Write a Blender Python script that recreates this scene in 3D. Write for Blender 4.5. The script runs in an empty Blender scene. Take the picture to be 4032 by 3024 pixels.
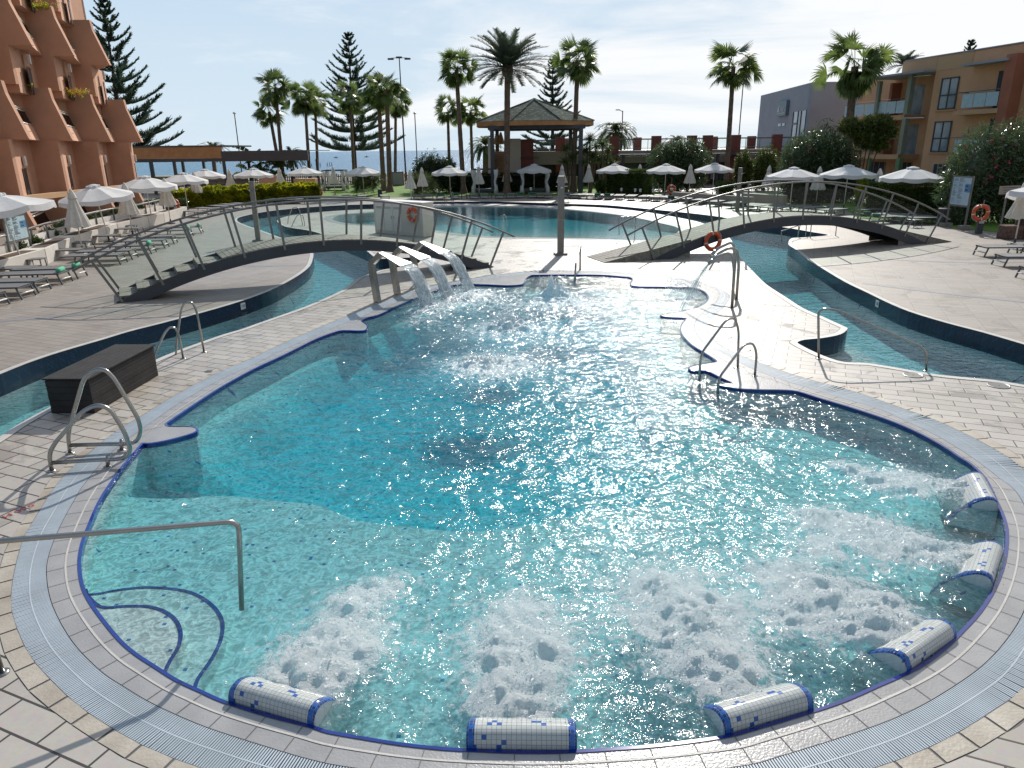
import bpy, bmesh, math, random
import numpy as np
from mathutils import Vector, Matrix
from mathutils.geometry import tessellate_polygon
R = math.radians
S = bpy.context.scene
COL = S.collection
random.seed(7)
RNG = np.random.default_rng(11)

# ------------------------------------------------------------------ camera
HC = 3.8; PITCH = R(18.28); ROLL = R(0.7); FPX = 2800.0; CX, CY = 2016.0, 1512.0
fw = np.array([0, math.cos(PITCH), -math.sin(PITCH)])
r0 = np.array([1.0, 0, 0]); u0 = np.cross(r0, fw)
c_, s_ = math.cos(ROLL), math.sin(ROLL)
RT = c_ * r0 - s_ * u0; UP = s_ * r0 + c_ * u0
CAMO = np.array([0, 0, HC])
cam = bpy.data.cameras.new("camera")
camo = bpy.data.objects.new("camera", cam); COL.objects.link(camo)
cam.sensor_width = 36.0; cam.lens = FPX / 4032 * 36.0
cam.clip_start = 0.1; cam.clip_end = 30000
camo.matrix_world = Matrix(((RT[0], UP[0], -fw[0], 0), (RT[1], UP[1], -fw[1], 0), (RT[2], UP[2], -fw[2], HC), (0, 0, 0, 1)))
S.camera = camo

# ------------------------------------------------------------------ sky and sun
SUN_AZ, SUN_EL = R(12.0), R(34.0)
w = bpy.data.worlds.new("World"); S.world = w; w.use_nodes = True
nt = w.node_tree; nt.nodes.clear()
sky = nt.nodes.new("ShaderNodeTexSky"); sky.sky_type = 'NISHITA'; sky.sun_disc = False
sky.sun_elevation = SUN_EL; sky.sun_rotation = SUN_AZ
sky.air_density = 1.0; sky.dust_density = 0.8; sky.ozone_density = 2.0
tc = nt.nodes.new("ShaderNodeTexCoord"); L = nt.links.new
def wn_(ty, **k):
    n = nt.nodes.new(ty)
    for a_, b_ in k.items(): setattr(n, a_, b_)
    return n
# thin streaky cloud, thicker towards the sun's side
mp = wn_("ShaderNodeMapping"); mp.inputs['Scale'].default_value = (1.1, 1.1, 7.5); mp.inputs['Rotation'].default_value = (R(6), R(9), R(20))
n1 = wn_("ShaderNodeTexNoise"); n1.inputs['Scale'].default_value = 1.9; n1.inputs['Detail'].default_value = 10; n1.inputs['Roughness'].default_value = 0.6; n1.inputs['Distortion'].default_value = 0.5
L(tc.outputs['Generated'], mp.inputs['Vector']); L(mp.outputs[0], n1.inputs['Vector'])
sx = wn_("ShaderNodeSeparateXYZ"); L(tc.outputs['Generated'], sx.inputs[0])
# forward haze: bright in the half of the sky where the sun stands, dim behind the camera
dt = wn_("ShaderNodeVectorMath", operation='DOT_PRODUCT'); dt.inputs[1].default_value = (math.sin(SUN_AZ), math.cos(SUN_AZ), 0.12); L(tc.outputs['Generated'], dt.inputs[0])
fwd = wn_("ShaderNodeMapRange", interpolation_type='SMOOTHSTEP'); L(dt.outputs['Value'], fwd.inputs[0])
for i_, v_ in ((1, -.2), (2, .85), (3, .34), (4, 1.0)): fwd.inputs[i_].default_value = v_
ri_ = wn_("ShaderNodeMath", operation='MULTIPLY_ADD'); ri_.inputs[1].default_value = .32; ri_.inputs[2].default_value = .0; L(sx.outputs[0], ri_.inputs[0])
ad_ = wn_("ShaderNodeMath", operation='ADD'); L(n1.outputs['Fac'], ad_.inputs[0]); L(ri_.outputs[0], ad_.inputs[1])
cr = wn_("ShaderNodeMapRange", interpolation_type='SMOOTHSTEP'); L(ad_.outputs[0], cr.inputs[0])
for i_, v_ in ((1, .40), (2, .68), (3, 0), (4, .92)): cr.inputs[i_].default_value = v_
hz = wn_("ShaderNodeMapRange", interpolation_type='SMOOTHSTEP'); L(sx.outputs[2], hz.inputs[0])
for i_, v_ in ((1, -.02), (2, .50), (3, 1), (4, 0)): hz.inputs[i_].default_value = v_
blue = wn_("ShaderNodeMix", data_type='RGBA'); blue.inputs['A'].default_value = (4.6, 7.4, 11.2, 1); blue.inputs['B'].default_value = (9.2, 10.9, 12.2, 1); L(hz.outputs[0], blue.inputs['Factor'])
mx = wn_("ShaderNodeMix", data_type='RGBA'); mx.inputs['B'].default_value = (13.4, 13.5, 13.6, 1); L(blue.outputs['Result'], mx.inputs['A']); L(cr.outputs[0], mx.inputs['Factor'])
fm_ = wn_("ShaderNodeMix", data_type='RGBA'); L(fwd.outputs[0], fm_.inputs['Factor']); L(mx.outputs['Result'], fm_.inputs['B'])
dim = wn_("ShaderNodeVectorMath", operation='SCALE'); dim.inputs[3].default_value = .75; L(sky.outputs[0], dim.inputs[0]); L(dim.outputs[0], fm_.inputs['A'])
bg = wn_("ShaderNodeBackground"); bg.inputs['Strength'].default_value = 0.075; wo = wn_("ShaderNodeOutputWorld")
L(fm_.outputs['Result'], bg.inputs[0]); L(bg.outputs[0], wo.inputs[0])
sl = bpy.data.lights.new("sun", 'SUN'); so = bpy.data.objects.new("sun", sl); COL.objects.link(so)
sl.energy = 4.6; sl.angle = R(0.5); sl.color = (1.0, 0.95, 0.87)
sd = Vector((math.sin(SUN_AZ) * math.cos(SUN_EL), math.cos(SUN_AZ) * math.cos(SUN_EL), math.sin(SUN_EL)))
so.rotation_euler = sd.to_track_quat('Z', 'Y').to_euler(); so.location = (0, 0, 30)
S.view_settings.view_transform = 'Standard'; S.view_settings.look = 'None'
S.view_settings.exposure = 0.0; S.view_settings.gamma = 1
S.render.engine = 'CYCLES'
S.cycles.max_bounces = 8; S.cycles.transparent_max_bounces = 24; S.cycles.transmission_bounces = 6
S.cycles.diffuse_bounces = 3; S.cycles.glossy_bounces = 4
S.cycles.sample_clamp_indirect = 6; S.cycles.caustics_reflective = False; S.cycles.caustics_refractive = False
S.cycles.use_denoising = True

# ------------------------------------------------------------------ placing: a photo pixel to a point of the ground or a vertical plane
def ray(x, y):
    return fw * FPX + RT * (x - CX) + UP * (CY - y)
def g(x, y, z=0.0):
    d = ray(x, y); return CAMO + d * ((z - HC) / d[2])
def at(x, y, Y):
    d = ray(x, y); return CAMO + d * (Y / d[1])
def vplane(a, b, pts):
    """pixels onto the upright plane through ground points a, b"""
    A = np.array(a, float); D = np.array(b, float) - A; n = np.array([-D[1], D[0], 0]); out = []
    for p in pts:
        r = ray(*p); out.append(CAMO + r * (((A - CAMO) @ n) / (r @ n)))
    return out

# ------------------------------------------------------------------ helpers
def tag(o, label=None, cat=None, group=None, kind=None):
    if label: o['label'] = label
    if cat: o['category'] = cat
    if group: o['group'] = group
    if kind: o['kind'] = kind
    return o
def thing(name, label, cat, loc=(0, 0, 0), rz=0.0, group=None):
    o = bpy.data.objects.new(name, None); COL.objects.link(o)
    o.location = Vector([float(q) for q in loc]); o.rotation_euler = (0, 0, rz); o.empty_display_size = 0.2
    return tag(o, label, cat, group)
def copy_tree(o, parent=None):
    c = o.copy(); COL.objects.link(c)
    if parent: c.parent = parent
    for ch in list(o.children): copy_tree(ch, c)
    return c
class MB:
    def __init__(s): s.v = []; s.f = []; s.uv = None
    def add(s, vs, fs):
        n = len(s.v); s.v += [tuple(float(q) for q in p) for p in vs]; s.f += [tuple(i + n for i in f) for f in fs]; return s
    def box(s, c, d, rz=0, ry=0, rx=0):
        M = Matrix.Rotation(rz, 3, 'Z') @ Matrix.Rotation(ry, 3, 'Y') @ Matrix.Rotation(rx, 3, 'X')
        c = Vector([float(q) for q in c]); vs = []
        for sx in (-.5, .5):
            for sy in (-.5, .5):
                for sz in (-.5, .5): vs.append(c + M @ Vector((sx * d[0], sy * d[1], sz * d[2])))
        return s.add(vs, [(0, 1, 3, 2), (4, 6, 7, 5), (0, 4, 5, 1), (2, 3, 7, 6), (0, 2, 6, 4), (1, 5, 7, 3)])
    def bar(s, a, b, w_, h, side=None):
        a = Vector([float(q) for q in a]); b = Vector([float(q) for q in b]); d = (b - a).normalized()
        u = Vector(side).normalized() if side is not None else d.cross(Vector((0, 0, 1)))
        if u.length < 1e-3: u = Vector((1, 0, 0))
        u = (u - d * u.dot(d)).normalized(); t = d.cross(u)
        vs = []
        for p in (a, b):
            for x, y in ((-1, -1), (1, -1), (1, 1), (-1, 1)): vs.append(p + u * x * w_ / 2 + t * y * h / 2)
        return s.add(vs, [(0, 1, 2, 3), (7, 6, 5, 4), (0, 4, 5, 1), (1, 5, 6, 2), (2, 6, 7, 3), (3, 7, 4, 0)])
    def tube(s, pts, r, n=8, cap=True):
        P = [Vector([float(q) for q in p]) for p in pts]; m = len(P)
        rr = r if hasattr(r, '__len__') else [r] * m
        vs = []; fs = []; pu = None
        for i in range(m):
            d = (P[min(i + 1, m - 1)] - P[max(i - 1, 0)]).normalized()
            if pu is None: pu = d.cross(Vector((0.13, 0.31, 1)) if abs(d.z) < .9 else Vector((1, 0.1, 0))).normalized()
            pu = (pu - d * pu.dot(d)).normalized(); q = d.cross(pu)
            for k in range(n):
                a = 2 * math.pi * k / n; vs.append(P[i] + (pu * math.cos(a) + q * math.sin(a)) * rr[i])
        for i in range(m - 1):
            for k in range(n):
                k2 = (k + 1) % n; fs.append((i * n + k, i * n + k2, (i + 1) * n + k2, (i + 1) * n + k))
        if cap: fs.append(tuple(range(n - 1, -1, -1))); fs.append(tuple((m - 1) * n + k for k in range(n)))
        return s.add(vs, fs)
    def lathe(s, prof, c=(0, 0, 0), n=16):
        vs = []; fs = []; m = len(prof)
        for r, z in prof:
            for k in range(n):
                a = 2 * math.pi * k / n; vs.append((c[0] + r * math.cos(a), c[1] + r * math.sin(a), c[2] + z))
        for i in range(m - 1):
            for k in range(n):
                k2 = (k + 1) % n; fs.append((i * n + k, i * n + k2, (i + 1) * n + k2, (i + 1) * n + k))
        fs.append(tuple(range(n - 1, -1, -1))); fs.append(tuple((m - 1) * n + k for k in range(n)))
        return s.add(vs, fs)
    def prism(s, poly, z0, z1):
        n = len(poly); vs = [(p[0], p[1], z0) for p in poly] + [(p[0], p[1], z1) for p in poly]
        tr = tessellate_polygon([[Vector((p[0], p[1], 0)) for p in poly]])
        fs = [tuple(t[::-1]) for t in tr] + [tuple(i + n for i in t) for t in tr]
        fs += [(i, (i + 1) % n, (i + 1) % n + n, i + n) for i in range(n)]
        return s.add(vs, fs)
    def torus(s, c, Rr, r, ax, n=28, m=10):
        ax = Vector(ax).normalized(); u = ax.orthogonal().normalized(); q = ax.cross(u); vs = []; fs = []
        for i in range(n):
            a = 2 * math.pi * i / n; e = u * math.cos(a) + q * math.sin(a); cc = Vector([float(k) for k in c]) + e * Rr
            for j in range(m):
                b = 2 * math.pi * j / m; vs.append(cc + (e * math.cos(b) + ax * math.sin(b)) * r)
        for i in range(n):
            for j in range(m): fs.append((i * m + j, ((i + 1) % n) * m + j, ((i + 1) % n) * m + (j + 1) % m, i * m + (j + 1) % m))
        return s.add(vs, fs)
    def build(s, name, mat, parent=None, smooth=False, world=True, bevel=0):
        """vertices are in world coordinates (world=True) or in the parent's own frame"""
        me = bpy.data.meshes.new(name); off = Vector((0, 0, 0))
        if world:
            if parent is not None: off = parent_origin(parent)
            else:
                a = np.array(s.v); off = Vector((float((a[:, 0].min() + a[:, 0].max()) / 2), float((a[:, 1].min() + a[:, 1].max()) / 2), float(a[:, 2].min())))
        vs = [(p[0] - off.x, p[1] - off.y, p[2] - off.z) for p in s.v] if off.length > 0 else s.v
        me.from_pydata(vs, [], s.f)
        if s.uv is not None:
            ul = me.uv_layers.new(name='UVMap'); k = 0
            for f in s.f:
                for i in f: ul.data[k].uv = s.uv[i]; k += 1
        me.update(); o = bpy.data.objects.new(name, me); COL.objects.link(o)
        if mat: me.materials.append(mat)
        if smooth:
            me.polygons.foreach_set('use_smooth', [True] * len(me.polygons))
        if bevel:
            b = o.modifiers.new('bevel', 'BEVEL'); b.width = bevel; b.segments = 2; b.limit_method = 'ANGLE'
        if parent is not None: o.parent = parent
        else: o.location = off
        return o
def parent_origin(p):
    v = p.location.copy(); q = p.parent
    while q is not None: v = v + q.location; q = q.parent
    return v
def npmesh(name, V, F4, mat, parent=None, loc=None, smooth=False):
    """fast quad mesh from numpy arrays"""
    me = bpy.data.meshes.new(name); V = np.asarray(V, np.float32); F4 = np.asarray(F4, np.int32)
    me.vertices.add(len(V)); me.vertices.foreach_set('co', V.ravel())
    k = F4.shape[1]
    me.loops.add(F4.size); me.loops.foreach_set('vertex_index', F4.ravel())
    me.polygons.add(len(F4)); me.polygons.foreach_set('loop_start', np.arange(len(F4), dtype=np.int32) * k)
    me.polygons.foreach_set('loop_total', np.full(len(F4), k, np.int32))
    me.update(calc_edges=True); me.materials.append(mat)
    if smooth: me.polygons.foreach_set('use_smooth', np.ones(len(F4), bool))
    o = bpy.data.objects.new(name, me); COL.objects.link(o)
    if parent is not None: o.parent = parent
    if loc is not None: o.location = loc
    return o
def blades(B, T, W, k=0.15):
    """tapered quads from base B to tip T with half-width vector W"""
    B, T, W = map(np.asarray, (B, T, W)); n = len(B)
    V = np.stack([B - W, B + W, T + W * k, T - W * k], 1).reshape(-1, 3)
    return V, np.arange(4 * n).reshape(n, 4)
def struct(o): o['kind'] = 'structure'; return o
def smooth_poly(P, sub=4, closed=True):
    P = [np.array(p[:2], float) for p in P]; n = len(P); out = []
    rng = range(n) if closed else range(n - 1)
    for i in rng:
        if closed: a, b, c, d = P[i - 1], P[i], P[(i + 1) % n], P[(i + 2) % n]
        else: a, b, c, d = P[max(i - 1, 0)], P[i], P[i + 1], P[min(i + 2, n - 1)]
        for k in range(sub):
            t = k / sub
            out.append(.5 * ((2 * b) + (c - a) * t + (2 * a - 5 * b + 4 * c - d) * t * t + (3 * b - a - 3 * c + d) * t ** 3))
    if not closed: out.append(P[-1])
    return out
def gp(pts, z=0.0): return [g(x, y, z)[:2] for x, y in pts]
def inside(P, poly):
    """P (n,2) in polygon, vectorised"""
    x, y = P[:, 0], P[:, 1]; r = np.zeros(len(P), bool); q = np.array(poly); n = len(q); j = n - 1
    for i in range(n):
        xi, yi = q[i]; xj, yj = q[j]
        c = ((yi > y) != (yj > y)) & (x < (xj - xi) * (y - yi) / (yj - yi + 1e-12) + xi)
        r ^= c; j = i
    return r
def area(p): q = np.array(p); return .5 * np.sum(q[:, 0] * np.roll(q[:, 1], -1) - np.roll(q[:, 0], -1) * q[:, 1])
def offset(poly, d):
    """closed polygon moved outwards by d"""
    q = np.array(poly); s = 1 if area(q) > 0 else -1
    t = np.roll(q, -1, 0) - np.roll(q, 1, 0); t /= np.linalg.norm(t, axis=1)[:, None] + 1e-9
    nrm = np.stack([t[:, 1], -t[:, 0]], 1) * s
    return list(q + nrm * d)
def sheet(name, loops, z, mat, thick=0.0, kind='structure', parent=None):
    """flat polygon with holes, faces up"""
    vl = [[Vector((float(p[0]), float(p[1]), 0)) for p in l] for l in loops]
    tr = tessellate_polygon(vl); fl = [p for l in vl for p in l]
    m = MB(); fs = []
    for t in tr:
        a, b, c = (fl[i] for i in t)
        fs.append(tuple(t) if (b - a).cross(c - a).z > 0 else tuple(t[::-1]))
    n = len(fl); m.add([(p.x, p.y, z) for p in fl], fs)
    if thick:
        k = 0; m.add([(p.x, p.y, z - thick) for p in fl], [f[::-1] for f in fs])
        for l in vl:
            c = len(l); m.f += [(k + i, k + n + i, k + n + (i + 1) % c, k + (i + 1) % c) for i in range(c)]; k += c
    o = m.build(name, mat, parent)
    if kind: o['kind'] = kind
    return o
def wallstrip(name, poly, z0, z1, mat, closed=True):
    m = MB(); n = len(poly); m.add([(p[0], p[1], z0) for p in poly] + [(p[0], p[1], z1) for p in poly],
        [(i, (i + 1) % n, (i + 1) % n + n, i + n) for i in range(n if closed else n - 1)])
    return struct(m.build(name, mat))
def ribbon(name, a, b, z, mat, closed=True):
    m = MB(); n = len(a); m.add([(p[0], p[1], z) for p in a] + [(p[0], p[1], z) for p in b],
        [(i, (i + 1) % n, (i + 1) % n + n, i + n) for i in range(n if closed else n - 1)])
    return struct(m.build(name, mat))
# numpy gradient noise
_perm = RNG.permutation(4096); _ga = RNG.random(4096) * 2 * math.pi
def pn(x, y):
    xi = np.floor(x).astype(int); yi = np.floor(y).astype(int); xf = x - xi; yf = y - yi
    def gr(a, b, dx, dy):
        h = _ga[_perm[(_perm[a & 4095] + b) & 4095]]; return np.cos(h) * dx + np.sin(h) * dy
    u = xf ** 3 * (xf * (xf * 6 - 15) + 10); v = yf ** 3 * (yf * (yf * 6 - 15) + 10)
    a = gr(xi, yi, xf, yf); b = gr(xi + 1, yi, xf - 1, yf); c = gr(xi, yi + 1, xf, yf - 1); d = gr(xi + 1, yi + 1, xf - 1, yf - 1)
    return (a + u * (b - a)) * (1 - v) + (c + u * (d - c)) * v
def fbm(x, y, o=4, rough=.5):
    r = 0; a = 1
    for i in range(o): r = r + a * pn(x * 2 ** i + 17.3 * i, y * 2 ** i + 5.1 * i); a *= rough
    return r

# ------------------------------------------------------------------ materials
def newmat(name):
    m = bpy.data.materials.new(name); m.use_nodes = True; t = m.node_tree; t.nodes.clear()
    o = t.nodes.new("ShaderNodeOutputMaterial"); return m, t, o
def nd(t, ty, **k):
    n = t.nodes.new(ty)
    for a, b in k.items():
        if a.startswith('_'): setattr(n, a[1:], b)
        else: n.inputs[a.replace('__', ' ')].default_value = b
    return n
def pmat(name, col, rough=.6, var=.15, scale=3.0, bump=0.0, bscale=None, metal=0.0, spec=.5, col2=None, trans=0.0, coat=0.0, detail=5):
    m, t, o = newmat(name); p = nd(t, "ShaderNodeBsdfPrincipled", Roughness=rough, Metallic=metal)
    p.inputs['Specular IOR Level'].default_value = spec; p.inputs['Coat Weight'].default_value = coat
    ge = t.nodes.new("ShaderNodeNewGeometry")
    n = nd(t, "ShaderNodeTexNoise", Scale=scale, Detail=detail, Roughness=.6); t.links.new(ge.outputs['Position'], n.inputs['Vector'])
    r = t.nodes.new("ShaderNodeValToRGB"); t.links.new(n.outputs['Fac'], r.inputs[0])
    c2 = col2 or tuple(min(1, c * (1 + var)) for c in col); c1 = tuple(c * (1 - var) for c in col) if not col2 else col
    r.color_ramp.elements[0].position = .32; r.color_ramp.elements[1].position = .68
    r.color_ramp.elements[0].color = (*c1, 1); r.color_ramp.elements[1].color = (*c2, 1)
    t.links.new(r.outputs[0], p.inputs['Base Color'])
    if bump:
        b = nd(t, "ShaderNodeBump", Strength=bump, Distance=.02); nb = nd(t, "ShaderNodeTexNoise", Scale=bscale or scale * 8, Detail=4)
        t.links.new(ge.outputs['Position'], nb.inputs['Vector']); t.links.new(nb.outputs['Fac'], b.inputs['Height']); t.links.new(b.outputs[0], p.inputs['Normal'])
    if trans:
        tr = nd(t, "ShaderNodeBsdfTranslucent"); t.links.new(r.outputs[0], tr.inputs[0]); mxx = nd(t, "ShaderNodeMixShader", Fac=trans)
        t.links.new(p.outputs[0], mxx.inputs[1]); t.links.new(tr.outputs[0], mxx.inputs[2]); t.links.new(mxx.outputs[0], o.inputs[0])
    else: t.links.new(p.outputs[0], o.inputs[0])
    return m
def tilemat(name, col, col2, mortar, w_, h, rot, off=.5, ms=.008, rough=.5, stain=(.36, .29, .21), stainamt=.6, spec=.5, bump=.3, wet=0.0):
    m, t, o = newmat(name); p = nd(t, "ShaderNodeBsdfPrincipled", Roughness=rough); p.inputs['Specular IOR Level'].default_value = spec
    ge = t.nodes.new("ShaderNodeNewGeometry"); mp = nd(t, "ShaderNodeMapping", _vector_type='POINT')
    mp.inputs['Rotation'].default_value = (0, 0, rot); t.links.new(ge.outputs['Position'], mp.inputs['Vector'])
    b = nd(t, "ShaderNodeTexBrick", Scale=1.0, Mortar__Size=ms, Mortar__Smooth=.1, Brick__Width=w_, Row__Height=h, Bias=0.0)
    b.offset = off; b.offset_frequency = 2; b.squash = 1
    b.inputs['Color1'].default_value = (*col, 1); b.inputs['Color2'].default_value = (*col2, 1); b.inputs['Mortar'].default_value = (*mortar, 1)
    t.links.new(mp.outputs[0], b.inputs['Vector'])
    n = nd(t, "ShaderNodeTexNoise", Scale=.7, Detail=8, Roughness=.7); t.links.new(ge.outputs['Position'], n.inputs['Vector'])
    n2 = nd(t, "ShaderNodeTexNoise", Scale=14, Detail=6, Roughness=.7); t.links.new(ge.outputs['Position'], n2.inputs['Vector'])
    r = t.nodes.new("ShaderNodeMapRange"); r.inputs[1].default_value = .52; r.inputs[2].default_value = .8; r.inputs[4].default_value = stainamt
    t.links.new(n.outputs['Fac'], r.inputs[0])
    mixx = nd(t, "ShaderNodeMix", _data_type='RGBA', _blend_type='MULTIPLY'); mixx.inputs['B'].default_value = (*[min(1, s * 2) for s in stain], 1)
    t.links.new(r.outputs[0], mixx.inputs['Factor']); t.links.new(b.outputs['Color'], mixx.inputs['A'])
    m2 = nd(t, "ShaderNodeMix", _data_type='RGBA', _blend_type='OVERLAY'); m2.inputs['Factor'].default_value = .25
    t.links.new(mixx.outputs['Result'], m2.inputs['A']); t.links.new(n2.outputs['Color'], m2.inputs['B'])
    hs = nd(t, "ShaderNodeHueSaturation", Saturation=.9); t.links.new(m2.outputs['Result'], hs.inputs['Color'])
    # wetted patches: a little darker and glossier than the dry slabs
    nw = nd(t, "ShaderNodeTexNoise", Scale=.9, Detail=6, Roughness=.65, Distortion=.8); t.links.new(ge.outputs['Position'], nw.inputs['Vector'])
    rw = t.nodes.new("ShaderNodeMapRange"); rw.interpolation_type = 'SMOOTHSTEP'
    for i_, v_ in ((1, .54), (2, .62), (3, 0), (4, wet)): rw.inputs[i_].default_value = v_
    t.links.new(nw.outputs['Fac'], rw.inputs[0])
    wm_ = nd(t, "ShaderNodeMix", _data_type='RGBA', _blend_type='MULTIPLY'); wm_.inputs['B'].default_value = (.62, .61, .60, 1); t.links.new(rw.outputs[0], wm_.inputs['Factor']); t.links.new(hs.outputs[0], wm_.inputs['A'])
    t.links.new(wm_.outputs['Result'], p.inputs['Base Color'])
    rr_ = nd(t, "ShaderNodeMath", _operation='MULTIPLY_ADD'); rr_.inputs[1].default_value = -.22; rr_.inputs[2].default_value = rough; t.links.new(rw.outputs[0], rr_.inputs[0]); t.links.new(rr_.outputs[0], p.inputs['Roughness'])
    bu = nd(t, "ShaderNodeBump", Strength=bump, Distance=.006, _invert=True); t.links.new(b.outputs['Fac'], bu.inputs['Height'])
    b2 = nd(t, "ShaderNodeBump", Strength=.12, Distance=.003); t.links.new(n2.outputs['Fac'], b2.inputs['Height']); t.links.new(bu.outputs[0], b2.inputs['Normal'])
    t.links.new(b2.outputs[0], p.inputs['Normal'])
    t.links.new(p.outputs[0], o.inputs[0]); return m
def mosaic(name, base, dots, frac, size, uv=False, rough=.15, grout=(.45, .45, .42), third=None):
    """small square tiles, a few of them in the dot colour"""
    m, t, o = newmat(name); p = nd(t, "ShaderNodeBsdfPrincipled", Roughness=rough)
    if rough > .7: p.inputs['Specular IOR Level'].default_value = 0.0
    if uv: src = t.nodes.new("ShaderNodeTexCoord").outputs['UV']
    else:
        ge = t.nodes.new("ShaderNodeNewGeometry"); cx = t.nodes.new("ShaderNodeSeparateXYZ"); t.links.new(ge.outputs['Position'], cx.inputs[0])
        ad = nd(t, "ShaderNodeMath", _operation='ADD'); t.links.new(cx.outputs[1], ad.inputs[0]); t.links.new(cx.outputs[2], ad.inputs[1])
        cb = t.nodes.new("ShaderNodeCombineXYZ"); t.links.new(cx.outputs[0], cb.inputs[0]); t.links.new(ad.outputs[0], cb.inputs[1]); src = cb.outputs[0]
    b = nd(t, "ShaderNodeTexBrick", Scale=1.0, Mortar__Size=size * .06, Brick__Width=size, Row__Height=size); b.offset = 0
    b.inputs['Color1'].default_value = (*base, 1); b.inputs['Color2'].default_value = (*[c * .9 for c in base], 1); b.inputs['Mortar'].default_value = (*grout, 1)
    t.links.new(src, b.inputs['Vector'])
    dv = nd(t, "ShaderNodeVectorMath", _operation='SCALE'); dv.inputs[3].default_value = 1 / size; t.links.new(src, dv.inputs[0])
    fl = nd(t, "ShaderNodeVectorMath", _operation='FLOOR'); t.links.new(dv.outputs[0], fl.inputs[0])
    wn = nd(t, "ShaderNodeTexWhiteNoise", _noise_dimensions='2D'); t.links.new(fl.outputs[0], wn.inputs['Vector'])
    gt = nd(t, "ShaderNodeMath", _operation='LESS_THAN'); gt.inputs[1].default_value = frac; t.links.new(wn.outputs[0], gt.inputs[0])
    mxx = nd(t, "ShaderNodeMix", _data_type='RGBA'); mxx.inputs['B'].default_value = (*dots, 1)
    t.links.new(gt.outputs[0], mxx.inputs['Factor']); t.links.new(b.outputs['Color'], mxx.inputs['A']); t.links.new(mxx.outputs['Result'], p.inputs['Base Color'])
    bu = nd(t, "ShaderNodeBump", Strength=.4, Distance=.003, _invert=True); t.links.new(b.outputs['Fac'], bu.inputs['Height']); t.links.new(bu.outputs[0], p.inputs['Normal'])
    t.links.new(p.outputs[0], o.inputs[0]); return m
def glassmat(name, tint=(.80, .92, .90), rough=.02, facing=.10):
    m, t, o = newmat(name); tr = nd(t, "ShaderNodeBsdfTransparent"); tr.inputs[0].default_value = (*tint, 1)
    gl = nd(t, "ShaderNodeBsdfGlossy", Roughness=rough); lw = nd(t, "ShaderNodeLayerWeight", Blend=.5)
    pw = nd(t, "ShaderNodeMath", _operation='POWER'); pw.inputs[1].default_value = 4; t.links.new(lw.outputs['Facing'], pw.inputs[0])
    ad = nd(t, "ShaderNodeMath", _operation='MULTIPLY_ADD'); ad.inputs[1].default_value = .32; ad.inputs[2].default_value = .012; t.links.new(pw.outputs[0], ad.inputs[0])
    mxx = t.nodes.new("ShaderNodeMixShader"); t.links.new(ad.outputs[0], mxx.inputs[0]); t.links.new(tr.outputs[0], mxx.inputs[1]); t.links.new(gl.outputs[0], mxx.inputs[2])
    t.links.new(mxx.outputs[0], o.inputs[0]); return m
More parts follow.
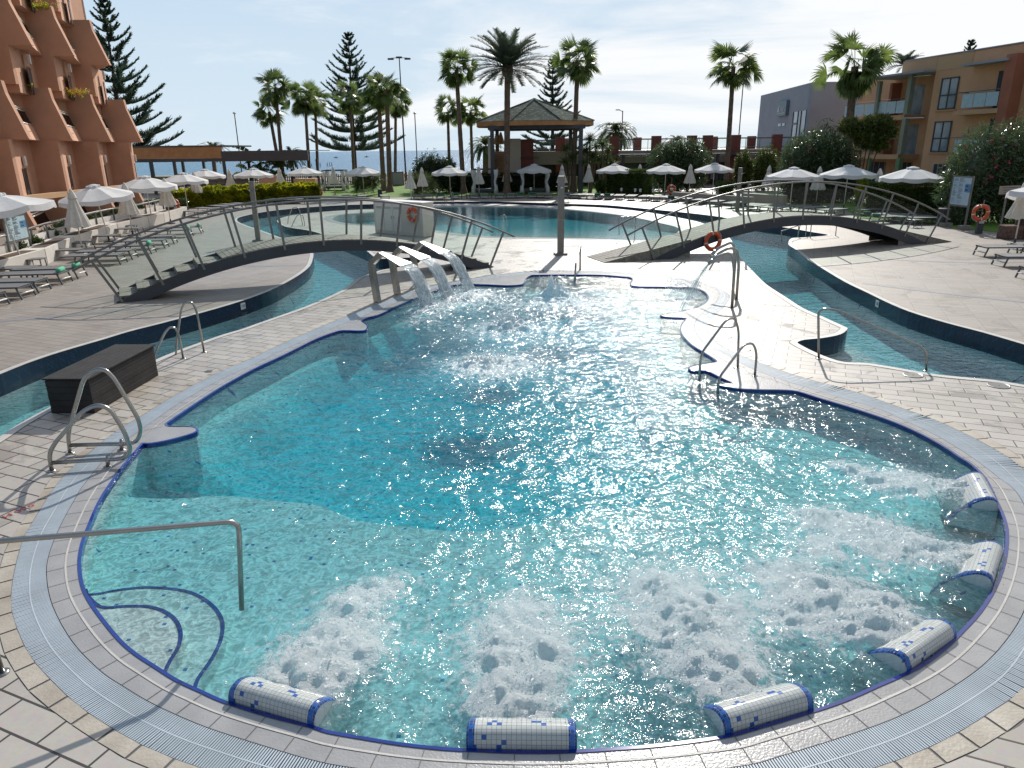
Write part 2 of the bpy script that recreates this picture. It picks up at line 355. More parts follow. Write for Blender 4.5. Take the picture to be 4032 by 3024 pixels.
def watermat(name, sig, bumps, foam=False, rough=.035, caus=None):
    """clear water: Fresnel reflection over an absorbing volume; foam where the surface is broken"""
    m, t, o = newmat(name); ge = t.nodes.new("ShaderNodeNewGeometry"); prev = None
    for sc, st, stretch in bumps:
        mp = nd(t, "ShaderNodeMapping"); mp.inputs['Scale'].default_value = stretch; t.links.new(ge.outputs['Position'], mp.inputs['Vector'])
        n = nd(t, "ShaderNodeTexNoise", Scale=sc, Detail=3, Roughness=.55, Distortion=.6); t.links.new(mp.outputs[0], n.inputs['Vector'])
        b = nd(t, "ShaderNodeBump", Strength=1.0, Distance=st); t.links.new(n.outputs['Fac'], b.inputs['Height'])
        if prev: t.links.new(prev.outputs[0], b.inputs['Normal'])
        prev = b
    lw = nd(t, "ShaderNodeLayerWeight", Blend=.5); t.links.new(prev.outputs[0], lw.inputs['Normal'])
    pw = nd(t, "ShaderNodeMath", _operation='POWER'); pw.inputs[1].default_value = 5; t.links.new(lw.outputs['Facing'], pw.inputs[0])
    fr = nd(t, "ShaderNodeMath", _operation='MULTIPLY_ADD'); fr.inputs[1].default_value = .97; fr.inputs[2].default_value = .022; t.links.new(pw.outputs[0], fr.inputs[0])
    gl = nd(t, "ShaderNodeBsdfGlossy", Roughness=rough); t.links.new(prev.outputs[0], gl.inputs['Normal'])
    tr = nd(t, "ShaderNodeBsdfTransparent"); tr.inputs[0].default_value = (1, 1, 1, 1)
    if caus:  # caustic light pattern painted into the transparent tint as a noise ramp
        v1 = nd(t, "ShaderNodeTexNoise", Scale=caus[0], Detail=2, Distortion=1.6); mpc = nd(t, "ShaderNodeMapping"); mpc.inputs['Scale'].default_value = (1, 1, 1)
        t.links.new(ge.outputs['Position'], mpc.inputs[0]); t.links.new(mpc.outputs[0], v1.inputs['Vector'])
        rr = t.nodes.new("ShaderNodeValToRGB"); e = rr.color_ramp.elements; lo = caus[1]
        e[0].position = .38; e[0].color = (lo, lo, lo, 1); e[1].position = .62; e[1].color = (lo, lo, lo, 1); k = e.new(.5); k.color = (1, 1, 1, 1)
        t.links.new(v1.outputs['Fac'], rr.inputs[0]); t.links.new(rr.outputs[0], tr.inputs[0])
    mxx = t.nodes.new("ShaderNodeMixShader"); t.links.new(fr.outputs[0], mxx.inputs[0]); t.links.new(tr.outputs[0], mxx.inputs[1]); t.links.new(gl.outputs[0], mxx.inputs[2])
    last = mxx
    if foam:
        at_ = nd(t, "ShaderNodeAttribute", _attribute_name='foam')
        n1 = nd(t, "ShaderNodeTexNoise", Scale=7, Detail=10, Roughness=.78, Distortion=1.1); t.links.new(ge.outputs['Position'], n1.inputs['Vector'])
        s1 = nd(t, "ShaderNodeMath", _operation='SUBTRACT'); s1.inputs[1].default_value = .5; t.links.new(n1.outputs['Fac'], s1.inputs[0])
        s2 = nd(t, "ShaderNodeMath", _operation='MULTIPLY_ADD'); s2.inputs[1].default_value = 3.8; t.links.new(s1.outputs[0], s2.inputs[0]); t.links.new(at_.outputs['Fac'], s2.inputs[2])
        n2_ = nd(t, "ShaderNodeTexNoise", Scale=26, Detail=6, Roughness=.75, Distortion=.6); t.links.new(ge.outputs['Position'], n2_.inputs['Vector'])
        s3 = nd(t, "ShaderNodeMath", _operation='SUBTRACT'); s3.inputs[1].default_value = .5; t.links.new(n2_.outputs['Fac'], s3.inputs[0])
        s4 = nd(t, "ShaderNodeMath", _operation='MULTIPLY_ADD'); s4.inputs[1].default_value = 2.0; t.links.new(s3.outputs[0], s4.inputs[0]); t.links.new(s2.outputs[0], s4.inputs[2])
        mr = t.nodes.new("ShaderNodeMapRange"); mr.interpolation_type = 'SMOOTHSTEP'; mr.inputs[1].default_value = .42; mr.inputs[2].default_value = 1.1; mr.inputs[4].default_value = .95
        t.links.new(s4.outputs[0], mr.inputs[0])
        # air bubbles under the surface make the water milky where the jets run
        mk = nd(t, "ShaderNodeBsdfTranslucent"); mk.inputs[0].default_value = (.55, .80, .86, 1); mk2 = nd(t, "ShaderNodeBsdfDiffuse"); mk2.inputs[0].default_value = (.55, .80, .86, 1)
        mkm = nd(t, "ShaderNodeMixShader", Fac=.5); t.links.new(mk.outputs[0], mkm.inputs[1]); t.links.new(mk2.outputs[0], mkm.inputs[2])
        ma = nd(t, "ShaderNodeMath", _operation='MULTIPLY_ADD'); ma.inputs[1].default_value = .22; ma.inputs[2].default_value = .02; ma.use_clamp = True; t.links.new(at_.outputs['Fac'], ma.inputs[0])
        mm_ = t.nodes.new("ShaderNodeMixShader"); t.links.new(ma.outputs[0], mm_.inputs[0]); t.links.new(mxx.outputs[0], mm_.inputs[1]); t.links.new(mkm.outputs[0], mm_.inputs[2]); mxx = mm_
        fp = nd(t, "ShaderNodeBsdfPrincipled", Roughness=.22); fp.inputs['Base Color'].default_value = (.96, .97, .98, 1)
        fp.inputs['Specular IOR Level'].default_value = .6
        nb = nd(t, "ShaderNodeTexNoise", Scale=45, Detail=7, Roughness=.8); t.links.new(ge.outputs['Position'], nb.inputs['Vector'])
        fb = nd(t, "ShaderNodeBump", Strength=.9, Distance=.035); t.links.new(nb.outputs['Fac'], fb.inputs['Height']); t.links.new(fb.outputs[0], fp.inputs['Normal'])
        tl = nd(t, "ShaderNodeBsdfTranslucent"); tl.inputs[0].default_value = (.88, .93, .95, 1); t.links.new(fb.outputs[0], tl.inputs['Normal'])
        fm = nd(t, "ShaderNodeMixShader", Fac=.32); t.links.new(fp.outputs[0], fm.inputs[1]); t.links.new(tl.outputs[0], fm.inputs[2])
        m2 = t.nodes.new("ShaderNodeMixShader"); t.links.new(mr.outputs[0], m2.inputs[0]); t.links.new(mxx.outputs[0], m2.inputs[1]); t.links.new(fm.outputs[0], m2.inputs[2]); last = m2
    t.links.new(last.outputs[0], o.inputs['Surface'])
    if sig:
        d = max(sig); va = nd(t, "ShaderNodeVolumeAbsorption", Density=d); va.inputs[0].default_value = (*[1 - s / d for s in sig], 1)
        t.links.new(va.outputs[0], o.inputs['Volume'])
    return m
M = {}
M['tile'] = tilemat('pool tiles', (.365, .325, .28), (.45, .405, .355), (.055, .045, .04), .50, .25, R(23), ms=.010, rough=.44, wet=.55)
M['tile2'] = tilemat('deck tiles', (.27, .228, .192), (.325, .278, .235), (.12, .10, .085), .60, .20, R(23), off=0, ms=.007, rough=.5, wet=.3)
M['band'] = tilemat('grey band tiles', (.20, .20, .21), (.24, .24, .25), (.12, .11, .1), .5, .5, R(10), rough=.5, ms=.005)
M['coping'] = pmat('wet grey coping', (.33, .32, .315), .27, .12, 2.5, .15, 60)
M['copingdry'] = pmat('pale coping', (.52, .49, .45), .45, .12, 3, .15, 60)
M['joint'] = pmat('tile joint', (.12, .11, .11), .7, .1, 5)
M['ring'] = pmat('ribbed beige tile', (.30, .25, .195), .5, .3, 1.7, .2, 40, col2=(.48, .43, .36))
M['grate'] = pmat('white plastic grating', (.46, .51, .55), .35, .1, 2)
M['channel'] = pmat('drain channel', (.05, .065, .09), .4, .3, 3)
M['cobalt'] = pmat('cobalt glazed tile', (.007, .02, .19), .12, .25, 8, coat=.5)
M['navy'] = mosaic('navy mosaic wall', (.012, .025, .06), (.02, .045, .10), .08, .025, grout=(.03, .035, .05))
M['shower'] = pmat('dull satin steel column', (.22, .21, .19), .42, .1, 3, metal=.55)
M['white_mosaic'] = mosaic('white mosaic pool lining', (.66, .68, .66), (.08, .17, .38), .010, .035, grout=(.56, .58, .56), rough=.9)
M['head_mosaic'] = mosaic('white mosaic with blue squares', (.52, .54, .52), (.03, .10, .33), .045, 1 / 30, uv=True, grout=(.27, .27, .25))
M['blue_mosaic'] = mosaic('blue mosaic edge', (.01, .05, .22), (.02, .12, .42), .3, .026, uv=True, grout=(.2, .25, .35))
M['steel'] = pmat('brushed stainless steel', (.36, .35, .33), .24, .08, 6, metal=1.0)
M['railsteel'] = pmat('satin steel rail', (.20, .20, .195), .36, .1, 6, metal=.85)
M['beam'] = pmat('grey painted steel beam', (.045, .05, .06), .45, .12, 2)
M['plank'] = None
M['glass'] = glassmat('clear guard glass', (.955, .985, .972))
M['white_cloth'] = pmat('white parasol cloth', (.80, .79, .78), .8, .05, 4, .1, 30, trans=.28)
M['beige_cloth'] = pmat('cream folded cloth', (.70, .66, .59), .85, .1, 5, .25, 25, trans=.18)
M['white_metal'] = pmat('white lacquered pole', (.68, .66, .60), .35, .08, 5)
M['lmesh'] = pmat('grey woven sling', (.13, .13, .135), .7, .15, 20, .3, 120)
M['lframe'] = pmat('silver grey lounger frame', (.13, .135, .14), .38, .1, 8, metal=.4)
M['towel'] = pmat('mint green towel', (.12, .45, .27), .95, .2, 10, .6, 60)
M['towel_dark'] = pmat('dark green towel', (.02, .13, .075), .95, .2, 10, .6, 60)
M['orange'] = pmat('orange lifebuoy', (.62, .09, .02), .45, .15, 6)
M['reflect'] = pmat('silver reflective band', (.6, .58, .55), .4, .1, 6)
M['box'] = pmat('charcoal decking boards', (.03, .028, .028), .75, .25, 4, .3, 30, spec=.25)
M['terracotta'] = pmat('terracotta render', (.56, .31, .205), .85, .10, .6, .2, 30)
M['orange_wall'] = pmat('ochre render', (.60, .34, .19), .85, .10, .5, .2, 30)
M['ochre_light'] = pmat('pale ochre band', (.55, .34, .19), .85, .08, .6, .2, 30)
M['rust'] = pmat('rust red render', (.36, .13, .075), .85, .12, .8, .2, 30)
M['grey_wall'] = pmat('grey render', (.32, .33, .37), .85, .07, .5, .15, 30)
M['cream_wall'] = pmat('cream render', (.50, .45, .38), .85, .06, .6, .15, 30)
M['beige_wall'] = pmat('beige render', (.38, .32, .26), .85, .08, .6, .15, 30)
M['red_wall'] = pmat('dark red render', (.19, .06, .048), .85, .12, .8, .15, 30)
M['dark'] = pmat('dark interior', (.02, .02, .022), .5, .2, 2)
M['winglass'] = pmat('curtained window glass', (.22, .26, .30), .08, .3, 1.2, spec=.9)
M['white_paint'] = pmat('white paint', (.72, .72, .70), .5, .05, 3)
M['white_wall'] = pmat('white planter wall', (.62, .58, .53), .75, .08, 1.5, .15, 30)
M['anthracite'] = pmat('anthracite metal', (.045, .048, .055), .45, .12, 2)
M['wood_fascia'] = pmat('orange timber fascia', (.36, .165, .06), .6, .3, 2.2, .2, 30, col2=(.46, .235, .09))
M['slate'] = mosaic('grey green roof tiles', (.17, .19, .17), (.23, .25, .22), .3, .22, grout=(.10, .11, .10), rough=.8)
M['trunk'] = pmat('fibrous palm trunk', (.15, .105, .075), .95, .35, 5, .8, 22)
M['bark'] = pmat('dark bark', (.07, .05, .04), .95, .3, 4, .6, 20)
M['fan'] = pmat('fan palm leaf', (.07, .11, .035), .42, .5, 1.5, trans=.55, col2=(.18, .24, .06))
M['date'] = pmat('grey green date palm leaf', (.055, .08, .05), .5, .3, 1.5, trans=.25, col2=(.12, .15, .10))
M['canary'] = pmat('deep green palm leaf', (.055, .085, .028), .4, .4, 1.2, trans=.4, col2=(.12, .16, .05))
M['pine'] = pmat('blue green needle sprays', (.04, .075, .055), .6, .4, 1.0, trans=.35, col2=(.08, .125, .075))
M['dead'] = pmat('dry palm fibre', (.22, .16, .08), .9, .3, 3, trans=.2)
M['hedge'] = pmat('clipped hedge leaf', (.04, .07, .014), .6, .4, 2.5, trans=.4, col2=(.10, .15, .025))
M['hedge_dark'] = pmat('dark hedge leaf', (.028, .048, .02), .55, .4, 2, trans=.35, col2=(.055, .085, .03))
M['lime'] = pmat('yellow green leaf', (.16, .21, .015), .5, .35, 1.2, trans=.6, col2=(.50, .48, .02))
M['oleander'] = pmat('oleander leaf', (.055, .09, .033), .26, .4, 2, trans=.35, col2=(.11, .16, .065), spec=.8)
M['ficus'] = pmat('ficus leaf', (.045, .065, .015), .4, .4, 2, trans=.4, col2=(.14, .17, .03))
M['pink'] = pmat('pink blossom', (.62, .10, .16), .7, .25, 8, trans=.3)
M['grass'] = pmat('lawn grass', (.07, .15, .012), .9, .4, .35, .9, 60, col2=(.15, .27, .02))
M['sand'] = pmat('grey beach sand', (.27, .24, .20), .95, .15, .15, .4, 2)
M['soil'] = pmat('planter soil', (.09, .055, .035), 1, .3, 6, .5, 30)
M['red_paint'] = pmat('faded red paint', (.45, .06, .05), .6, .3, 30)
M['ink'] = pmat('dark print', (.05, .06, .09), .6, .1, 9)
M['board'] = pmat('pale blue notice sheet', (.42, .56, .62), .3, .1, 4)
M['boardblue'] = pmat('blue notice panel', (.08, .25, .45), .3, .1, 4)
M['skin'] = pmat('tanned skin', (.30, .16, .10), .6, .1, 6)
M['clothd'] = pmat('dark beachwear', (.03, .04, .09), .8, .1, 6)
M['straw'] = pmat('straw parasol', (.35, .24, .12), .9, .25, 8, .4, 40)
def plankmat():
    m, t, o = newmat('weathered planks'); p = nd(t, "ShaderNodeBsdfPrincipled", Roughness=.75)
    ge = t.nodes.new("ShaderNodeNewGeometry"); n = nd(t, "ShaderNodeTexNoise", Scale=6, Detail=8, Roughness=.7, Distortion=1.0); t.links.new(ge.outputs['Position'], n.inputs[0])
    r = t.nodes.new("ShaderNodeValToRGB"); r.color_ramp.elements[0].position = .3; r.color_ramp.elements[0].color = (.10, .085, .065, 1)
    r.color_ramp.elements[1].position = .7; r.color_ramp.elements[1].color = (.33, .30, .25, 1)
    t.links.new(n.outputs['Fac'], r.inputs[0]); t.links.new(r.outputs[0], p.inputs['Base Color']); t.links.new(p.outputs[0], o.inputs[0]); return m
M['plank'] = plankmat()
# ================================================================== pools and paving
A_px = [(999,1453),(886,1515),(820,1556),(743,1607),(661,1663),(652,1671),(666,1680),(753,1681),(775,1691),(758,1707),(666,1733),(594,1746),(566,1746),(553,1753),(512,1802),(476,1843),(440,1895),(406,1945),(379,1995),(345,2076),(322,2137),(310,2205),(313,2266),(325,2320),(352,2374),(400,2442),(467,2523),(528,2577),(610,2631),(691,2682),(786,2726),(880,2768),(1050,2822),(1219,2865),(1293,2888),(1429,2912),(1578,2936),(1734,2953),(1849,2960),(2053,2968),(2236,2966),(2400,2956),(2600,2940),(2851,2907),(2969,2877),(3212,2803),(3338,2759),(3471,2700),(3618,2634),(3721,2560),(3795,2486),(3862,2412),(3921,2316),(3958,2213),(3969,2110),(3957,2043),(3928,1977),(3884,1888),(3830,1832),(3781,1801),(3723,1762),(3627,1709),(3530,1666),(3434,1632),(3338,1601),(3231,1569),(3144,1542),(3077,1536),(3000,1535),(2927,1532),(2880,1525),(2838,1516),(2860,1508),(2887,1508),(2826,1479),(2782,1460),(2735,1461),(2713,1450),(2745,1438),(2800,1429),(2822,1421),(2768,1385),(2724,1358),(2692,1325),(2681,1300),(2686,1278),(2702,1257),(2695,1251),(2659,1249),(2612,1246),(2606,1240),(2663,1230),(2720,1218),(2758,1206),(2783,1188),(2790,1170),(2773,1148),(2733,1134),(2693,1131),(2588,1129),(2489,1126),(2491,1104),(2484,1093),(2447,1089),(2368,1083),(2255,1082),(2187,1082),(2100,1083),(2087,1086),(2069,1098),(2062,1114),(2047,1121),(1997,1124),(1924,1121),(1827,1118),(1790,1122),(1725,1139),(1682,1158),(1617,1181),(1570,1201),(1490,1239),(1436,1254),(1422,1264),(1440,1277),(1446,1290),(1429,1302),(1353,1301),(1317,1308),(1245,1334),(1172,1370),(1100,1406)]
Gi_px = [(1000,1435),(871,1494),(717,1581),(589,1669),(512,1725),(441,1781),(389,1837),(328,1914),(308,1945),(237,2076),(193,2191),(186,2279),(210,2388),(284,2523),(393,2638),(488,2703),(582,2760),(681,2808),(799,2858),(928,2902),(1069,2946),(1212,2988),(1368,3020),(1700,3058),(2100,3072),(2500,3058),(2910,3018),(3087,2973),(3367,2885),(3544,2818),(3699,2737),(3869,2619),(3980,2494),(4040,2380),(4068,2250),(4068,2120),(4040,2010),(3993,1930),(3926,1878),(3858,1825),(3772,1766),(3675,1710),(3579,1664),(3463,1613),(3289,1560),(3193,1531),(3096,1502),(3000,1468),(2912,1428),(2862,1398),(2789,1365),(2753,1333),(2735,1300),(2735,1278),(2746,1253),(2771,1228),(2815,1194),(2831,1163),(2822,1140),(2780,1124),(2717,1110),(2608,1096),(2500,1087),(2389,1080),(2281,1077),(2187,1075),(2087,1078),(1943,1094),(1852,1108),(1760,1123),(1650,1155),(1540,1200),(1430,1244),(1300,1297),(1150,1362)]
Go_px = [(1000,1407),(840,1476),(666,1571),(563,1635),(451,1703),(359,1778),(282,1844),(215,1920),(146,2029),(95,2117),(60,2239),(45,2340),(51,2421),(88,2523),(135,2604),(230,2706),(312,2780),(400,2841),(501,2902),(610,2957),(792,3024),(1100,3115),(1600,3195),(2100,3215),(2700,3185),(3200,3095),(3485,3010),(3640,2951),(3766,2888),(3876,2820),(4032,2707),(4115,2570),(4165,2370),(4170,2150),(4120,1970),(4032,1852),(3964,1798),(3868,1743),(3772,1695),(3665,1647),(3579,1618),(3458,1574),(3328,1531),(3241,1509),(3135,1480),(3006,1434),(2912,1398),(2844,1365),(2807,1333),(2786,1304),(2786,1278),(2804,1253),(2844,1217),(2868,1185),(2874,1163),(2844,1143),(2789,1119),(2717,1101),(2608,1085),(2500,1075),(2389,1069),(2281,1066),(2187,1065),(2087,1067),(1943,1083),(1852,1098),(1750,1114),(1640,1142),(1530,1182),(1400,1231),(1280,1280),(1140,1340)]
Ro_px = [(1000,1392),(820,1474),(666,1551),(545,1620),(446,1687),(345,1760),(262,1830),(200,1885),(157,1950),(60,2095),(27,2150),(-5,2250),(-15,2400),(5,2543),(51,2638),(122,2733),(237,2824),(325,2885),(427,2950),(535,3007),(900,3135),(1500,3235),(2100,3265),(2800,3225),(3400,3110),(3640,3040),(3825,2966),(3950,2892),(4045,2830),(4165,2650),(4228,2400),(4230,2150),(4165,1930),(4032,1813),(3964,1764),(3878,1719),(3770,1668),(3665,1630),(3530,1586),(3410,1545),(3300,1512),(3160,1473),(3020,1427),(2930,1388),(2862,1354),(2828,1327),(2808,1303),(2808,1278),(2824,1253),(2864,1217),(2888,1187),(2895,1161),(2862,1136),(2800,1112),(2717,1094),(2608,1079),(2500,1069),(2389,1063),(2281,1060),(2187,1059),(2087,1061),(1943,1077),(1852,1091),(1745,1107),(1630,1134),(1515,1173),(1390,1221),(1270,1268),(1135,1326)]
polyA = smooth_poly(gp(A_px), 3)
polyGi = smooth_poly(gp(Gi_px), 6); polyGo = smooth_poly(gp(Go_px), 6); polyRo = smooth_poly(gp(Ro_px), 6)
in_px = [(-330,1960),(-180,1845),(-80,1772),(0,1720),(77,1669),(195,1605),(340,1540),(480,1478),(610,1418),(692,1384),(768,1356),(871,1320),(946,1298),(1000,1279),(1062,1257),(1206,1206),(1329,1152),(1369,1127),(1405,1098),(1434,1086),(1472,1074),(1500,1064),(1560,1054),(1640,1040),(1655,1020),(1620,1014),(1540,1018),(1490,1018),(1463,1004),(1445,989),(1410,975),(1264,921),(1206,906),(1134,895),(1105,884),(1092,873),(1096,864),(1120,855),(1152,848),(1242,837),(1360,828),(1500,821),(1660,806),(1800,803),(1950,803),(2100,808),(2245,812),(2389,819),(2534,834),(2643,852),(2715,866),(2769,880),(2830,905),(2872,936),(2894,975),(2919,1019),(2966,1070),(3017,1120),(3089,1167),(3162,1214),(3241,1248),(3289,1270),(3325,1286),(3337,1296),(3309,1317),(3241,1331),(3169,1338),(3142,1347),(3149,1357),(3217,1391),(3289,1418),(3338,1427),(3410,1430),(3506,1444),(3675,1473),(3820,1488),(3916,1497),(4032,1516),(4180,1535),(4380,1560)]
inner = smooth_poly(gp(in_px) + [(11,11.2),(15,9),(17,3),(12,-6),(-8,-6),(-12,0),(-10.5,6.5)], 3)
out_px = [(-300,1595),(-180,1545),(-80,1504),(0,1474),(102,1433),(205,1397),(307,1366),(410,1336),(512,1305),(615,1279),(692,1259),(808,1228),(953,1185),(1062,1145),(1134,1109),(1188,1076),(1221,1047),(1232,1018),(1233,997),(1215,975),(1170,957),(1109,937),(1025,906),(982,892),(953,881),(935,870),(938,858),(971,848),(1025,837),(1098,827),(1206,817),(1351,808),(1500,803),(1660,796),(1800,794),(1950,794),(2100,798),(2245,803),(2389,808),(2534,821),(2715,839),(2841,855),(2930,872),(3003,884),(3100,897),(3198,914),(3262,926),(3180,934),(3120,938),(3106,950),(3106,965),(3133,983),(3180,1022),(3234,1055),(3324,1109),(3415,1153),(3482,1186),(3579,1227),(3723,1271),(3868,1309),(4032,1357),(4180,1402),(4380,1470)]
outer = smooth_poly(gp(out_px) + [(14,13.8),(19,12),(21,3),(16,-10),(-12,-10),(-16,0),(-14,9)], 3)
C_px = [(1307,858),(1351,845),(1467,836),(1560,824),(1660,817),(1798,813),(1950,813),(2100,816),(2281,829),(2462,850),(2606,880),(2672,900),(2650,930),(2598,943),(2498,946),(2353,941),(2200,937),(2015,934),(1852,926),(1668,901),(1560,892),(1470,885),(1400,883),(1330,872)]
round_pool = smooth_poly(gp(C_px), 5)
# paving
sheet('pool_deck', [polyRo and inner, polyRo, round_pool], 0.0, M['tile'])
rect = [(-62, -14), (62, -14), (62, 92), (-62, 92)]
sheet('outer_deck', [rect, outer], 0.0, M['tile2'])
# coping, ribbed ring, overflow grating of the whirlpool
sheet('pool_coping', [polyGi, polyA], 0.004, M['coping'], thick=.06)
ribbon('drain_channel', polyGi, polyGi, -0.001, M['channel']) if False else None
def resample(poly, step):
    q = np.array(poly + [poly[0]]); d = np.linalg.norm(np.diff(q, axis=0), axis=1); s = np.r_[0, np.cumsum(d)]
    n = int(s[-1] / step); u = np.linspace(0, s[-1], n, endpoint=False)
    return np.stack([np.interp(u, s, q[:, 0]), np.interp(u, s, q[:, 1])], 1)
def nearest(P, poly):
    q = np.array(poly); a = q; b = np.roll(q, -1, 0); out = []
    for p in P:
        d = b - a; t = np.clip(((p - a) * d).sum(1) / ((d * d).sum(1) + 1e-12), 0, 1); c = a + d * t[:, None]
        out.append(c[np.argmin(((c - p) ** 2).sum(1))])
    return np.array(out)
Gs = resample(polyGi, 0.02); Gn = nearest(Gs, polyGo)
sheet('drain_channel', [polyGo, polyGi], -0.03, M['channel'])
m = MB(); hw = .0055
for k in range(len(Gs)):
    a, b = Gs[k], Gn[k]; d = b - a; l = np.linalg.norm(d)
    if l < .05: continue
    d = d / l; n_ = np.array([-d[1], d[0]]) * hw; z = 0.004; a = a + d * .006
    m.add([(*(a - n_), z), (*(a + n_), z), (*(b + n_), z), (*(b - n_), z), (*(a - n_), z - .02), (*(a + n_), z - .02), (*(b + n_), z - .02), (*(b - n_), z - .02)],
          [(0, 3, 2, 1), (0, 4, 7, 3), (1, 2, 6, 5)])
mid = (Gs + Gn) / 2; dd = (Gn - Gs) / (np.linalg.norm(Gn - Gs, axis=1)[:, None] + 1e-9) * .005
k0 = len(m.v); m.add([(*p, .0055) for p in mid - dd] + [(*p, .0055) for p in mid + dd], [(i, (i + 1) % len(mid), (i + 1) % len(mid) + len(mid), i + len(mid)) for i in range(len(mid))])
struct(m.build('overflow_grating', M['grate']))
# ribbed ring tiles, one by one with joints
sheet('ring_bed', [polyRo, polyGo], -0.001, M['joint'])
rs = resample(polyGo, .30); rn = nearest(rs, polyRo); m = MB(); nt_ = len(rs)
for k in range(nt_):
    a, b, c, d = rs[k], rs[(k + 1) % nt_], rn[(k + 1) % nt_], rn[k]
    if np.linalg.norm(d - a) < .03: continue
    cen = (a + b + c + d) / 4; q = [cen + (p - cen) * (1 - .012 / max(.05, np.linalg.norm(p - cen))) for p in (a, b, c, d)]
    m.add([(*p, .004) for p in q], [(0, 1, 2, 3)] if area(q) > 0 else [(3, 2, 1, 0)])
struct(m.build('ribbed_ring_tiles', M['ring']))
# joints across the coping and a raised ridge line
m = MB(); cs = resample(polyGi, .31); cn = nearest(cs, polyA)
for a, b in zip(cs, cn):
    d = b - a; l = np.linalg.norm(d); d = d / (l + 1e-9); n_ = np.array([-d[1], d[0]]) * .003; b = a + d * min(l * .95, .34)
    m.add([(*(a - n_), .0075), (*(a + n_), .0075), (*(b + n_), .0075), (*(b - n_), .0075)], [(0, 1, 2, 3)])
struct(m.build('coping_joints', M['joint']))
ri = resample(polyGi, .05); rq = nearest(ri, polyA); dv = rq - ri; ln = np.linalg.norm(dv, axis=1)[:, None]; dv = dv / (ln + 1e-9)
e1 = ri + dv * np.minimum(ln * .55, .20); e2 = ri + dv * np.minimum(ln * .62, .215)
m = MB(); nn = len(ri); m.add([(*p, .0078) for p in e1] + [(*p, .0085) for p in e2], [(i, (i + 1) % nn, (i + 1) % nn + nn, i + nn) for i in range(nn)])
struct(m.build('coping_ridge', M['copingdry']))
# cobalt nosing round the water's edge
Ain = offset(polyA, -.022); Aout = offset(polyA, .008); nA = len(polyA)
m = MB(); m.add([(*p, .010) for p in Aout] + [(*p, .006) for p in Ain] + [(*p, -.06) for p in Ain],
    [(i, (i + 1) % nA, (i + 1) % nA + nA, i + nA) for i in range(nA)] + [(i + nA, (i + 1) % nA + nA, (i + 1) % nA + 2 * nA, i + 2 * nA) for i in range(nA)])
struct(m.build('cobalt_edge_tiles', M['cobalt']))
# whirlpool basin
wallstrip('pool_wall', polyA, -1.55, -0.001, M['white_mosaic'])
deep_px = [(440,1935),(488,1954),(677,1964),(880,1952),(1100,1974),(1245,1988),(1353,2032),(1425,2053),(1606,2075),(1751,2090),(1896,2093),(2076,2068),(2257,2032),(2474,2003),(2620,1945),(2691,1890),(2730,1800),(2740,1700),(2700,1600),(2640,1480),(2600,1400),(2560,1320),(2540,1240),(2450,1180),(2250,1150),(2000,1180),(1750,1230),(1560,1290),(1450,1340),(1353,1385),(1245,1439),(1100,1511),(1000,1597),(871,1663),(789,1725),(700,1790),(560,1800),(500,1850)]
deep = smooth_poly(gp(deep_px, -.42), 4)
bench_out = offset(polyA, .05)
sheet('pool_bench_floor', [bench_out, deep], -.42, M['white_mosaic'])
dp_in = offset(deep, -.75); m = MB(); nn = len(deep); m.add([(*p, -.421) for p in deep] + [(*p, -1.05) for p in dp_in], [(i, (i + 1) % nn, (i + 1) % nn + nn, i + nn) for i in range(nn)]); struct(m.build('pool_slope', M['white_mosaic']))
sheet('pool_floor', [offset(deep, -.4)], -1.051, M['white_mosaic'])
nav = offset(deep, .03); nn = len(deep)
st1 = [(330,2322),(400,2385),(500,2383),(590,2385),(655,2405),(700,2440),(720,2490),(712,2545),(680,2600),(640,2660),(560,2625),(450,2540),(370,2440)]
st2 = [(300,2290),(345,2338),(480,2318),(600,2310),(740,2325),(830,2370),(880,2435),(880,2510),(845,2590),(790,2670),(750,2730),(600,2650),(450,2540),(340,2420)]
for px, z in ((st2, -.28), (st1, -.15)):
    q = smooth_poly(gp(px, z), 4)
    sheet('pool_step', [q], z, M['white_mosaic'], thick=.14); ribbon('step_nosing', q, offset(q, -.035), z + .005, M['blue_mosaic'] if False else M['cobalt'])

# river: walls, floor, pale coping strips
for poly, sgn, nm in ((inner, -1, 'river_wall'), (outer, 1, 'river_wall')):
    wallstrip(nm, poly, -.40, -.001, M['navy']); wallstrip('river_wall_lining', poly, -1.0, -.40, M['white_mosaic'])
    ribbon('river_coping', poly, offset(poly, .14 * sgn), .005, M['copingdry'])
    ribbon('river_coping_joint', offset(poly, .14 * sgn), offset(poly, .155 * sgn), .006, M['joint'])
sheet('river_floor', [offset(outer, .05), offset(inner, -.05)], -.92, M['white_mosaic'])
# steps down into the river inlet on the right
for i, px in enumerate([[(3142,1350),(3330,1330),(3420,1380),(3600,1500),(3300,1440)], [(3142,1350),(3300,1340),(3360,1390),(3480,1470),(3250,1420)]]):
    sheet('river_step', [gp(px, -.5 + .12 * i)], -.62 + .14 * i, M['white_mosaic'], thick=.14)
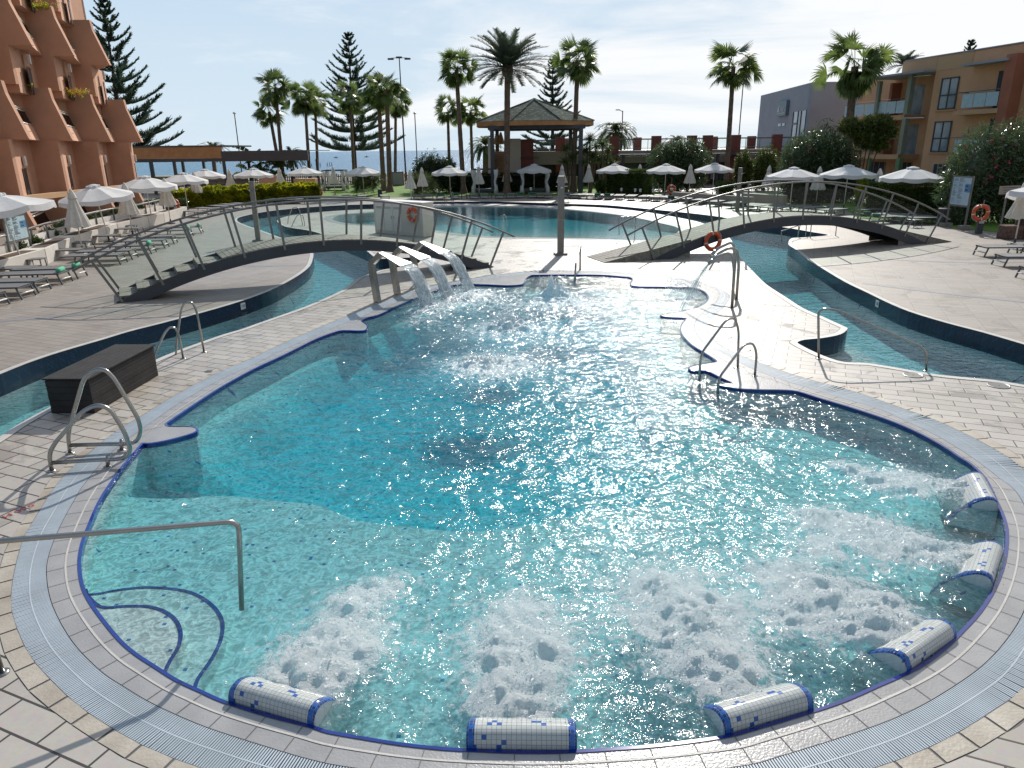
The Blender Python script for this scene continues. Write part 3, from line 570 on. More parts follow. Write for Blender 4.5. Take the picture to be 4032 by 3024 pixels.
# round pool: a beach entry in front, deeper behind
wallstrip('round_pool_wall', round_pool, -1.4, -.001, M['white_mosaic'])
ribbon('round_pool_coping', round_pool, offset(round_pool, .45), .005, M['coping'])
q = np.array(offset(round_pool, .05)); m = MB()
fl_ = sheet('round_pool_floor', [offset(round_pool, .05)], -1.25, M['white_mosaic'])
bm = bmesh.new(); bm.from_mesh(fl_.data); bmesh.ops.subdivide_edges(bm, edges=bm.edges[:], cuts=3, use_grid_fill=True); bm.to_mesh(fl_.data); bm.free()
off_ = fl_.location.copy(); fl_.location = (0, 0, 0)
for v in fl_.data.vertices: v.co.x += off_.x; v.co.y += off_.y
for v in fl_.data.vertices: v.co.z = -.12 - .45 * min(1, max(0, (v.co.y - 32.6) / 9.0))

# water of the three pools
sig_w = (.80, .105, .045)
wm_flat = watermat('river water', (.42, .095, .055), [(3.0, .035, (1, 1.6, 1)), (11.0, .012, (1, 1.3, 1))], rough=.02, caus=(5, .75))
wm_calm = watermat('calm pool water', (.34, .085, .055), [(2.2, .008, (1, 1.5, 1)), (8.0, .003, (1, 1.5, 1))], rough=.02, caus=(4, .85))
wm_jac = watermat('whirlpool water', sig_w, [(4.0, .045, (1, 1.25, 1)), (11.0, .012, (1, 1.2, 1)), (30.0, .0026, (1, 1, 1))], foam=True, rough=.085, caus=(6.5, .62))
def waterprism(name, loops, z, depth, mat):
    return sheet(name, loops, z, mat, thick=depth)
waterprism('river_water', [offset(outer, .02), offset(inner, -.02)], -.28, 1.3, wm_flat)
waterprism('round_pool_water', [offset(round_pool, .02)], -.03, 1.6, wm_calm)

# whirlpool surface: real waves, mounds over the jets
WZ = -.035; step = .023
xs = np.arange(-5.3, 6.6, step); ys = np.arange(3.4, 23.0, step); nx, ny = len(xs), len(ys)
GX, GY = np.meshgrid(xs, ys, indexing='ij'); P = np.stack([GX.ravel(), GY.ravel()], 1)
ins = inside(P, polyA).reshape(nx, ny)
cell = ins[:-1, :-1] | ins[1:, :-1] | ins[:-1, 1:] | ins[1:, 1:]
cell[1:, :] |= cell[:-1, :] & False
foam = np.zeros((nx, ny)); lift = np.zeros((nx, ny))
def jet(px, py, r, f, h=0.0, r2=None, ang=0):
    global foam, lift
    c = g(px, py); dx = GX - c[0]; dy = GY - c[1]; ca, sa = math.cos(ang), math.sin(ang)
    u = (dx * ca + dy * sa) / r; v = (-dx * sa + dy * ca) / (r2 or r); e = np.exp(-(u * u + v * v))
    foam += f * e; lift += h * e
for px, py, r in [(1200,2600,.30),(1130,2690,.22),(1250,2690,.20),(1330,2480,.30),(1400,2370,.25),(1520,2300,.2),(1420,2560,.18),(1330,2650,.15),
                  (1950,2780,.20),(2110,2790,.20),(2030,2690,.26),(2060,2580,.30),(2000,2500,.25),(2130,2560,.22),(2060,2400,.25),(1940,2600,.15),
                  (2860,2720,.24),(2800,2620,.28),(2700,2520,.30),(2640,2400,.30),(2750,2470,.25),(2900,2620,.2),(2600,2300,.25),(2800,2400,.25),
                  (3560,2500,.22),(3440,2440,.28),(3320,2380,.30),(3200,2330,.28),(3080,2260,.25),(3350,2480,.2),(3480,2380,.2),(3120,2420,.2),
                  (3820,2180,.20),(3700,2200,.24),(3600,2130,.28),(3450,2070,.28),(3300,2060,.26),(3200,2030,.25),(3480,2180,.2),(3250,2150,.2),
                  (3800,1930,.22),(3700,1900,.26),(3560,1880,.26),(3420,1870,.25),(3320,1840,.22),(3480,1920,.2),(3620,1950,.18)]:
    jet(px, py, r * 1.05, .62, .045); jet(px, py, r * 2.2, .11, .0)
# the jets under the waterfalls and the three bubbling domes
for px, py, r, f, h in [(2180,1172,.34,1.2,.42),(2200,1195,.6,.6,.08),(2005,1290,.38,1.2,.24),(1905,1440,.62,1.0,.10),(1905,1440,1.1,.35,.0),(2000,1300,1.0,.35,0)]:
    jet(px, py, r, f, h)
for px, py, r, f, h in [(1690,1215,.7,.95,.05),(1800,1170,.8,.95,.05),(1880,1150,.9,.6,.02),(1640,1260,.6,.5,.02),(2700,1165,.6,.8,.03),(2640,1150,.8,.4,.01),
                        (2000,1200,1.6,.55,0),(2350,1180,1.5,.60,0),(2300,1300,1.5,.45,0),(1850,1300,1.2,.42,0),(2100,1430,1.6,.42,0),(1600,1420,.9,.12,0),(2500,1240,1.0,.25,0)]:
    jet(px, py, r, f, h)
jet(2100, 2350, 1.4, .24); jet(2900, 2250, 1.3, .28); jet(3300, 2150, .9, .2); jet(1350, 2500, .9, .2); jet(2500, 2300, 1.2, .2); jet(2400, 1700, 2.0, .2)
foam = np.clip(foam, 0, 1.25)
wx = GX + .22 * pn(GX * 1.1, GY * 1.1); wy = GY + .22 * pn(GX * 1.1 + 40, GY * 1.1 + 9)
Z = .030 * pn(wx * 1.3, wy * 1.9) + .024 * pn(wx * 3.1 + 7, wy * 4.2) + .014 * pn(wx * 7.3 + 3, wy * 8.4) + .004 * pn(wx * 16, wy * 17)
turb = fbm(GX * 3.6, GY * 3.6, 4, .62); ridg = 1 - np.abs(fbm(GX * 5 + 30, GY * 5, 3, .6)) * 2.2
bil = np.abs(pn(GX * 3.3 + 5, GY * 3.3)) * 1.5 + .6 * np.abs(pn(GX * 7.4, GY * 7.4 + 3)) + .35 * np.abs(pn(GX * 15 + 9, GY * 15)) + .2 * np.abs(pn(GX * 29, GY * 29 + 4))
lift_n = lift * (.6 + .75 * bil + .25 * pn(GX * 9, GY * 9)) + np.clip(foam, 0, 1) ** 1.5 * (.045 * bil - .004)
# keep the waves low beside the coping
d_edge = np.full(nx * ny, 9.0); q = np.array(polyA)
far = ins.ravel().copy()
a = q; b = np.roll(q, -1, 0); dseg = b - a
for i in range(len(a)):
    lo = np.minimum(a[i], b[i]) - .35; hi = np.maximum(a[i], b[i]) + .35
    i0, i1 = np.searchsorted(xs, [lo[0], hi[0]]); j0, j1 = np.searchsorted(ys, [lo[1], hi[1]])
    if i1 <= i0 or j1 <= j0: continue
    X_ = GX[i0:i1, j0:j1]; Y_ = GY[i0:i1, j0:j1]; dx, dy = dseg[i]; t = np.clip(((X_ - a[i, 0]) * dx + (Y_ - a[i, 1]) * dy) / (dx * dx + dy * dy + 1e-12), 0, 1)
    dd_ = np.hypot(X_ - a[i, 0] - t * dx, Y_ - a[i, 1] - t * dy)
    blk = d_edge.reshape(nx, ny)[i0:i1, j0:j1]; np.minimum(blk, dd_, out=blk)
de = d_edge.reshape(nx, ny); k_e = np.clip((de - .04) / .22, 0, 1); k_e = np.where(ins, k_e, 0)
Zf = WZ + Z * (.25 + .75 * k_e) + np.maximum(lift_n, -.03) * k_e
# mesh: top grid cells + skirt + flat bottom, one closed volume
idx = -np.ones((nx, ny), int); used = np.zeros((nx, ny), bool)
used[:-1, :-1] |= cell; used[1:, :-1] |= cell; used[:-1, 1:] |= cell; used[1:, 1:] |= cell
ids = np.nonzero(used.ravel())[0]; idx.ravel()[ids] = np.arange(len(ids)); nT = len(ids)
VT = np.stack([GX.ravel()[ids], GY.ravel()[ids], Zf.ravel()[ids]], 1)
VB = VT.copy(); VB[:, 2] = -1.8
ci, cj = np.nonzero(cell)
FT = np.stack([idx[ci, cj], idx[ci + 1, cj], idx[ci + 1, cj + 1], idx[ci, cj + 1]], 1)
FB = FT[:, ::-1] + nT
sk = []
for di, dj, e in ((-1, 0, (3, 0)), (1, 0, (1, 2)), (0, -1, (0, 1)), (0, 1, (2, 3))):
    ni, nj = ci + di, cj + dj; ok = (ni >= 0) & (ni < nx - 1) & (nj >= 0) & (nj < ny - 1); nb = np.ones(len(ci), bool)
    nb[ok] = ~cell[ni[ok], nj[ok]]
    a_, b_ = FT[nb, e[0]], FT[nb, e[1]]; sk.append(np.stack([b_, a_, a_ + nT, b_ + nT], 1))
FA = np.concatenate([FT, FB] + sk)
wat = npmesh('whirlpool_water', np.concatenate([VT, VB]), FA, wm_jac); struct(wat)
fa = wat.data.attributes.new('foam', 'FLOAT', 'POINT'); fa.data.foreach_set('value', np.concatenate([foam.ravel()[ids] * np.clip((de.ravel()[ids]) / .08, 0, 1), np.zeros(nT)]).astype(np.float32))
sm = np.zeros(len(FA), bool); sm[:len(FT)] = True; wat.data.polygons.foreach_set('use_smooth', sm)
# spray: loose droplets over the jets
DR = []
def spray(px, py, n, r, h, sz=1.0):
    c = g(px, py)
    for _ in range(n):
        a_ = random.random() * 6.28; q_ = r * math.sqrt(random.random()); DR.append((c[0] + q_ * math.cos(a_), c[1] + q_ * math.sin(a_), WZ + .02 + h * random.random() ** 2, random.uniform(.003, .009) * sz))
for px, py in [(1200,2620),(1300,2520),(1400,2400),(1960,2760),(2090,2760),(2040,2640),(2060,2520),(2850,2700),(2770,2590),(2680,2460),(3520,2480),(3380,2400),(3220,2340),(3780,2180),(3640,2150),(3460,2080),(3780,1930),(3640,1890),(3440,1860)]: spray(px, py, 150, .36, .16)
for px, py, h in [(2180,1165,.55),(2005,1285,.35),(1905,1430,.2)]: spray(px, py, 700, .40, h, 2.0)
for px, py in [(1700,1210),(1800,1170),(2690,1160)]: spray(px, py, 900, .50, .45, 1.7)
m = MB()
for x, y, z, r_ in DR:
    m.add([(x - r_, y, z), (x + r_, y, z), (x, y - r_, z), (x, y + r_, z), (x, y, z - r_), (x, y, z + r_)], [(0, 2, 5), (2, 1, 5), (1, 3, 5), (3, 0, 5), (2, 0, 4), (1, 2, 4), (3, 1, 4), (0, 3, 4)])
M['drop'] = pmat('water droplets', (.75, .82, .85), .1, .05, 9, spec=.8, trans=.4)
tag(m.build('spray', M['drop'], smooth=True), 'white water spray thrown up over the whirlpool jets', 'spray', kind='stuff')

# sand, sea, lawns
m = MB(); m.add([(-400, 91.9, -.05), (400, 91.9, -.05), (400, 110, -1.0), (-400, 110, -1.0), (400, 260, -2.3), (-400, 260, -2.3)], [(0, 1, 2, 3), (3, 2, 4, 5)]); struct(m.build('beach', M['sand']))
m = MB(); m.add([(-400, -200, -2.4), (400, -200, -2.4), (400, 260, -2.4), (-400, 260, -2.4)], [(0, 1, 2, 3)]); struct(m.build('ground', M['sand']))
def seamat():
    m_, t, o = newmat('sea water'); p = nd(t, "ShaderNodeBsdfPrincipled", Roughness=.24, IOR=1.33); p.inputs['Base Color'].default_value = (.03, .14, .26, 1)
    ge = t.nodes.new("ShaderNodeNewGeometry"); prev = None
    for sc, st, y in ((.35, .9, 1.0), (1.6, .3, 1.0), (.06, 1.5, .6)):
        mp_ = nd(t, "ShaderNodeMapping"); mp_.inputs['Scale'].default_value = (.45, y, 1); t.links.new(ge.outputs['Position'], mp_.inputs[0])
        n = nd(t, "ShaderNodeTexNoise", Scale=sc, Detail=4, Roughness=.6); t.links.new(mp_.outputs[0], n.inputs[0])
        b = nd(t, "ShaderNodeBump", Strength=1, Distance=st); t.links.new(n.outputs['Fac'], b.inputs['Height'])
        if prev: t.links.new(prev.outputs[0], b.inputs['Normal'])
        prev = b
    t.links.new(prev.outputs[0], p.inputs['Normal']); t.links.new(p.outputs[0], o.inputs[0]); return m_
m = MB(); m.add([(-9000, 190, -1.75), (9000, 190, -1.75), (9000, 16000, -1.75), (-9000, 16000, -1.75)], [(0, 1, 2, 3)]); struct(m.build('sea', seamat()))
sheet('lawn', [gp([(1240,781),(1450,776),(1640,778),(1850,773),(2100,770),(2300,769),(2500,773),(2640,780)]) + [(15, 91), (-26, 91)]], .012, M['grass'])
sheet('lawn', [gp([(3380,862),(3631,878),(3772,900),(3964,918),(4200,945),(4250,830),(3500,790),(3300,800)])], .012, M['grass'])
sheet('lawn', [gp([(2930,790),(3120,800),(3300,810),(3380,790),(3200,760),(2960,760)])], .014, M['grass'])
for px in ([(3400,1115),(3560,1135),(3750,1158),(4100,1195)], [(3300,995),(3500,1020),(3700,1030),(3906,1034),(4100,1030)], [(-60,1268),(120,1255),(300,1240),(461,1223),(620,1200)], [(960,1048),(1080,1047),(1215,1044)]):
    q = smooth_poly(gp(px), 5, closed=False); q = np.array(q); tt = np.gradient(q, axis=0); tt /= np.linalg.norm(tt, axis=1)[:, None]; nn_ = np.stack([-tt[:, 1], tt[:, 0]], 1) * .13
    ribbon('grey_tile_band', list(q - nn_), list(q + nn_), .004, M['band'], closed=False)
# skimmer lids and drain covers in the paving
for px, r_ in (((3595,1478), .16), ((3932,1519), .17), ((2864,1328), .09), ((2939,1378), .09), ((822,1462), .07)):
    c = g(*px); m = MB(); m.lathe([(r_, 0), (r_, .008), (r_ - .012, .011), (r_ - .02, .008), (.02, .008), (.015, .012)], (c[0], c[1], .001), 24)
    o = m.build('skimmer_lid', M['railsteel'])
    tag(o, {3595: 'round steel lid in the paving under the long stair handrail', 3932: 'round steel lid in the paving at the right edge by the river', 2864: 'small oval lid in the paving nearest the water spouts', 2939: 'small oval lid in the paving above the two hooped handrails', 822: 'small drain cover beside the grating near the dark box'}[px[0]], 'lid', 'lids set in the pool paving')
def text3(name, s, px, size, ang, mat, z=.006):
    c = bpy.data.curves.new(name, 'FONT'); c.body = s; c.size = size; c.align_x = 'CENTER'; c.align_y = 'CENTER'; c.extrude = .0005
    o = bpy.data.objects.new(name, c); COL.objects.link(o); p = g(*px); o.location = (p[0], p[1], z); o.rotation_euler = (0, 0, ang); c.materials.append(mat)
    dg = bpy.context.evaluated_depsgraph_get(); me = bpy.data.meshes.new_from_object(o.evaluated_get(dg)); q = bpy.data.objects.new(name, me); q.location = o.location; q.rotation_euler = o.rotation_euler
    COL.objects.link(q); bpy.data.objects.remove(o); q.name = name
    if not me.materials: me.materials.append(mat)
    return q
tag(text3('depth_marking', '0,50 M', (3352, 1526), .085, R(180 - 24), M['red_paint']), 'faded red depth figures painted beside the grating under the handrail shadow', 'depth marking')
tag(text3('depth_marking', '0,50 M', (73, 2012), .12, R(-118), M['red_paint']), 'red depth figures painted beside the left grating below the hooped rails', 'depth marking')

def wall_depth(px, py, lab):
    p = g(px, py)[:2]; q = np.array(outer); i = int(np.argmin(((q - p) ** 2).sum(1))); a_, b_ = q[i - 1], q[(i + 1) % len(q)]; d_ = (b_ - a_) / np.linalg.norm(b_ - a_); n_ = np.array([-d_[1], d_[0]])
    if inside(np.array([q[i] + n_ * .2]), outer)[0] == False: n_ = -n_
    if np.cross(n_, d_) < 0: d_ = -d_
    c = q[i] + n_ * .012; ang = math.atan2(n_[0], -n_[1]); t = thing('depth_plate', lab, 'depth marking', (c[0], c[1], -.14), 0, 'depth plates on the river wall')
    m = MB(); m.box((c[0], c[1], -.14), (.20, .008, .17), ang); m.build('plate', M['white_paint'], t)
    o = text3('figures', '120', (px, py), .10, 0, M['ink']); o.rotation_euler = (R(90), 0, ang); o.parent = t; o.location = (float(n_[0]) * .007, float(n_[1]) * .007, 0)
wall_depth(962, 1182, 'white plate reading 120 on the left river wall beyond the dark box')
wall_depth(3462, 1178, 'white plate reading 120 on the right river wall')
# ================================================================== bridges
def arc_bridge(name, label, F1, F2, sc, zc, Rt, Rb, Rr, width, deck0, deck1, steps, ramps, n_post=11, s0=.05, s1=None):
    A = np.array(g(*F1)); B = np.array(g(*F2)); Ln = np.linalg.norm(B - A); d = (B - A) / Ln; nrm = np.array([-d[1], d[0], 0])
    root = thing(name, label, 'footbridge', (A + B) / 2 + nrm * width / 2)
    s1 = s1 or Ln - .05
    def P(s, z, o=0.0): return A + d * s + nrm * o + np.array([0, 0, z])
    def arc(Rr_, s): return zc + math.sqrt(max(Rr_ ** 2 - (s - sc) ** 2, 0))
    for o in (0.0, width):
        m = MB(); N = 44; ss = [s0 - .1 + (s1 - s0 + .2) * i / N for i in range(N + 1)]; vs = []
        for s in ss:
            zt = max(arc(Rt, s), .012); zb = max(arc(Rb, s), .004); zb = min(zb, zt - .008)
            for oo in (o - .045, o + .045): vs += [P(s, zt, oo), P(s, zb, oo)]
        fs = []
        for i in range(N):
            a = 4 * i; b = a + 4
            fs += [(a, b, b + 1, a + 1), (a + 2, a + 3, b + 3, b + 2), (a, a + 2, b + 2, b), (a + 1, b + 1, b + 3, a + 3)]
        m.add(vs, fs); m.build('beam', M['beam'], root)
    # planks along the arc
    m = MB(); pw = .145; s = deck0
    while s < deck1 - .02:
        a_ = arc(Rt, s) + .035; b_ = arc(Rt, s + pw - .012) + .035
        p = [P(s, a_, -.06), P(s + pw - .012, b_, -.06), P(s + pw - .012, b_, width + .06), P(s, a_, width + .06)]; q = [x - np.array([0, 0, .035]) for x in p]
        m.add(p + q, [(0, 1, 2, 3), (4, 7, 6, 5), (0, 4, 5, 1), (2, 6, 7, 3), (1, 5, 6, 2), (3, 7, 4, 0)]); s += pw
    for r in ramps:
        sa, za, sb, zb = r; N = int(abs(sb - sa) / pw)
        for i in range(N):
            u0_, u1_ = i / N, (i + .92) / N; a_, b_ = sa + (sb - sa) * u0_, sa + (sb - sa) * u1_; za_, zb_ = za + (zb - za) * u0_, za + (zb - za) * u1_
            p = [P(a_, za_, -.04), P(b_, zb_, -.04), P(b_, zb_, width + .04), P(a_, za_, width + .04)]; q = [x - np.array([0, 0, .03]) for x in p]
            m.add(p + q, [(0, 1, 2, 3), (4, 7, 6, 5), (0, 4, 5, 1), (2, 6, 7, 3), (1, 5, 6, 2), (3, 7, 4, 0)])
        # dark sides under the ramp
        for oo in (-.03, width + .03): m.add([P(sa, .003, oo), P(sb, .003, oo), P(sb, zb - .03, oo), P(sa, max(za - .03, .004), oo)], [(0, 1, 2, 3)])
    m.build('deck', M['plank'], root)
    for sa, sb, z in steps:
        m = MB(); c = P((sa + sb) / 2, z - .03, width / 2); rz = math.atan2(d[1], d[0])
        m.box(c, (sb - sa, width - .1, .05), rz); m.box(P(sa if sa < Ln / 2 else sb, z - .11, width / 2), (.02, width - .12, .14), rz)
        k = 3
        for i in range(1, k): m.box(P(sa + (sb - sa) * i / k, z - .0035, width / 2), (.008, width - .1, .004), rz)
        m.build('step', M['plank'], root)
    # posts, glass, handrails on both sides
    for o, off in ((-.05, -.03), (width + .05, .03)):
        tops = []; th0 = math.asin((s0 - sc) / Rt); th1 = math.asin((s1 - sc) / Rt)
        for i in range(n_post):
            th = th0 + (th1 - th0) * i / (n_post - 1)
            b = P(sc + (Rt - .12) * math.sin(th), max(zc + (Rt - .12) * math.cos(th), .02), o); t_ = P(sc + Rr * math.sin(th), zc + Rr * math.cos(th), o)
            m = MB(); m.bar(b, t_, .028, .065, side=tuple(nrm)); m.build('post', M['railsteel'], root); tops.append((b, t_, th))
        ends = [P(sc + Rr * math.sin(th0 - .035), zc + Rr * math.cos(th0 - .035), o)] + [P(sc + Rr * math.sin(th0 + (th1 - th0) * i / 50), zc + Rr * math.cos(th0 + (th1 - th0) * i / 50), o) for i in range(51)] + [P(sc + Rr * math.sin(th1 + .03), zc + Rr * math.cos(th1 + .03), o)]
        m = MB(); m.tube(ends, .03, 8); m.build('handrail', M['railsteel'], root, smooth=True)
        for i in range(n_post - 1):
            (b0, t0, _), (b1, t1, _) = tops[i], tops[i + 1]
            u = lambda p, q, k: p + (q - p) * k
            g0, g1, g2, g3 = u(b0, t0, .13), u(b1, t1, .13), u(b1, t1, .86), u(b0, t0, .86)
            e = d * .05; q4 = [g0 + e, g1 - e, g2 - e, g3 + e]; th_ = nrm * .006
            m = MB(); m.add([x - th_ for x in q4] + [x + th_ for x in q4], [(0, 1, 2, 3), (7, 6, 5, 4), (0, 4, 5, 1), (1, 5, 6, 2), (2, 6, 7, 3), (3, 7, 4, 0)]); m.build('glass_panel', M['glass'], root)
    return root
arc_bridge('footbridge', 'left arched footbridge with wooden steps at both ends and glass panels', (467, 1192), (1937, 1052), 5.62, -12.42, 13.67, 13.36, 14.87, 1.5, 2.75, 8.75,
           [(.05, .55, .17), (.5, 1.0, .34), (1.0, 1.6, .52), (1.55, 2.2, .70), (2.1, 2.8, .87), (8.7, 9.3, .82), (9.25, 9.8, .66), (9.75, 10.25, .50), (10.2, 10.7, .34), (10.65, 11.15, .17)], [])
arc_bridge('footbridge', 'right arched footbridge with plank ramps, a lifebuoy at its near foot', (2557, 1024), (3668, 957), 6.2, -13.9, 15.19, 14.86, 16.43, 1.5, 1.6, 10.9,
           [], [(-1.75, .02, 1.6, .66), (13.6, .02, 10.9, .60)], s0=.12, s1=12.35)

# ================================================================== steel tubes at the pools
def tubething(name, label, cat, paths, r=.021, flanges=(), group=None, part='rail'):
    z0 = min(float(p[2]) for P_ in paths for p in P_); base = paths[0][0]
    t = thing(name, label, cat, (base[0], base[1], 0), group=group)
    for P_ in paths:
        m = MB(); m.tube(P_, r, 10); m.build(part, M['steel'], t, smooth=True)
    for f in flanges:
        m = MB(); m.lathe([(.055, 0), (.055, .006), (.03, .014)], (f[0], f[1], .001), 16); m.build('flange', M['steel'], t, smooth=True)
    return t
def rounded(pts, n=6, rad=.12):
    P_ = [np.array(p, float) for p in pts]; out = [P_[0]]
    for i in range(1, len(P_) - 1):
        a, b, c = P_[i - 1], P_[i], P_[i + 1]; da = np.linalg.norm(a - b); dc = np.linalg.norm(c - b); r_ = min(rad, da * .49, dc * .49)
        p0 = b + (a - b) / da * r_; p1 = b + (c - b) / dc * r_
        for k in range(n + 1):
            t = k / n; out.append((1 - t) ** 2 * p0 + 2 * t * (1 - t) * b + t * t * p1)
    out.append(P_[-1]); return out
def loop3(b1, b2, pts, z_in_water=None, rad=.12):
    v = vplane(g(*b1), g(*b2), pts); return rounded(v, 6, rad)
# long stair handrail on the right
f1, f2 = g(3224, 1413), g(3647, 1461)
tubething('stair_handrail', 'long single handrail with rounded bends beside the steps at the right', 'handrail',
          [rounded([f1, vplane(f1, f2, [(3222, 1215)])[0], vplane(f1, f2, [(3292, 1219)])[0], vplane(f1, f2, [(3650, 1375)])[0], f2], 8, .16)], .022, [f1, f2])
# two hooped rails on the right edge of the whirlpool
for lab, b, w_, pts in (('taller hooped handrail dipping into the whirlpool on its right edge', (2900, 1450), (2757, 1500), [(2905, 1450), (2909, 1300), (2893, 1250), (2860, 1258), (2766, 1385), (2757, 1420), (2754, 1500)]),
                        ('lower hooped handrail dipping into the whirlpool in front of the taller one', (2972, 1481), (2829, 1545), [(2972, 1481), (2980, 1390), (2965, 1350), (2930, 1356), (2838, 1478), (2829, 1505), (2826, 1550)])):
    tubething('pool_handrail', lab, 'handrail', [rounded(vplane(g(*b), g(*w_), pts), 6, .13)], .021, [g(*b)], group='hooped handrails at the pools')
# far rail of the whirlpool
tubething('pool_handrail', 'narrow bent handrail standing at the far edge of the whirlpool', 'handrail', [rounded([g(2284, 1062), vplane(g(2284, 1062), g(2263, 1109), [(2285, 962)])[0], vplane(g(2284, 1062), g(2263, 1109), [(2267, 1040)])[0], vplane(g(2284, 1062), g(2263, 1109), [(2263, 1125)])[0]], 6, .08)], .03, [g(2284, 1062)], group='hooped handrails at the pools')
# front left rail
fa_, fb_ = g(8, 2650), g(950, 2420, -.05)
v = vplane(fa_, g(950, 2400), [(-20, 2118), (940, 2052), (952, 2400)])
tubething('stair_handrail', 'straight handrail crossing the near left edge of the whirlpool into the water', 'handrail', [rounded([fa_, np.array([fa_[0], fa_[1], v[0][2]]), v[1], v[2]], 8, .10)], .022, [fa_])
# A-shaped entry rails at the left of the whirlpool
for lab, b1, b2, pts, stub in (('nearer bent entry rail with foot bar over the left grating', (202, 1855), (425, 1838), [(205, 1855), (193, 1790), (215, 1745), (330, 1615), (385, 1592), (435, 1612), (490, 1700), (513, 1765), (505, 1795), (470, 1808), (400, 1810), (205, 1822)], (425, 1838)),
                               ('taller bent entry rail with foot bar behind the nearer one', (277, 1785), (479, 1773), [(277, 1785), (268, 1720), (280, 1660), (330, 1490), (375, 1453), (415, 1456), (450, 1490), (545, 1650), (556, 1700), (540, 1735), (515, 1747), (275, 1753)], (479, 1773))):
    A_, B_ = g(*b1), g(*b2); v = vplane(A_, B_, pts); u = vplane(A_, B_, [(stub[0], stub[1] - 42)])[0]
    tubething('entry_rail', lab, 'handrail', [rounded(v, 5, .09), [u, B_]], .027, [A_, B_], group='bent entry rails')
# river ladder hoops
for lab, b1, b2, pts in (('lower hoop of the river ladder beside the dark box', (722, 1412), (608, 1430), [(722, 1412), (704, 1320), (690, 1290), (668, 1288), (648, 1310), (606, 1400), (608, 1450)]),
                         ('taller hoop of the river ladder beside the dark box', (804, 1387), (692, 1396), [(804, 1387), (774, 1225), (758, 1190), (730, 1188), (714, 1215), (695, 1345), (692, 1420)]),
                         ('lower hooped rail at the river tip seen through the left bridge', (1201, 889), (1147, 893), [(1201, 889), (1193, 850), (1183, 843), (1168, 850), (1148, 893), (1147, 905)]),
                         ('taller hooped rail at the river tip seen through the left bridge', (1192, 886), (1132, 882), [(1192, 886), (1179, 825), (1168, 815), (1150, 820), (1135, 858), (1132, 895)])):
    tubething('river_ladder_rail', lab, 'handrail', [rounded(vplane(g(*b1), g(*b2), pts), 6, .12)], .021, [g(*b1)], group='hoops of the river ladders')
# rails round the stair inlet beyond the right bridge
for lab, pa in (('front sloping rail at the river stairs under the right bridge', [(3078, 954, 0), (3076, 910, 1), (3145, 888, 1), (3142, 932, 0)]), ('middle rail at the river stairs under the right bridge', [(3142, 934, 0), (3150, 885, 1), (3176, 884, 1), (3172, 930, 0)]),
                ('right rail at the river stairs under the right bridge', [(3190, 937, 0), (3195, 880, 1), (3295, 880, 1), (3290, 928, 0)])):
    A_ = g(pa[0][0], pa[0][1]); B_ = g(pa[3][0], pa[3][1])
    v = vplane(A_, B_, [(p[0], p[1]) for p in pa]); tubething('river_stair_rail', lab, 'handrail', [rounded(v, 5, .12)], .02, [], group='rails at the river stairs')
# rails of the round pool
for lab, pts in (('stair rail standing in the left of the round pool', [(1982, 910), (1982, 841), (1997, 858), (1996, 900)]),
                 ('stair rail standing in the right of the round pool', [(2498, 943), (2503, 849), (2436, 856), (2438, 925)]),
                 ('left ladder rail at the far rim of the round pool', [(1749, 810), (1750, 770), (1757, 768), (1757, 808)]),
                 ('tall ladder rail at the far rim of the round pool', [(1780, 812), (1778, 757), (1784, 757), (1785, 810)]),
                 ('curved ladder rail behind the steel shower column, left side', [(2187, 812), (2189, 780), (2200, 768), (2210, 772)]),
                 ('curved ladder rail behind the steel shower column, right side', [(2237, 811), (2237, 785), (2228, 770), (2222, 768)])):
    A_ = g(*pts[0]); B_ = A_ + np.array([1.0, .35, 0]); v = vplane(A_, B_, pts); v[0][2] = -.3; tubething('pool_ladder_rail', lab, 'handrail', [rounded(v, 5, .12)], .02, [], group='rails of the round pool')
# water spouts on the right: three bent pipes with thin jets
for i, (lab, b, top, noz, tipw) in enumerate((('nearest of the three bent water spouts', (2882, 1213), (2862, 996), (2794, 1036), (2700, 1140)),
                                             ('middle one of the three bent water spouts', (2900, 1179), (2874, 975), (2809, 1018), (2680, 1135)),
                                             ('farthest of the three bent water spouts', (2886, 1150), (2876, 955), (2805, 1000), (2670, 1128)))):
    B_ = g(*b); N_ = B_ + np.array([-1.0, -.15, 0]); v = vplane(B_, N_, [b, (b[0] + 9, top[1] + 70), (b[0] + 2, top[1] + 8), top, (noz[0] + 22, noz[1] - 22), noz])
    t = tubething('water_spout', lab, 'water spout', [rounded(v, 5, .10)], .036, [B_], group='bent water spouts', part='pipe')
    m = MB(); dv_ = (v[-1] - v[-2]); dv_ /= np.linalg.norm(dv_); m.tube([v[-1] - dv_ * .12, v[-1] + dv_ * .03], .044, 10); m.build('nozzle', M['steel'], t, smooth=True)
    if i < 2:
        p0 = v[-1]; hz_ = np.array([dv_[0], dv_[1], 0]); m = MB(); pts = []
        vx = 2.3; tt = 0
        for k in range(26):
            tt = k * .022; q = p0 + dv_ * 2.6 * tt + np.array([0, 0, -4.9 * tt * tt]); 
            if q[2] < -.03: break
            pts.append(q)
        for j in range(5):
            oo = [np.array([random.gauss(0, .012), random.gauss(0, .012), 0]) for _ in range(2)]
            m.tube([q + oo[0] * (1 + .18 * k) + np.array([0, 0, .006 * math.sin(k * 1.3 + j)]) for k, q in enumerate(pts)], [.009 + .003 * math.sin(k * 1.7 + j) for k in range(len(pts))], 5)
        tag(m.build("water_jet", M["steel"], smooth=True), ('nearer' if i == 0 else 'farther') + ' thin arc of water falling from a bent spout', 'water jet', 'thin water arcs')
M['fall'] = None
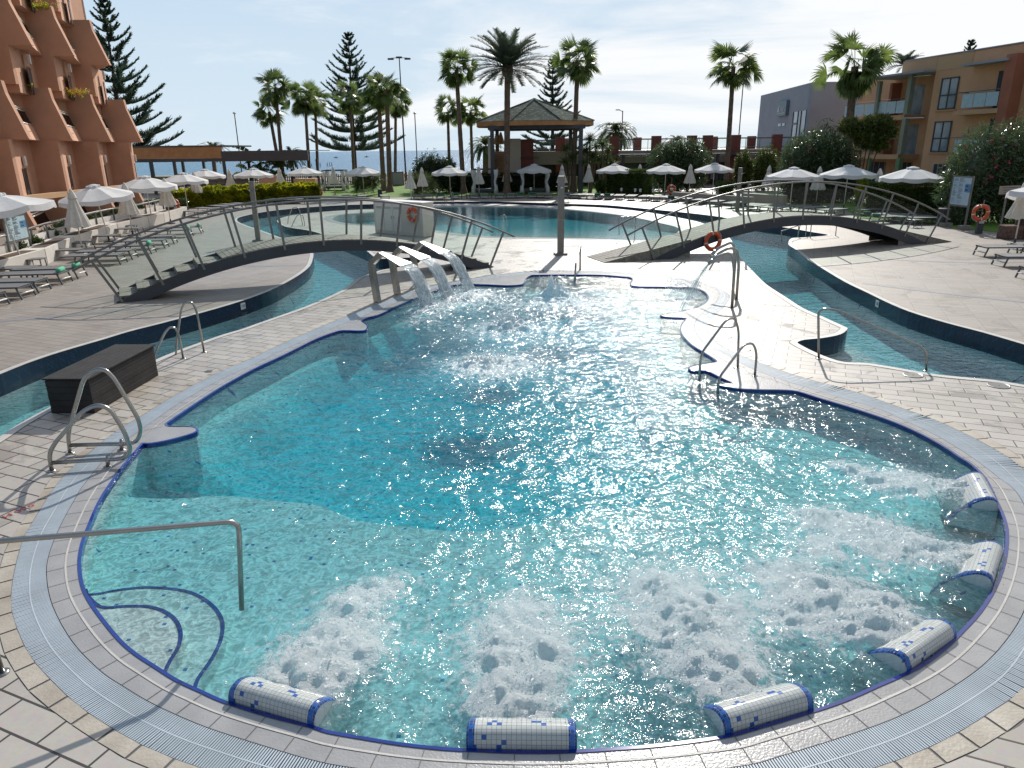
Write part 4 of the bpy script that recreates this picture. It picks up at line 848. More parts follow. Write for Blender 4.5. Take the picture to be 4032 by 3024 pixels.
def fallmat():
    m_, t, o = newmat('falling water'); ge = t.nodes.new("ShaderNodeNewGeometry"); uv = t.nodes.new("ShaderNodeTexCoord")
    mp_ = nd(t, "ShaderNodeMapping"); mp_.inputs['Scale'].default_value = (26, 3.2, 1); t.links.new(uv.outputs['UV'], mp_.inputs[0])
    n = nd(t, "ShaderNodeTexNoise", Scale=1, Detail=7, Roughness=.7, Distortion=.9); t.links.new(mp_.outputs[0], n.inputs[0])
    b = nd(t, "ShaderNodeBump", Strength=1, Distance=.06); t.links.new(n.outputs['Fac'], b.inputs['Height'])
    gl = nd(t, "ShaderNodeBsdfGlossy", Roughness=.12); t.links.new(b.outputs[0], gl.inputs['Normal'])
    tr = nd(t, "ShaderNodeBsdfTransparent"); tr.inputs[0].default_value = (.82, .88, .90, 1)
    df = nd(t, "ShaderNodeBsdfPrincipled", Roughness=.25); df.inputs['Base Color'].default_value = (.8, .86, .9, 1); t.links.new(b.outputs[0], df.inputs['Normal'])
    tl = nd(t, "ShaderNodeBsdfTranslucent"); tl.inputs[0].default_value = (.8, .86, .9, 1)
    dm = nd(t, "ShaderNodeMixShader", Fac=.5); t.links.new(df.outputs[0], dm.inputs[1]); t.links.new(tl.outputs[0], dm.inputs[2])
    a = nd(t, "ShaderNodeMixShader", Fac=.22); t.links.new(tr.outputs[0], a.inputs[1]); t.links.new(gl.outputs[0], a.inputs[2])
    sy = t.nodes.new('ShaderNodeSeparateXYZ'); t.links.new(uv.outputs['UV'], sy.inputs[0]); fy = nd(t, 'ShaderNodeMath', _operation='FRACT'); dv3 = nd(t, 'ShaderNodeMath', _operation='DIVIDE'); dv3.inputs[1].default_value = 3.0; t.links.new(sy.outputs[1], dv3.inputs[0]); t.links.new(dv3.outputs[0], fy.inputs[0])
    sa = nd(t, 'ShaderNodeMath', _operation='MULTIPLY_ADD'); sa.inputs[1].default_value = .42; t.links.new(fy.outputs[0], sa.inputs[0]); t.links.new(n.outputs['Fac'], sa.inputs[2])
    mr = t.nodes.new("ShaderNodeMapRange"); mr.inputs[1].default_value = .46; mr.inputs[2].default_value = .60; mr.inputs[4].default_value = .92; t.links.new(sa.outputs[0], mr.inputs[0])
    c = t.nodes.new("ShaderNodeMixShader"); t.links.new(mr.outputs[0], c.inputs[0]); t.links.new(a.outputs[0], c.inputs[1]); t.links.new(dm.outputs[0], c.inputs[2]); t.links.new(c.outputs[0], o.inputs[0]); return m_
M['fall'] = fallmat()
for o in COL.objects:
    if o.name.startswith('water_jet'): o.data.materials.clear(); o.data.materials.append(M['fall'])
# three steel waterfalls: one leg, a knee, an apex and a plate widening over the water
L1 = g(1487, 1190); D_ = g(1690, 1205) - L1; D_[2] = 0; D_ /= np.linalg.norm(D_); sd_ = np.array([D_[1], -D_[0], 0])
v = vplane(L1, L1 + D_, [(1462, 1040), (1502, 997), (1599, 1043)]); rel = [p - L1 for p in v]
def bandm(m, p, q, w1, w2, th):
    p, q = np.array(p), np.array(q); dd2 = (q - p) / np.linalg.norm(q - p); nn2 = np.cross(dd2, sd_); nn2 /= np.linalg.norm(nn2); vs = []
    for c, w__ in ((p, w1), (q, w2)):
        for s1_, s2_ in ((-1, -1), (1, -1), (1, 1), (-1, 1)): vs.append(c + sd_ * s1_ * w__ / 2 + nn2 * s2_ * th / 2)
    m.add(vs, [(0, 1, 2, 3), (7, 6, 5, 4), (0, 4, 5, 1), (1, 5, 6, 2), (2, 6, 7, 3), (3, 7, 4, 0)])
for i, bp in enumerate([(1487, 1190), (1565, 1159), (1645, 1130)]):
    base = g(*bp); lab = ['nearest of the three steel waterfall spouts, its leg clear on the paving', 'middle one of the three steel waterfall spouts', 'farthest of the three steel waterfall spouts, next to the bridge end'][i]
    t = thing('waterfall_spout', lab, 'waterfall spout', base, group='steel waterfall spouts')
    knee, top, lip = (base + r for r in rel)
    m = MB(); bandm(m, base, knee, .17, .17, .13); m.build('leg', M['steel'], t)
    m = MB(); bandm(m, knee + (top - knee) * -.06, top, .17, .20, .12); m.build('arm', M['steel'], t)
    m = MB(); bandm(m, top + (top - lip) * .04, lip, .20, .60, .035); m.build('spout_plate', M['steel'], t)
    mm = MB(); uvs = []; NR, NCc = 22, 30; pts = []
    T_ = math.sqrt(2 * (lip[2] + .02) / 9.8) * 1.0; vx = 1.35 + .15 * i
    for layer in range(2):
        for r_ in range(NR + 1):
            tt = T_ * r_ / NR; cc = lip + D_ * (vx * tt - .05 * layer) + np.array([0, 0, -4.9 * tt * tt])
            for c in range(NCc + 1):
                u = c / NCc - .5; wv = .58 * (1 - .05 * (r_ / NR)); jit = .03 * (r_ / NR) * math.sin(c * 1.1 + r_ * .5 + i + layer * 2) + .035 * (r_ / NR) * random.gauss(0, .6)
                pts.append(cc + sd_ * (u * wv + .02 * (r_ / NR) * math.sin(r_ * .9 + layer * 2)) + D_ * jit); uvs.append((c / NCc * .5 + layer * .3, r_ / NR * 1.0 + i * 3))
        k0_ = layer * (NR + 1) * (NCc + 1)
        mm.f += [(k0_ + r_ * (NCc + 1) + c, k0_ + r_ * (NCc + 1) + c + 1, k0_ + (r_ + 1) * (NCc + 1) + c + 1, k0_ + (r_ + 1) * (NCc + 1) + c) for r_ in range(NR) for c in range(NCc)]
    f_ = mm.f; mm.f = []; mm.add(pts, f_); mm.uv = uvs
    tag(mm.build('falling_water', M['fall'], smooth=True), ['curtain of water falling from the nearest steel spout', 'frothy curtain of water falling from the middle steel spout', 'curtain of water falling from the farthest steel spout'][i], 'waterfall water', 'curtains of falling water')

# headrests on the near rim
qA = np.array(polyA)
def headrest(px, lab, ln=.74):
    p = g(*px)[:2]; i = int(np.argmin(((qA - p) ** 2).sum(1))); c = qA[i]; tdir = qA[(i + 4) % nA] - qA[i - 4]; tdir /= np.linalg.norm(tdir)
    n_ = np.array([-tdir[1], tdir[0]])
    if not inside(np.array([c + n_ * .3]), polyA)[0]: n_ = -n_
    t = thing('spa_headrest', lab, 'headrest', (c[0], c[1], WZ), group='mosaic headrests along the near rim')
    prof = [(.035, -.30), (.035, .0), (.042, .05), (.06, .088), (.095, .108), (.14, .110), (.18, .098), (.23, .07), (.29, .025), (.35, -.035), (.42, -.12), (.50, -.26)]
    def P3(a, n, z): return (c[0] + tdir[0] * a + n_[0] * n, c[1] + tdir[1] * a + n_[1] * n, z)
    acc = [0]
    for k in range(1, len(prof)): acc.append(acc[-1] + math.hypot(prof[k][0] - prof[k - 1][0], prof[k][1] - prof[k - 1][1]))
    m = MB(); uv = []; vs = []
    for a in (-ln / 2 + .055, ln / 2 - .055):
        for k, (n, z) in enumerate(prof): vs.append(P3(a, n, z)); uv.append((a + 5, acc[k]))
    K = len(prof); m.add(vs, [(k, k + 1, K + k + 1, K + k) for k in range(K - 1)]); m.uv = uv; m.build('tiled_top', M['head_mosaic'], t, smooth=True)
    for s_1 in (-1, 1):
        m = MB(); vs = []; uv = []
        for a, sh in ((ln / 2 - .055, 0), (ln / 2 - .012, .004), (ln / 2, .02)):
            for k, (n, z) in enumerate(prof):
                vs.append(P3(a * s_1, n + (.5 * sh if k < 3 else 0), z - sh)); uv.append((a + 3, acc[k]))
        m.add(vs, [(k, k + 1, K + k + 1, K + k) for k in range(K - 1)] + [(K + k, K + k + 1, 2 * K + k + 1, 2 * K + k) for k in range(K - 1)]); m.uv = uv; m.build('blue_edge', M['blue_mosaic'], t, smooth=True)
        m = MB(); m.add([P3(ln / 2 * s_1 * .995, n, z - .02) for n, z in prof] , [tuple(range(K))]); m.build('side', M['white_mosaic'], t)
    return t
headrest((1060, 2822), 'leftmost mosaic headrest on the near rim, its right end chipped')
headrest((2050, 2967), 'mosaic headrest at the bottom centre facing straight ahead')
headrest((3020, 2862), 'mosaic headrest right of the bottom centre, third from the left')
headrest((3690, 2585), 'mosaic headrest on the lower right curve, fourth from the left')
headrest((3945, 2255), 'mosaic headrest on the right curve below the topmost one')
headrest((3912, 1955), 'topmost mosaic headrest on the right curve, half covered in foam')

# dark pump box
c1, c2, c3 = g(204, 1628), g(375, 1628), g(605, 1478); e1 = c2 - c1; e2 = c3 - c2; e2 -= e1 * (e1 @ e2) / (e1 @ e1)
l1, l2 = np.linalg.norm(e1), np.linalg.norm(e2); rz = math.atan2(e1[1], e1[0]); cc = c1 + e1 / 2 + e2 / 2
t = thing('storage_box', 'charcoal boarded storage box on the paving beside the river', 'box', cc, rz)
m = MB()
for k in range(5): m.box((0, 0, .055 + k * .106), (l1 - .004 * (k % 2), l2 - .004 * (k % 2), .102))
m.box((0, 0, .27), (l1 - .02, l2 - .02, .52)); m.build('body', M['box'], t, world=False, bevel=.004)
m = MB()
for k in range(7): m.box((-l1 / 2 + (k + .5) * (l1 + .05) / 7 - .025, 0, .56), ((l1 + .05) / 7 - .006, l2 + .06, .028))
m.build('lid', M['box'], t, world=False, bevel=.003)

# shower columns
def shower(px, h, lab, w_=.115, fl=True):
    b = g(*px); t = thing('shower_column', lab, 'shower', b, R(8), group='steel shower columns')
    m = MB(); m.box((0, 0, h / 2 + .03), (w_ * 1.9, w_ * 1.5, h)); m.build('column', M['shower'], t, world=False, bevel=.006)
    m = MB(); m.box((0, 0, .04), (.46, .40, .08)); m.build('base', M['shower'], t, world=False, bevel=.006)
    m = MB(); m.tube([(-.05, -.04, h * .86), (-.05, -.30, h * .88)], .012, 8); m.lathe([(.06, 0), (.06, .02), (.015, .05)], (-.05, -.30, h * .86), 14)
    m.tube([(.1, -.02, h * .88), (.24, -.05, h * .88)], .014, 8); m.tube([(-.1, -.02, h * .88), (-.2, -.05, h * .88)], .014, 8); m.build('shower_head', M['steel'], t, world=False)
    m = MB(); m.box((0, -w_ * .76, h * .46), (w_ * 2.0, .02, .02)); m.lathe([(.022, 0), (.022, .03)], (0, -w_ * .8, h * .47), 10); m.build('tap', M['steel'], t, world=False)
    return t
shower((2207, 1003), 2.82, 'tall steel shower column standing alone in the centre of the paving', .118)
shower((1018, 950), 2.55, 'steel shower column behind the glass of the left bridge', .11)
shower((2902, 832), 2.55, 'steel shower column behind the right bridge rail', .11)

# equipment cabinet beyond the left bridge
b1, b2 = g(1478, 917), g(1668, 935); ex = b2 - b1; Lx = np.linalg.norm(ex); rz = math.atan2(ex[1], ex[0]); ey = np.array([-ex[1], ex[0], 0]) / Lx
t = thing('equipment_cabinet', 'pale grey equipment cabinet with slatted doors behind the left bridge', 'cabinet', b1 + ex / 2 + ey * .35, rz)
m = MB(); m.box((0, 0, .76), (Lx, .7, 1.5)); m.build('body', M['white_wall'], t, world=False, bevel=.01)
m = MB(); m.box((0, 0, 1.535), (Lx + .06, .78, .05)); m.build('top', M['white_paint'], t, world=False, bevel=.01)
for k in range(3):
    m = MB(); x = -Lx / 2 + .42 + k * .62; m.box((x, -.358, .8), (.56, .014, 1.25)); d_ = m.build('door', M['white_paint'], t, world=False, bevel=.004)
    m = MB(); m.box((x + .22 * (1 if k < 2 else -1), -.372, .8), (.02, .016, .12)); m.build('handle', M['anthracite'], d_, world=False)
    m = MB()
    for j in range(3): m.box((x, -.368, 1.2 + .035 * j), (.44, .006, .01))
    m.build('vent', M['anthracite'], d_, world=False)

# lifebuoys
def lifebuoy(c, ax, lab, Rr=.29, stand=None):
    t = thing('lifebuoy', lab, 'lifebuoy', c, group='orange lifebuoys')
    m = MB(); m.torus(c, Rr, .075, ax, 36, 12); m.build('ring', M['orange'], t, smooth=True)
    axv = Vector([float(q) for q in ax]).normalized(); u = axv.orthogonal().normalized(); w2 = axv.cross(u)
    for k in range(4):
        a0 = k * math.pi / 2 + .5; vs = []; n1_, n2_ = 4, 12
        m = MB()
        for i in range(n1_ + 1):
            a = a0 + .16 * i / n1_; e = u * math.cos(a) + w2 * math.sin(a); cc = Vector([float(q) for q in c]) + e * Rr
            for j in range(n2_): b = 2 * math.pi * j / n2_; vs.append(cc + (e * math.cos(b) + axv * math.sin(b)) * .078)
        m.add(vs, [(i * n2_ + j, (i + 1) * n2_ + j, (i + 1) * n2_ + (j + 1) % n2_, i * n2_ + (j + 1) % n2_) for i in range(n1_) for j in range(n2_)]); m.build('band', M['reflect'], t, smooth=True)
    rp = [Vector([float(q) for q in c]) + (u * math.cos(a) + w2 * math.sin(a)) * (Rr + .085 + .02 * math.cos(4 * a)) for a in [2 * math.pi * i / 40 for i in range(41)]]
    m = MB(); m.tube(rp, .006, 5); m.build('rope', M['white_paint'], t, smooth=True)
    return t
bd = np.array(g(3668, 957)) - np.array(g(2557, 1024)); bd /= np.linalg.norm(bd); bn = np.array([-bd[1], bd[0], 0])
rA = np.array(g(2557, 1024)) - bn * .12
c = vplane(rA, rA + bd, [(2807, 950)])[0]; lifebuoy(c, bn, 'orange lifebuoy hanging on the side of the right bridge', .285)
c = g(1624, 935); cv = vplane(b1 - ey * .1, b2 - ey * .1, [(1624, 845)])[0]; lifebuoy(cv, ey, 'orange lifebuoy on the grey cabinet seen through the left bridge', .28)
def buoystand(px, pc, lab, lab2):
    b = g(*px); t = thing('lifebuoy_stand', lab2, 'stand', b, group='lifebuoy stands'); h = .62
    m = MB(); m.box((0, 0, h / 2), (.26, .16, h)); m.build('box', M['anthracite'], t, world=False, bevel=.01)
    m = MB(); m.box((0, -.085, h - .1), (.22, .012, .14)); m.build('plate', M['reflect'], t, world=False)
    m = MB(); m.bar((0, .02, h), (0, .02, 1.45), .03, .03); m.build('post', M['railsteel'], t, world=False)
    cc = at(pc[0], pc[1], b[1] - .14); lifebuoy(cc, (.15, 1, 0), lab, .29)
buoystand((3852, 920), (3862, 838), 'orange lifebuoy on its stand beside the oleander at the right', 'grey stand holding a lifebuoy beside the right notice board')
buoystand((2642, 772), (2644, 746), 'orange lifebuoy in front of the dark hedge in the far centre', 'stand holding a lifebuoy in front of the far hedge')
buoystand((1256, 785), (1254, 757), 'orange lifebuoy at the right end of the yellow green hedge', 'stand holding a lifebuoy at the end of the yellow green hedge')
buoystand((690, 852), (686, 805), 'orange lifebuoy half hidden behind a closed parasol by the left planters', 'stand holding a lifebuoy by the left planters')
# ================================================================== buildings
def frame(P0, az):
    a = R(az); d = np.array([math.sin(a), math.cos(a), 0]); return np.array([P0[0], P0[1], 0.0]), d
class FR:
    """boxes in a facade's own frame: s along it, n out of it, z up"""
    def __init__(s, P0, az, side=1):
        s.o, s.d = frame(P0, az); s.n = np.array([s.d[1], -s.d[0], 0]) * side; s.rz = math.atan2(s.d[1], s.d[0])
    def p(s, a, n, z): return s.o + s.d * a + s.n * n + np.array([0, 0, z])
    def bb(s, m, s0, s1, n0, n1, z0, z1):
        v = [s.p(a, n, z) for a in (s0, s1) for n in (n0, n1) for z in (z0, z1)]
        m.add(v, [(0, 1, 3, 2), (4, 6, 7, 5), (0, 4, 5, 1), (2, 3, 7, 6), (0, 2, 6, 4), (1, 5, 7, 3)])
    def slab2(s, m, s0, s1, p0, p1):
        K = len(p0); m.add([s.p(s0, n, z) for n, z in p0] + [s.p(s1, n, z) for n, z in p1],
              [tuple(range(K)), tuple(range(2 * K - 1, K - 1, -1))] + [(i, i + K, (i + 1) % K + K, (i + 1) % K) for i in range(K)])
    def slab(s, m, s0, s1, prof):
        K = len(prof); m.add([s.p(s0, n, z) for n, z in prof] + [s.p(s1, n, z) for n, z in prof],
              [tuple(range(K)), tuple(range(2 * K - 1, K - 1, -1))] + [(i, i + K, (i + 1) % K + K, (i + 1) % K) for i in range(K)])
M['smoked'] = glassmat('smoked balcony glass', (.45, .45, .47))
# ---- terraced wing on the left
F = FR((-27.06, 53.61), -5.2)
T = thing('hotel_wing', 'terracotta hotel wing with sloping balcony fins rising along the left side', 'building', F.p(-10, -3, 0))
m = MB(); F.bb(m, -30, .35, -1.9, -1.55, -1.5, 17.5); F.bb(m, .05, .35, -9, -1.55, -1.5, 17.5); m.build('wall', M['terracotta'], T)
m = MB(); F.bb(m, -30, .3, -9, -1.9, 17.3, 17.6); m.build('roof', M['terracotta'], T)
rows = [(-1.0, 1.72, [-24.6, -19.8, -15.0, -10.05, -5.1, -.1]), (4.58, 7.42, [-24.3, -19.4, -14.5, -9.9, -4.8, .2]), (9.32, 11.97, [-22.1, -17.2, -12.35, -7.75, -3.0]), (14.2, 16.8, [-20.0, -15.2, -10.5, -6.0])]
for ri, (zb, zt, ss) in enumerate(rows):
    for s_0 in ss:
        m = MB(); F.slab(m, s_0, s_0 + .3, [(-1.62, zb), (.80, zb), (.74, zb + .12), (.08, zt - .62), (0, zt), (-1.62, zt)]); m.build('fin', M['terracotta'], T)
    for k in range(len(ss)):
        a = ss[k] + .31; b = ss[k + 1] - .01 if k + 1 < len(ss) else ss[k] + 2.6
        if k + 1 == len(ss) and ri in (0,): continue
        sh = lambda q, k: [(n + (k if n > -1.5 else 0), z) for n, z in q]; pr = [(-1.62, zb), (-.72, zb), (-.98, zb + .80), (-1.10, zb + .80), (-.9, zb + .12), (-1.62, zb + .12)]; m = MB(); F.slab2(m, a, b, sh(pr, 1.35), sh(pr, -.25)); pa = m.build('balcony', M['terracotta'], T)
        pr = [(-1.0, zb + .84), (-1.30, zb + 1.62), (-1.315, zb + 1.62), (-1.015, zb + .84)]; m = MB(); F.slab2(m, a + .02, b - .02, sh(pr, 1.35), sh(pr, -.25)); m.build('glass_guard', M['smoked'], pa)
        for f in (.02, 1.0, .86):
            m = MB(); m.tube([F.p(a, .35 - .34 * f, zb + .84 + .88 * f), F.p(b, -1.25 - .34 * f, zb + .84 + .88 * f)], .042, 6); m.build('rail', M['white_metal'], pa, smooth=True)
        m = MB(); F.bb(m, a + .12, a + .42, .50, .58, zb + .38, zb + .42); m.build('spout', M['ochre_light'], pa)
# partitions between the storeys
for z0, z1, ss in ((1.72, 4.58, rows[0][2]), (7.42, 9.32, rows[2][2]), (11.97, 14.2, rows[3][2])):
    for s_0 in ss:
        m = MB(); F.bb(m, s_0, s_0 + .3, -1.9, (0 if z0 < 5 else -.4), z0, z1); m.build('partition', M['terracotta'], T)
        m = MB(); F.slab2(m, s_0 + .31, s_0 + 4.4, [(-1.9, z0 - .4), (-.02 - (.4 if z0 > 5 else 0), z0 - .4), (-.02 - (.4 if z0 > 5 else 0), z1), (-1.9, z1)], [(-1.9, z0 - .4), (-1.52, z0 - .4), (-1.52, z1), (-1.9, z1)]); m.build('door_wall', M['terracotta'], T)
        wn = lambda s_: -.02 - 1.5 * (s_ - .31) / 4.09
        def wp(m_, sa, sb, za, zb_, off, th=.03):
            F.slab2(m_, s_0 + sa, s_0 + sb, [(wn(sa) + off - th, za), (wn(sa) + off, za), (wn(sa) + off, zb_), (wn(sa) + off - th, zb_)], [(wn(sb) + off - th, za), (wn(sb) + off, za), (wn(sb) + off, zb_), (wn(sb) + off - th, zb_)])
        dr = MB(); wp(dr, 1.6, 2.9, z0 - .39, z0 + (1.35 if z0 < 2 else 1.0), .02); d_ = dr.build('door', M['dark'], T)
        m = MB(); wp(m, 1.55, 1.63, z0 - .39, z0 + (1.4 if z0 < 2 else 1.05), .05); wp(m, 1.63, 2.95, z0 + (1.34 if z0 < 2 else .99), z0 + (1.4 if z0 < 2 else 1.05), .05); m.build('frame', M['railsteel'], d_)
        m = MB(); wp(m, 2.1, 2.5, z0 + 1.52 - (.3 if z0 > 5 else 0), z0 + 2.02 - (.3 if z0 > 5 else 0), .2, .17); m.build('wall_lamp', M['white_paint'], T, bevel=.02)
m = MB(); F.bb(m, -26, .3, -1.6, .02, 1.72, 1.76) if False else None
for a, b in ((-14.7, -10.1), (-9.7, -5.2), (-19.5, -15.1), (-4.8, -.2)):
    m = MB(); F.bb(m, a, b, -.35, 0, 1.45, 1.74); m.build('sill', M['ochre_light'], T)
# ---- ochre block on the right
F = FR((31.27, 60.49), -13, -1)
T = thing('apartment_block', 'ochre three storey apartment block with glazed balconies at the right edge', 'building', F.p(-2, -4, 0))
m = MB(); F.bb(m, -30, -2.95, -9, 0, 0, 9.95); F.bb(m, -2.95, .0, -9, -1.9, 0, 9.9); F.bb(m, .0, 8.0, -9, -2.1, 0, 9.2); F.bb(m, -2.95, -.6, -1.9, .02, 9.0, 9.93)
m.build('wall', M['orange_wall'], T)
m = MB(); F.bb(m, -6.2, -2.94, .0, .03, 8.95, 9.96); F.bb(m, -2.94, .5, -1.9, .05, 9.02, 9.97); m.build('parapet', M['ochre_light'], T)
m = MB(); F.bb(m, -30, 8.1, -9.1, .06, 9.95, 10.02) if False else F.bb(m, -30, .3, -9.1, .08, 9.97, 10.05); m.build('roof_edge', M['grey_wall'], T)
for z in (3.02, 6.02):
    m = MB(); F.bb(m, -.45, 3.3, -2.1, .05, z - .36, z); F.bb(m, 3.3, 8.1, -2.1, -.6, z - .36, z); b_ = m.build('balcony', M['ochre_light'], T)
    for k in range(3):
        a = -.35 + k * 1.05; m = MB(); F.bb(m, a + .03, a + 1.0, -.04, -.02, z + .16, z + 1.08); m.build('glass_guard', M['board'] if z > 5 else M['glass'], b_)
    for k in range(3):
        a = 4.0 + k * 1.3; m = MB(); F.bb(m, a + .03, a + 1.2, -.72, -.70, z + .16, z + 1.08); m.build('glass_guard', M['board'] if z > 5 else M['glass'], b_)
    m = MB(); m.tube([F.p(-.5, 0, z + 1.22), F.p(2.8, 0, z + 1.22)], .035, 6); m.tube([F.p(4.0, -.7, z + 1.22), F.p(8.0, -.7, z + 1.22)], .035, 6); m.build('rail', M['railsteel'], b_)
    m = MB(); m.tube([F.p(-2.6, .1, z + 2.7), F.p(-.5, .1, z + 2.75)], .035, 6); m.build('awning_bar', M['white_paint'], T)
    m = MB(); F.bb(m, -.2, 1.9, -2.12, -2.05, z, z + 2.3); m.build('glass_door', M['winglass'], T)
    m = MB(); F.bb(m, 2.8, 3.1, -2.1, -1.2, z, z + 2.6); m.build('pier', M['rust'], T)
for z in (.03, 3.02, 6.02):
    M_g = pmat('green grey painted column', (.24, .26, .20) if z > 2 else (.14, .24, .12), .7, .1, 2)
    m = MB(); F.bb(m, -.95, -.55, -.1, .28, z, z + 2.72 + (.25 if z > 5 else 0)); m.build('column', M_g, T)
    m = MB(); F.bb(m, 2.65, 2.95, -.1, .18, z, z + 2.72); m.build('column', M_g, T)
m = MB(); F.bb(m, -2.9, 3.6, -2.1, 1.0, 8.92, 9.06); m.build('awning', M['grey_wall'], T)
m = MB(); F.bb(m, -10.1, -6.4, -.5, 1.1, 8.92, 9.06); m.build('awning', M['grey_wall'], T)
m = MB(); F.bb(m, -10.6, -9.8, -.1, .9, .1, 9.3); m.build('pier', M['rust'], T)
for z in (3.02, 6.02):
    m = MB(); F.bb(m, -9.9, -6.3, -.05, .95, z - .3, z); b_ = m.build('balcony', M['ochre_light'], T)
    for k in range(3):
        a = -9.75 + k * 1.0; m = MB(); F.bb(m, a + .02, a + .97, .87, .89, z + .16, z + 1.05); m.build('glass_guard', M['board'], b_)
    m = MB(); m.tube([F.p(-9.8, .88, z + 1.2), F.p(-6.3, .88, z + 1.2), F.p(-6.3, .0, z + 1.2)], .035, 6); m.build('rail', M['railsteel'], b_)
    m = MB(); F.bb(m, -9.7, -8.6, .01, .05, z, z + 2.4); m.build('glass_door', M['dark'], T)
    w_ = MB(); F.bb(w_, -5.3, -3.75, .005, .03, z + .25, z + 2.32); w_ = w_.build('window', M['winglass'], T)
    m = MB()
    for a0, a1, z0_, z1_ in ((-5.34, -5.24, .2, 2.37), (-3.81, -3.71, .2, 2.37), (-4.57, -4.49, .2, 2.37), (-5.3, -3.75, 2.28, 2.37), (-5.3, -3.75, .2, .28), (-5.3, -3.75, 1.12, 1.22)): F.bb(m, a0, a1, .03, .07, z + z0_, z + z1_)
    m.build('frame', M['anthracite'], w_); m = MB(); F.bb(m, -5.5, -3.55, 0, .12, z + .08, z + .16); m.build('sill', M['ochre_light'], w_)
for a, b in ((-2.6, -1.3), (-5.6, -4.3), (.3, 1.9), (-9, -7.4), (3.4, 5.4)):
    m = MB(); n_ = -1.88 if -3 < a < 0 else (.01 if a < 0 else -2.08); F.bb(m, a, b, n_, n_ + .03, .05, 2.35); d_ = m.build('ground_floor_door', M['dark'], T)
    m = MB()
    for k in range(4): F.bb(m, a + (b - a) * k / 3 - .03, a + (b - a) * k / 3 + .03, n_ + .03, n_ + .06, .05, 2.35)
    m.build('frame', M['grey_wall'], d_)
for a in (-3.1, -.2, 2.3, -6.2):
    m = MB(); n_ = .01 if a in (-3.1, -6.2) else -1.85; F.bb(m, a, a + .42, n_, n_ + .12, 1.9 if a == -6.2 else 1.1, 2.3 if a == -6.2 else 1.5); m.build('wall_lamp', M['white_paint'], T)
# ---- grey restaurant block with a sign
Pg = at(2979, 565, 95); F = FR(Pg, 3.7, -1)
T = thing('restaurant_building', 'plain grey rendered building with a corner window and a blue grey sign', 'building', F.p(-10, -4, 0))
m = MB(); F.bb(m, -19.0, .0, -12, 0, -1, 9.75); m.build('wall', M['grey_wall'], T)
c0 = F.p(-19.0, 0, 0); F2 = FR(c0, 80, 1)
m = MB(); F2.bb(m, 0, 14, -.5, .0, -1, 9.70); F2.bb(m, 0.02, 13.9, .0, .03, 9.2, 9.72); m.build('side_wall', M['grey_wall'], T)
w_ = MB(); F.bb(w_, -18.2, -13.9, .0, .04, 3.5, 7.2); w_ = w_.build('window', M['winglass'], T); m = MB()
for a in (-18.2, -16.6, -15.6, -14.0): F.bb(m, a - .06, a + .06, .04, .1, 3.5, 7.2)
F.bb(m, -15.6, -14, .04, .1, 5.9, 6.1); m.build('frame', M['anthracite'], w_)
m = MB(); F2.bb(m, 3, 10, .0, .04, 4.2, 6.6); w_ = m.build('window', M['dark'], T)
m = MB(); F2.bb(m, 5.2, 5.4, .04, .1, 4.2, 6.6); F2.bb(m, 7.6, 7.8, .04, .1, 4.2, 6.6); m.build('frame', M['anthracite'], w_)
sg = MB(); F.bb(sg, -12.1, -8.6, .05, .35, 6.95, 8.5); M['signblue'] = pmat('blue grey sign face', (.14, .20, .24), .5, .1, 3); sg = sg.build('sign', M['signblue'], T)
m = MB(); m.add([F.p(-8.95 - x, .37, 7.35 + z) for x, z in [(0, 0), (.18, .12), (.42, 0), (.62, .05), (.55, .3), (.62, .5), (.85, .78), (.6, .7), (.45, .55), (.25, .45), (.18, .22)]][::-1], [tuple(range(11))]); m.build('emblem', M['reflect'], sg)
m = MB()
for x in (1.7, 1.9, 2.1, 2.3): F.bb(m, -8.95 - x - .08, -8.95 - x, .36, .38, 7.5 + .1 * math.sin(x * 9), 7.9 + .1 * math.cos(x * 5))
F.bb(m, -11.8, -9.0, .36, .38, 7.22, 7.26); m.build('emblem', M['reflect'], sg)
for a in (-10.4, -8.9):
    m = MB(); F.bb(m, a - 1, a, .01, .1, 5.9, 6.2); m.build('vent', M['board'], T)
# ---- raised terrace with dark red pillars
T = thing('terrace_building', 'long low terrace building with dark red pillars and glass rail on its roof', 'building', (16, 80, 0))
m = MB(); m.box((16.5, 84, 3.25), (29, 12, .5)); m.box((16.5, 78.02, 2.62), (28.6, .2, .72)); m.build('terrace_slab', M['beige_wall'], T)
m = MB(); m.box((16.5, 77.0, 3.08), (29.2, 1.2, .16)); m.build('canopy', M['anthracite'], T)
m = MB(); m.box((16.5, 80.5, 1.1), (28, .1, 2.3)); m.build('shopfront', M['dark'], T)
for i, px in enumerate((2205, 2416, 2581, 2720, 2782, 2891, 3053)):
    x = at(px, 600, 78)[0]; m = MB(); m.box((x, 77.9, 3.95), (.95, .6, 1.95)); m.box((x, 78.0, 1.4), (.8, .5, 2.9)); m.build('pillar', M['red_wall'], T)
for px in (2508, 2805, 2955, 2240):
    x = at(px, 600, 86)[0]; m = MB(); m.box((x, 86, 4.1), (.9, .5, 1.6)); m.build('pillar', M['red_wall'], T)
for px in (2455, 2828, 2330, 2620): x = at(px, 600, 76.6)[0]; m = MB(); m.box((x, 76.6, 1.5), (.25, .25, 3)); m.build('post', M['anthracite'], T)
for px in (2470, 2540, 2640, 2850, 2930):
    x = at(px, 650, 79)[0]; m = MB(); m.box((x, 80.4, 1.3), (1.9, .06, 1.7)); m.build('window', M['winglass'], T)
m = MB()
for z in (4.65, 4.58, 3.72): m.tube([(2.3, 77.8, z), (31, 77.8, z)], .035, 5)
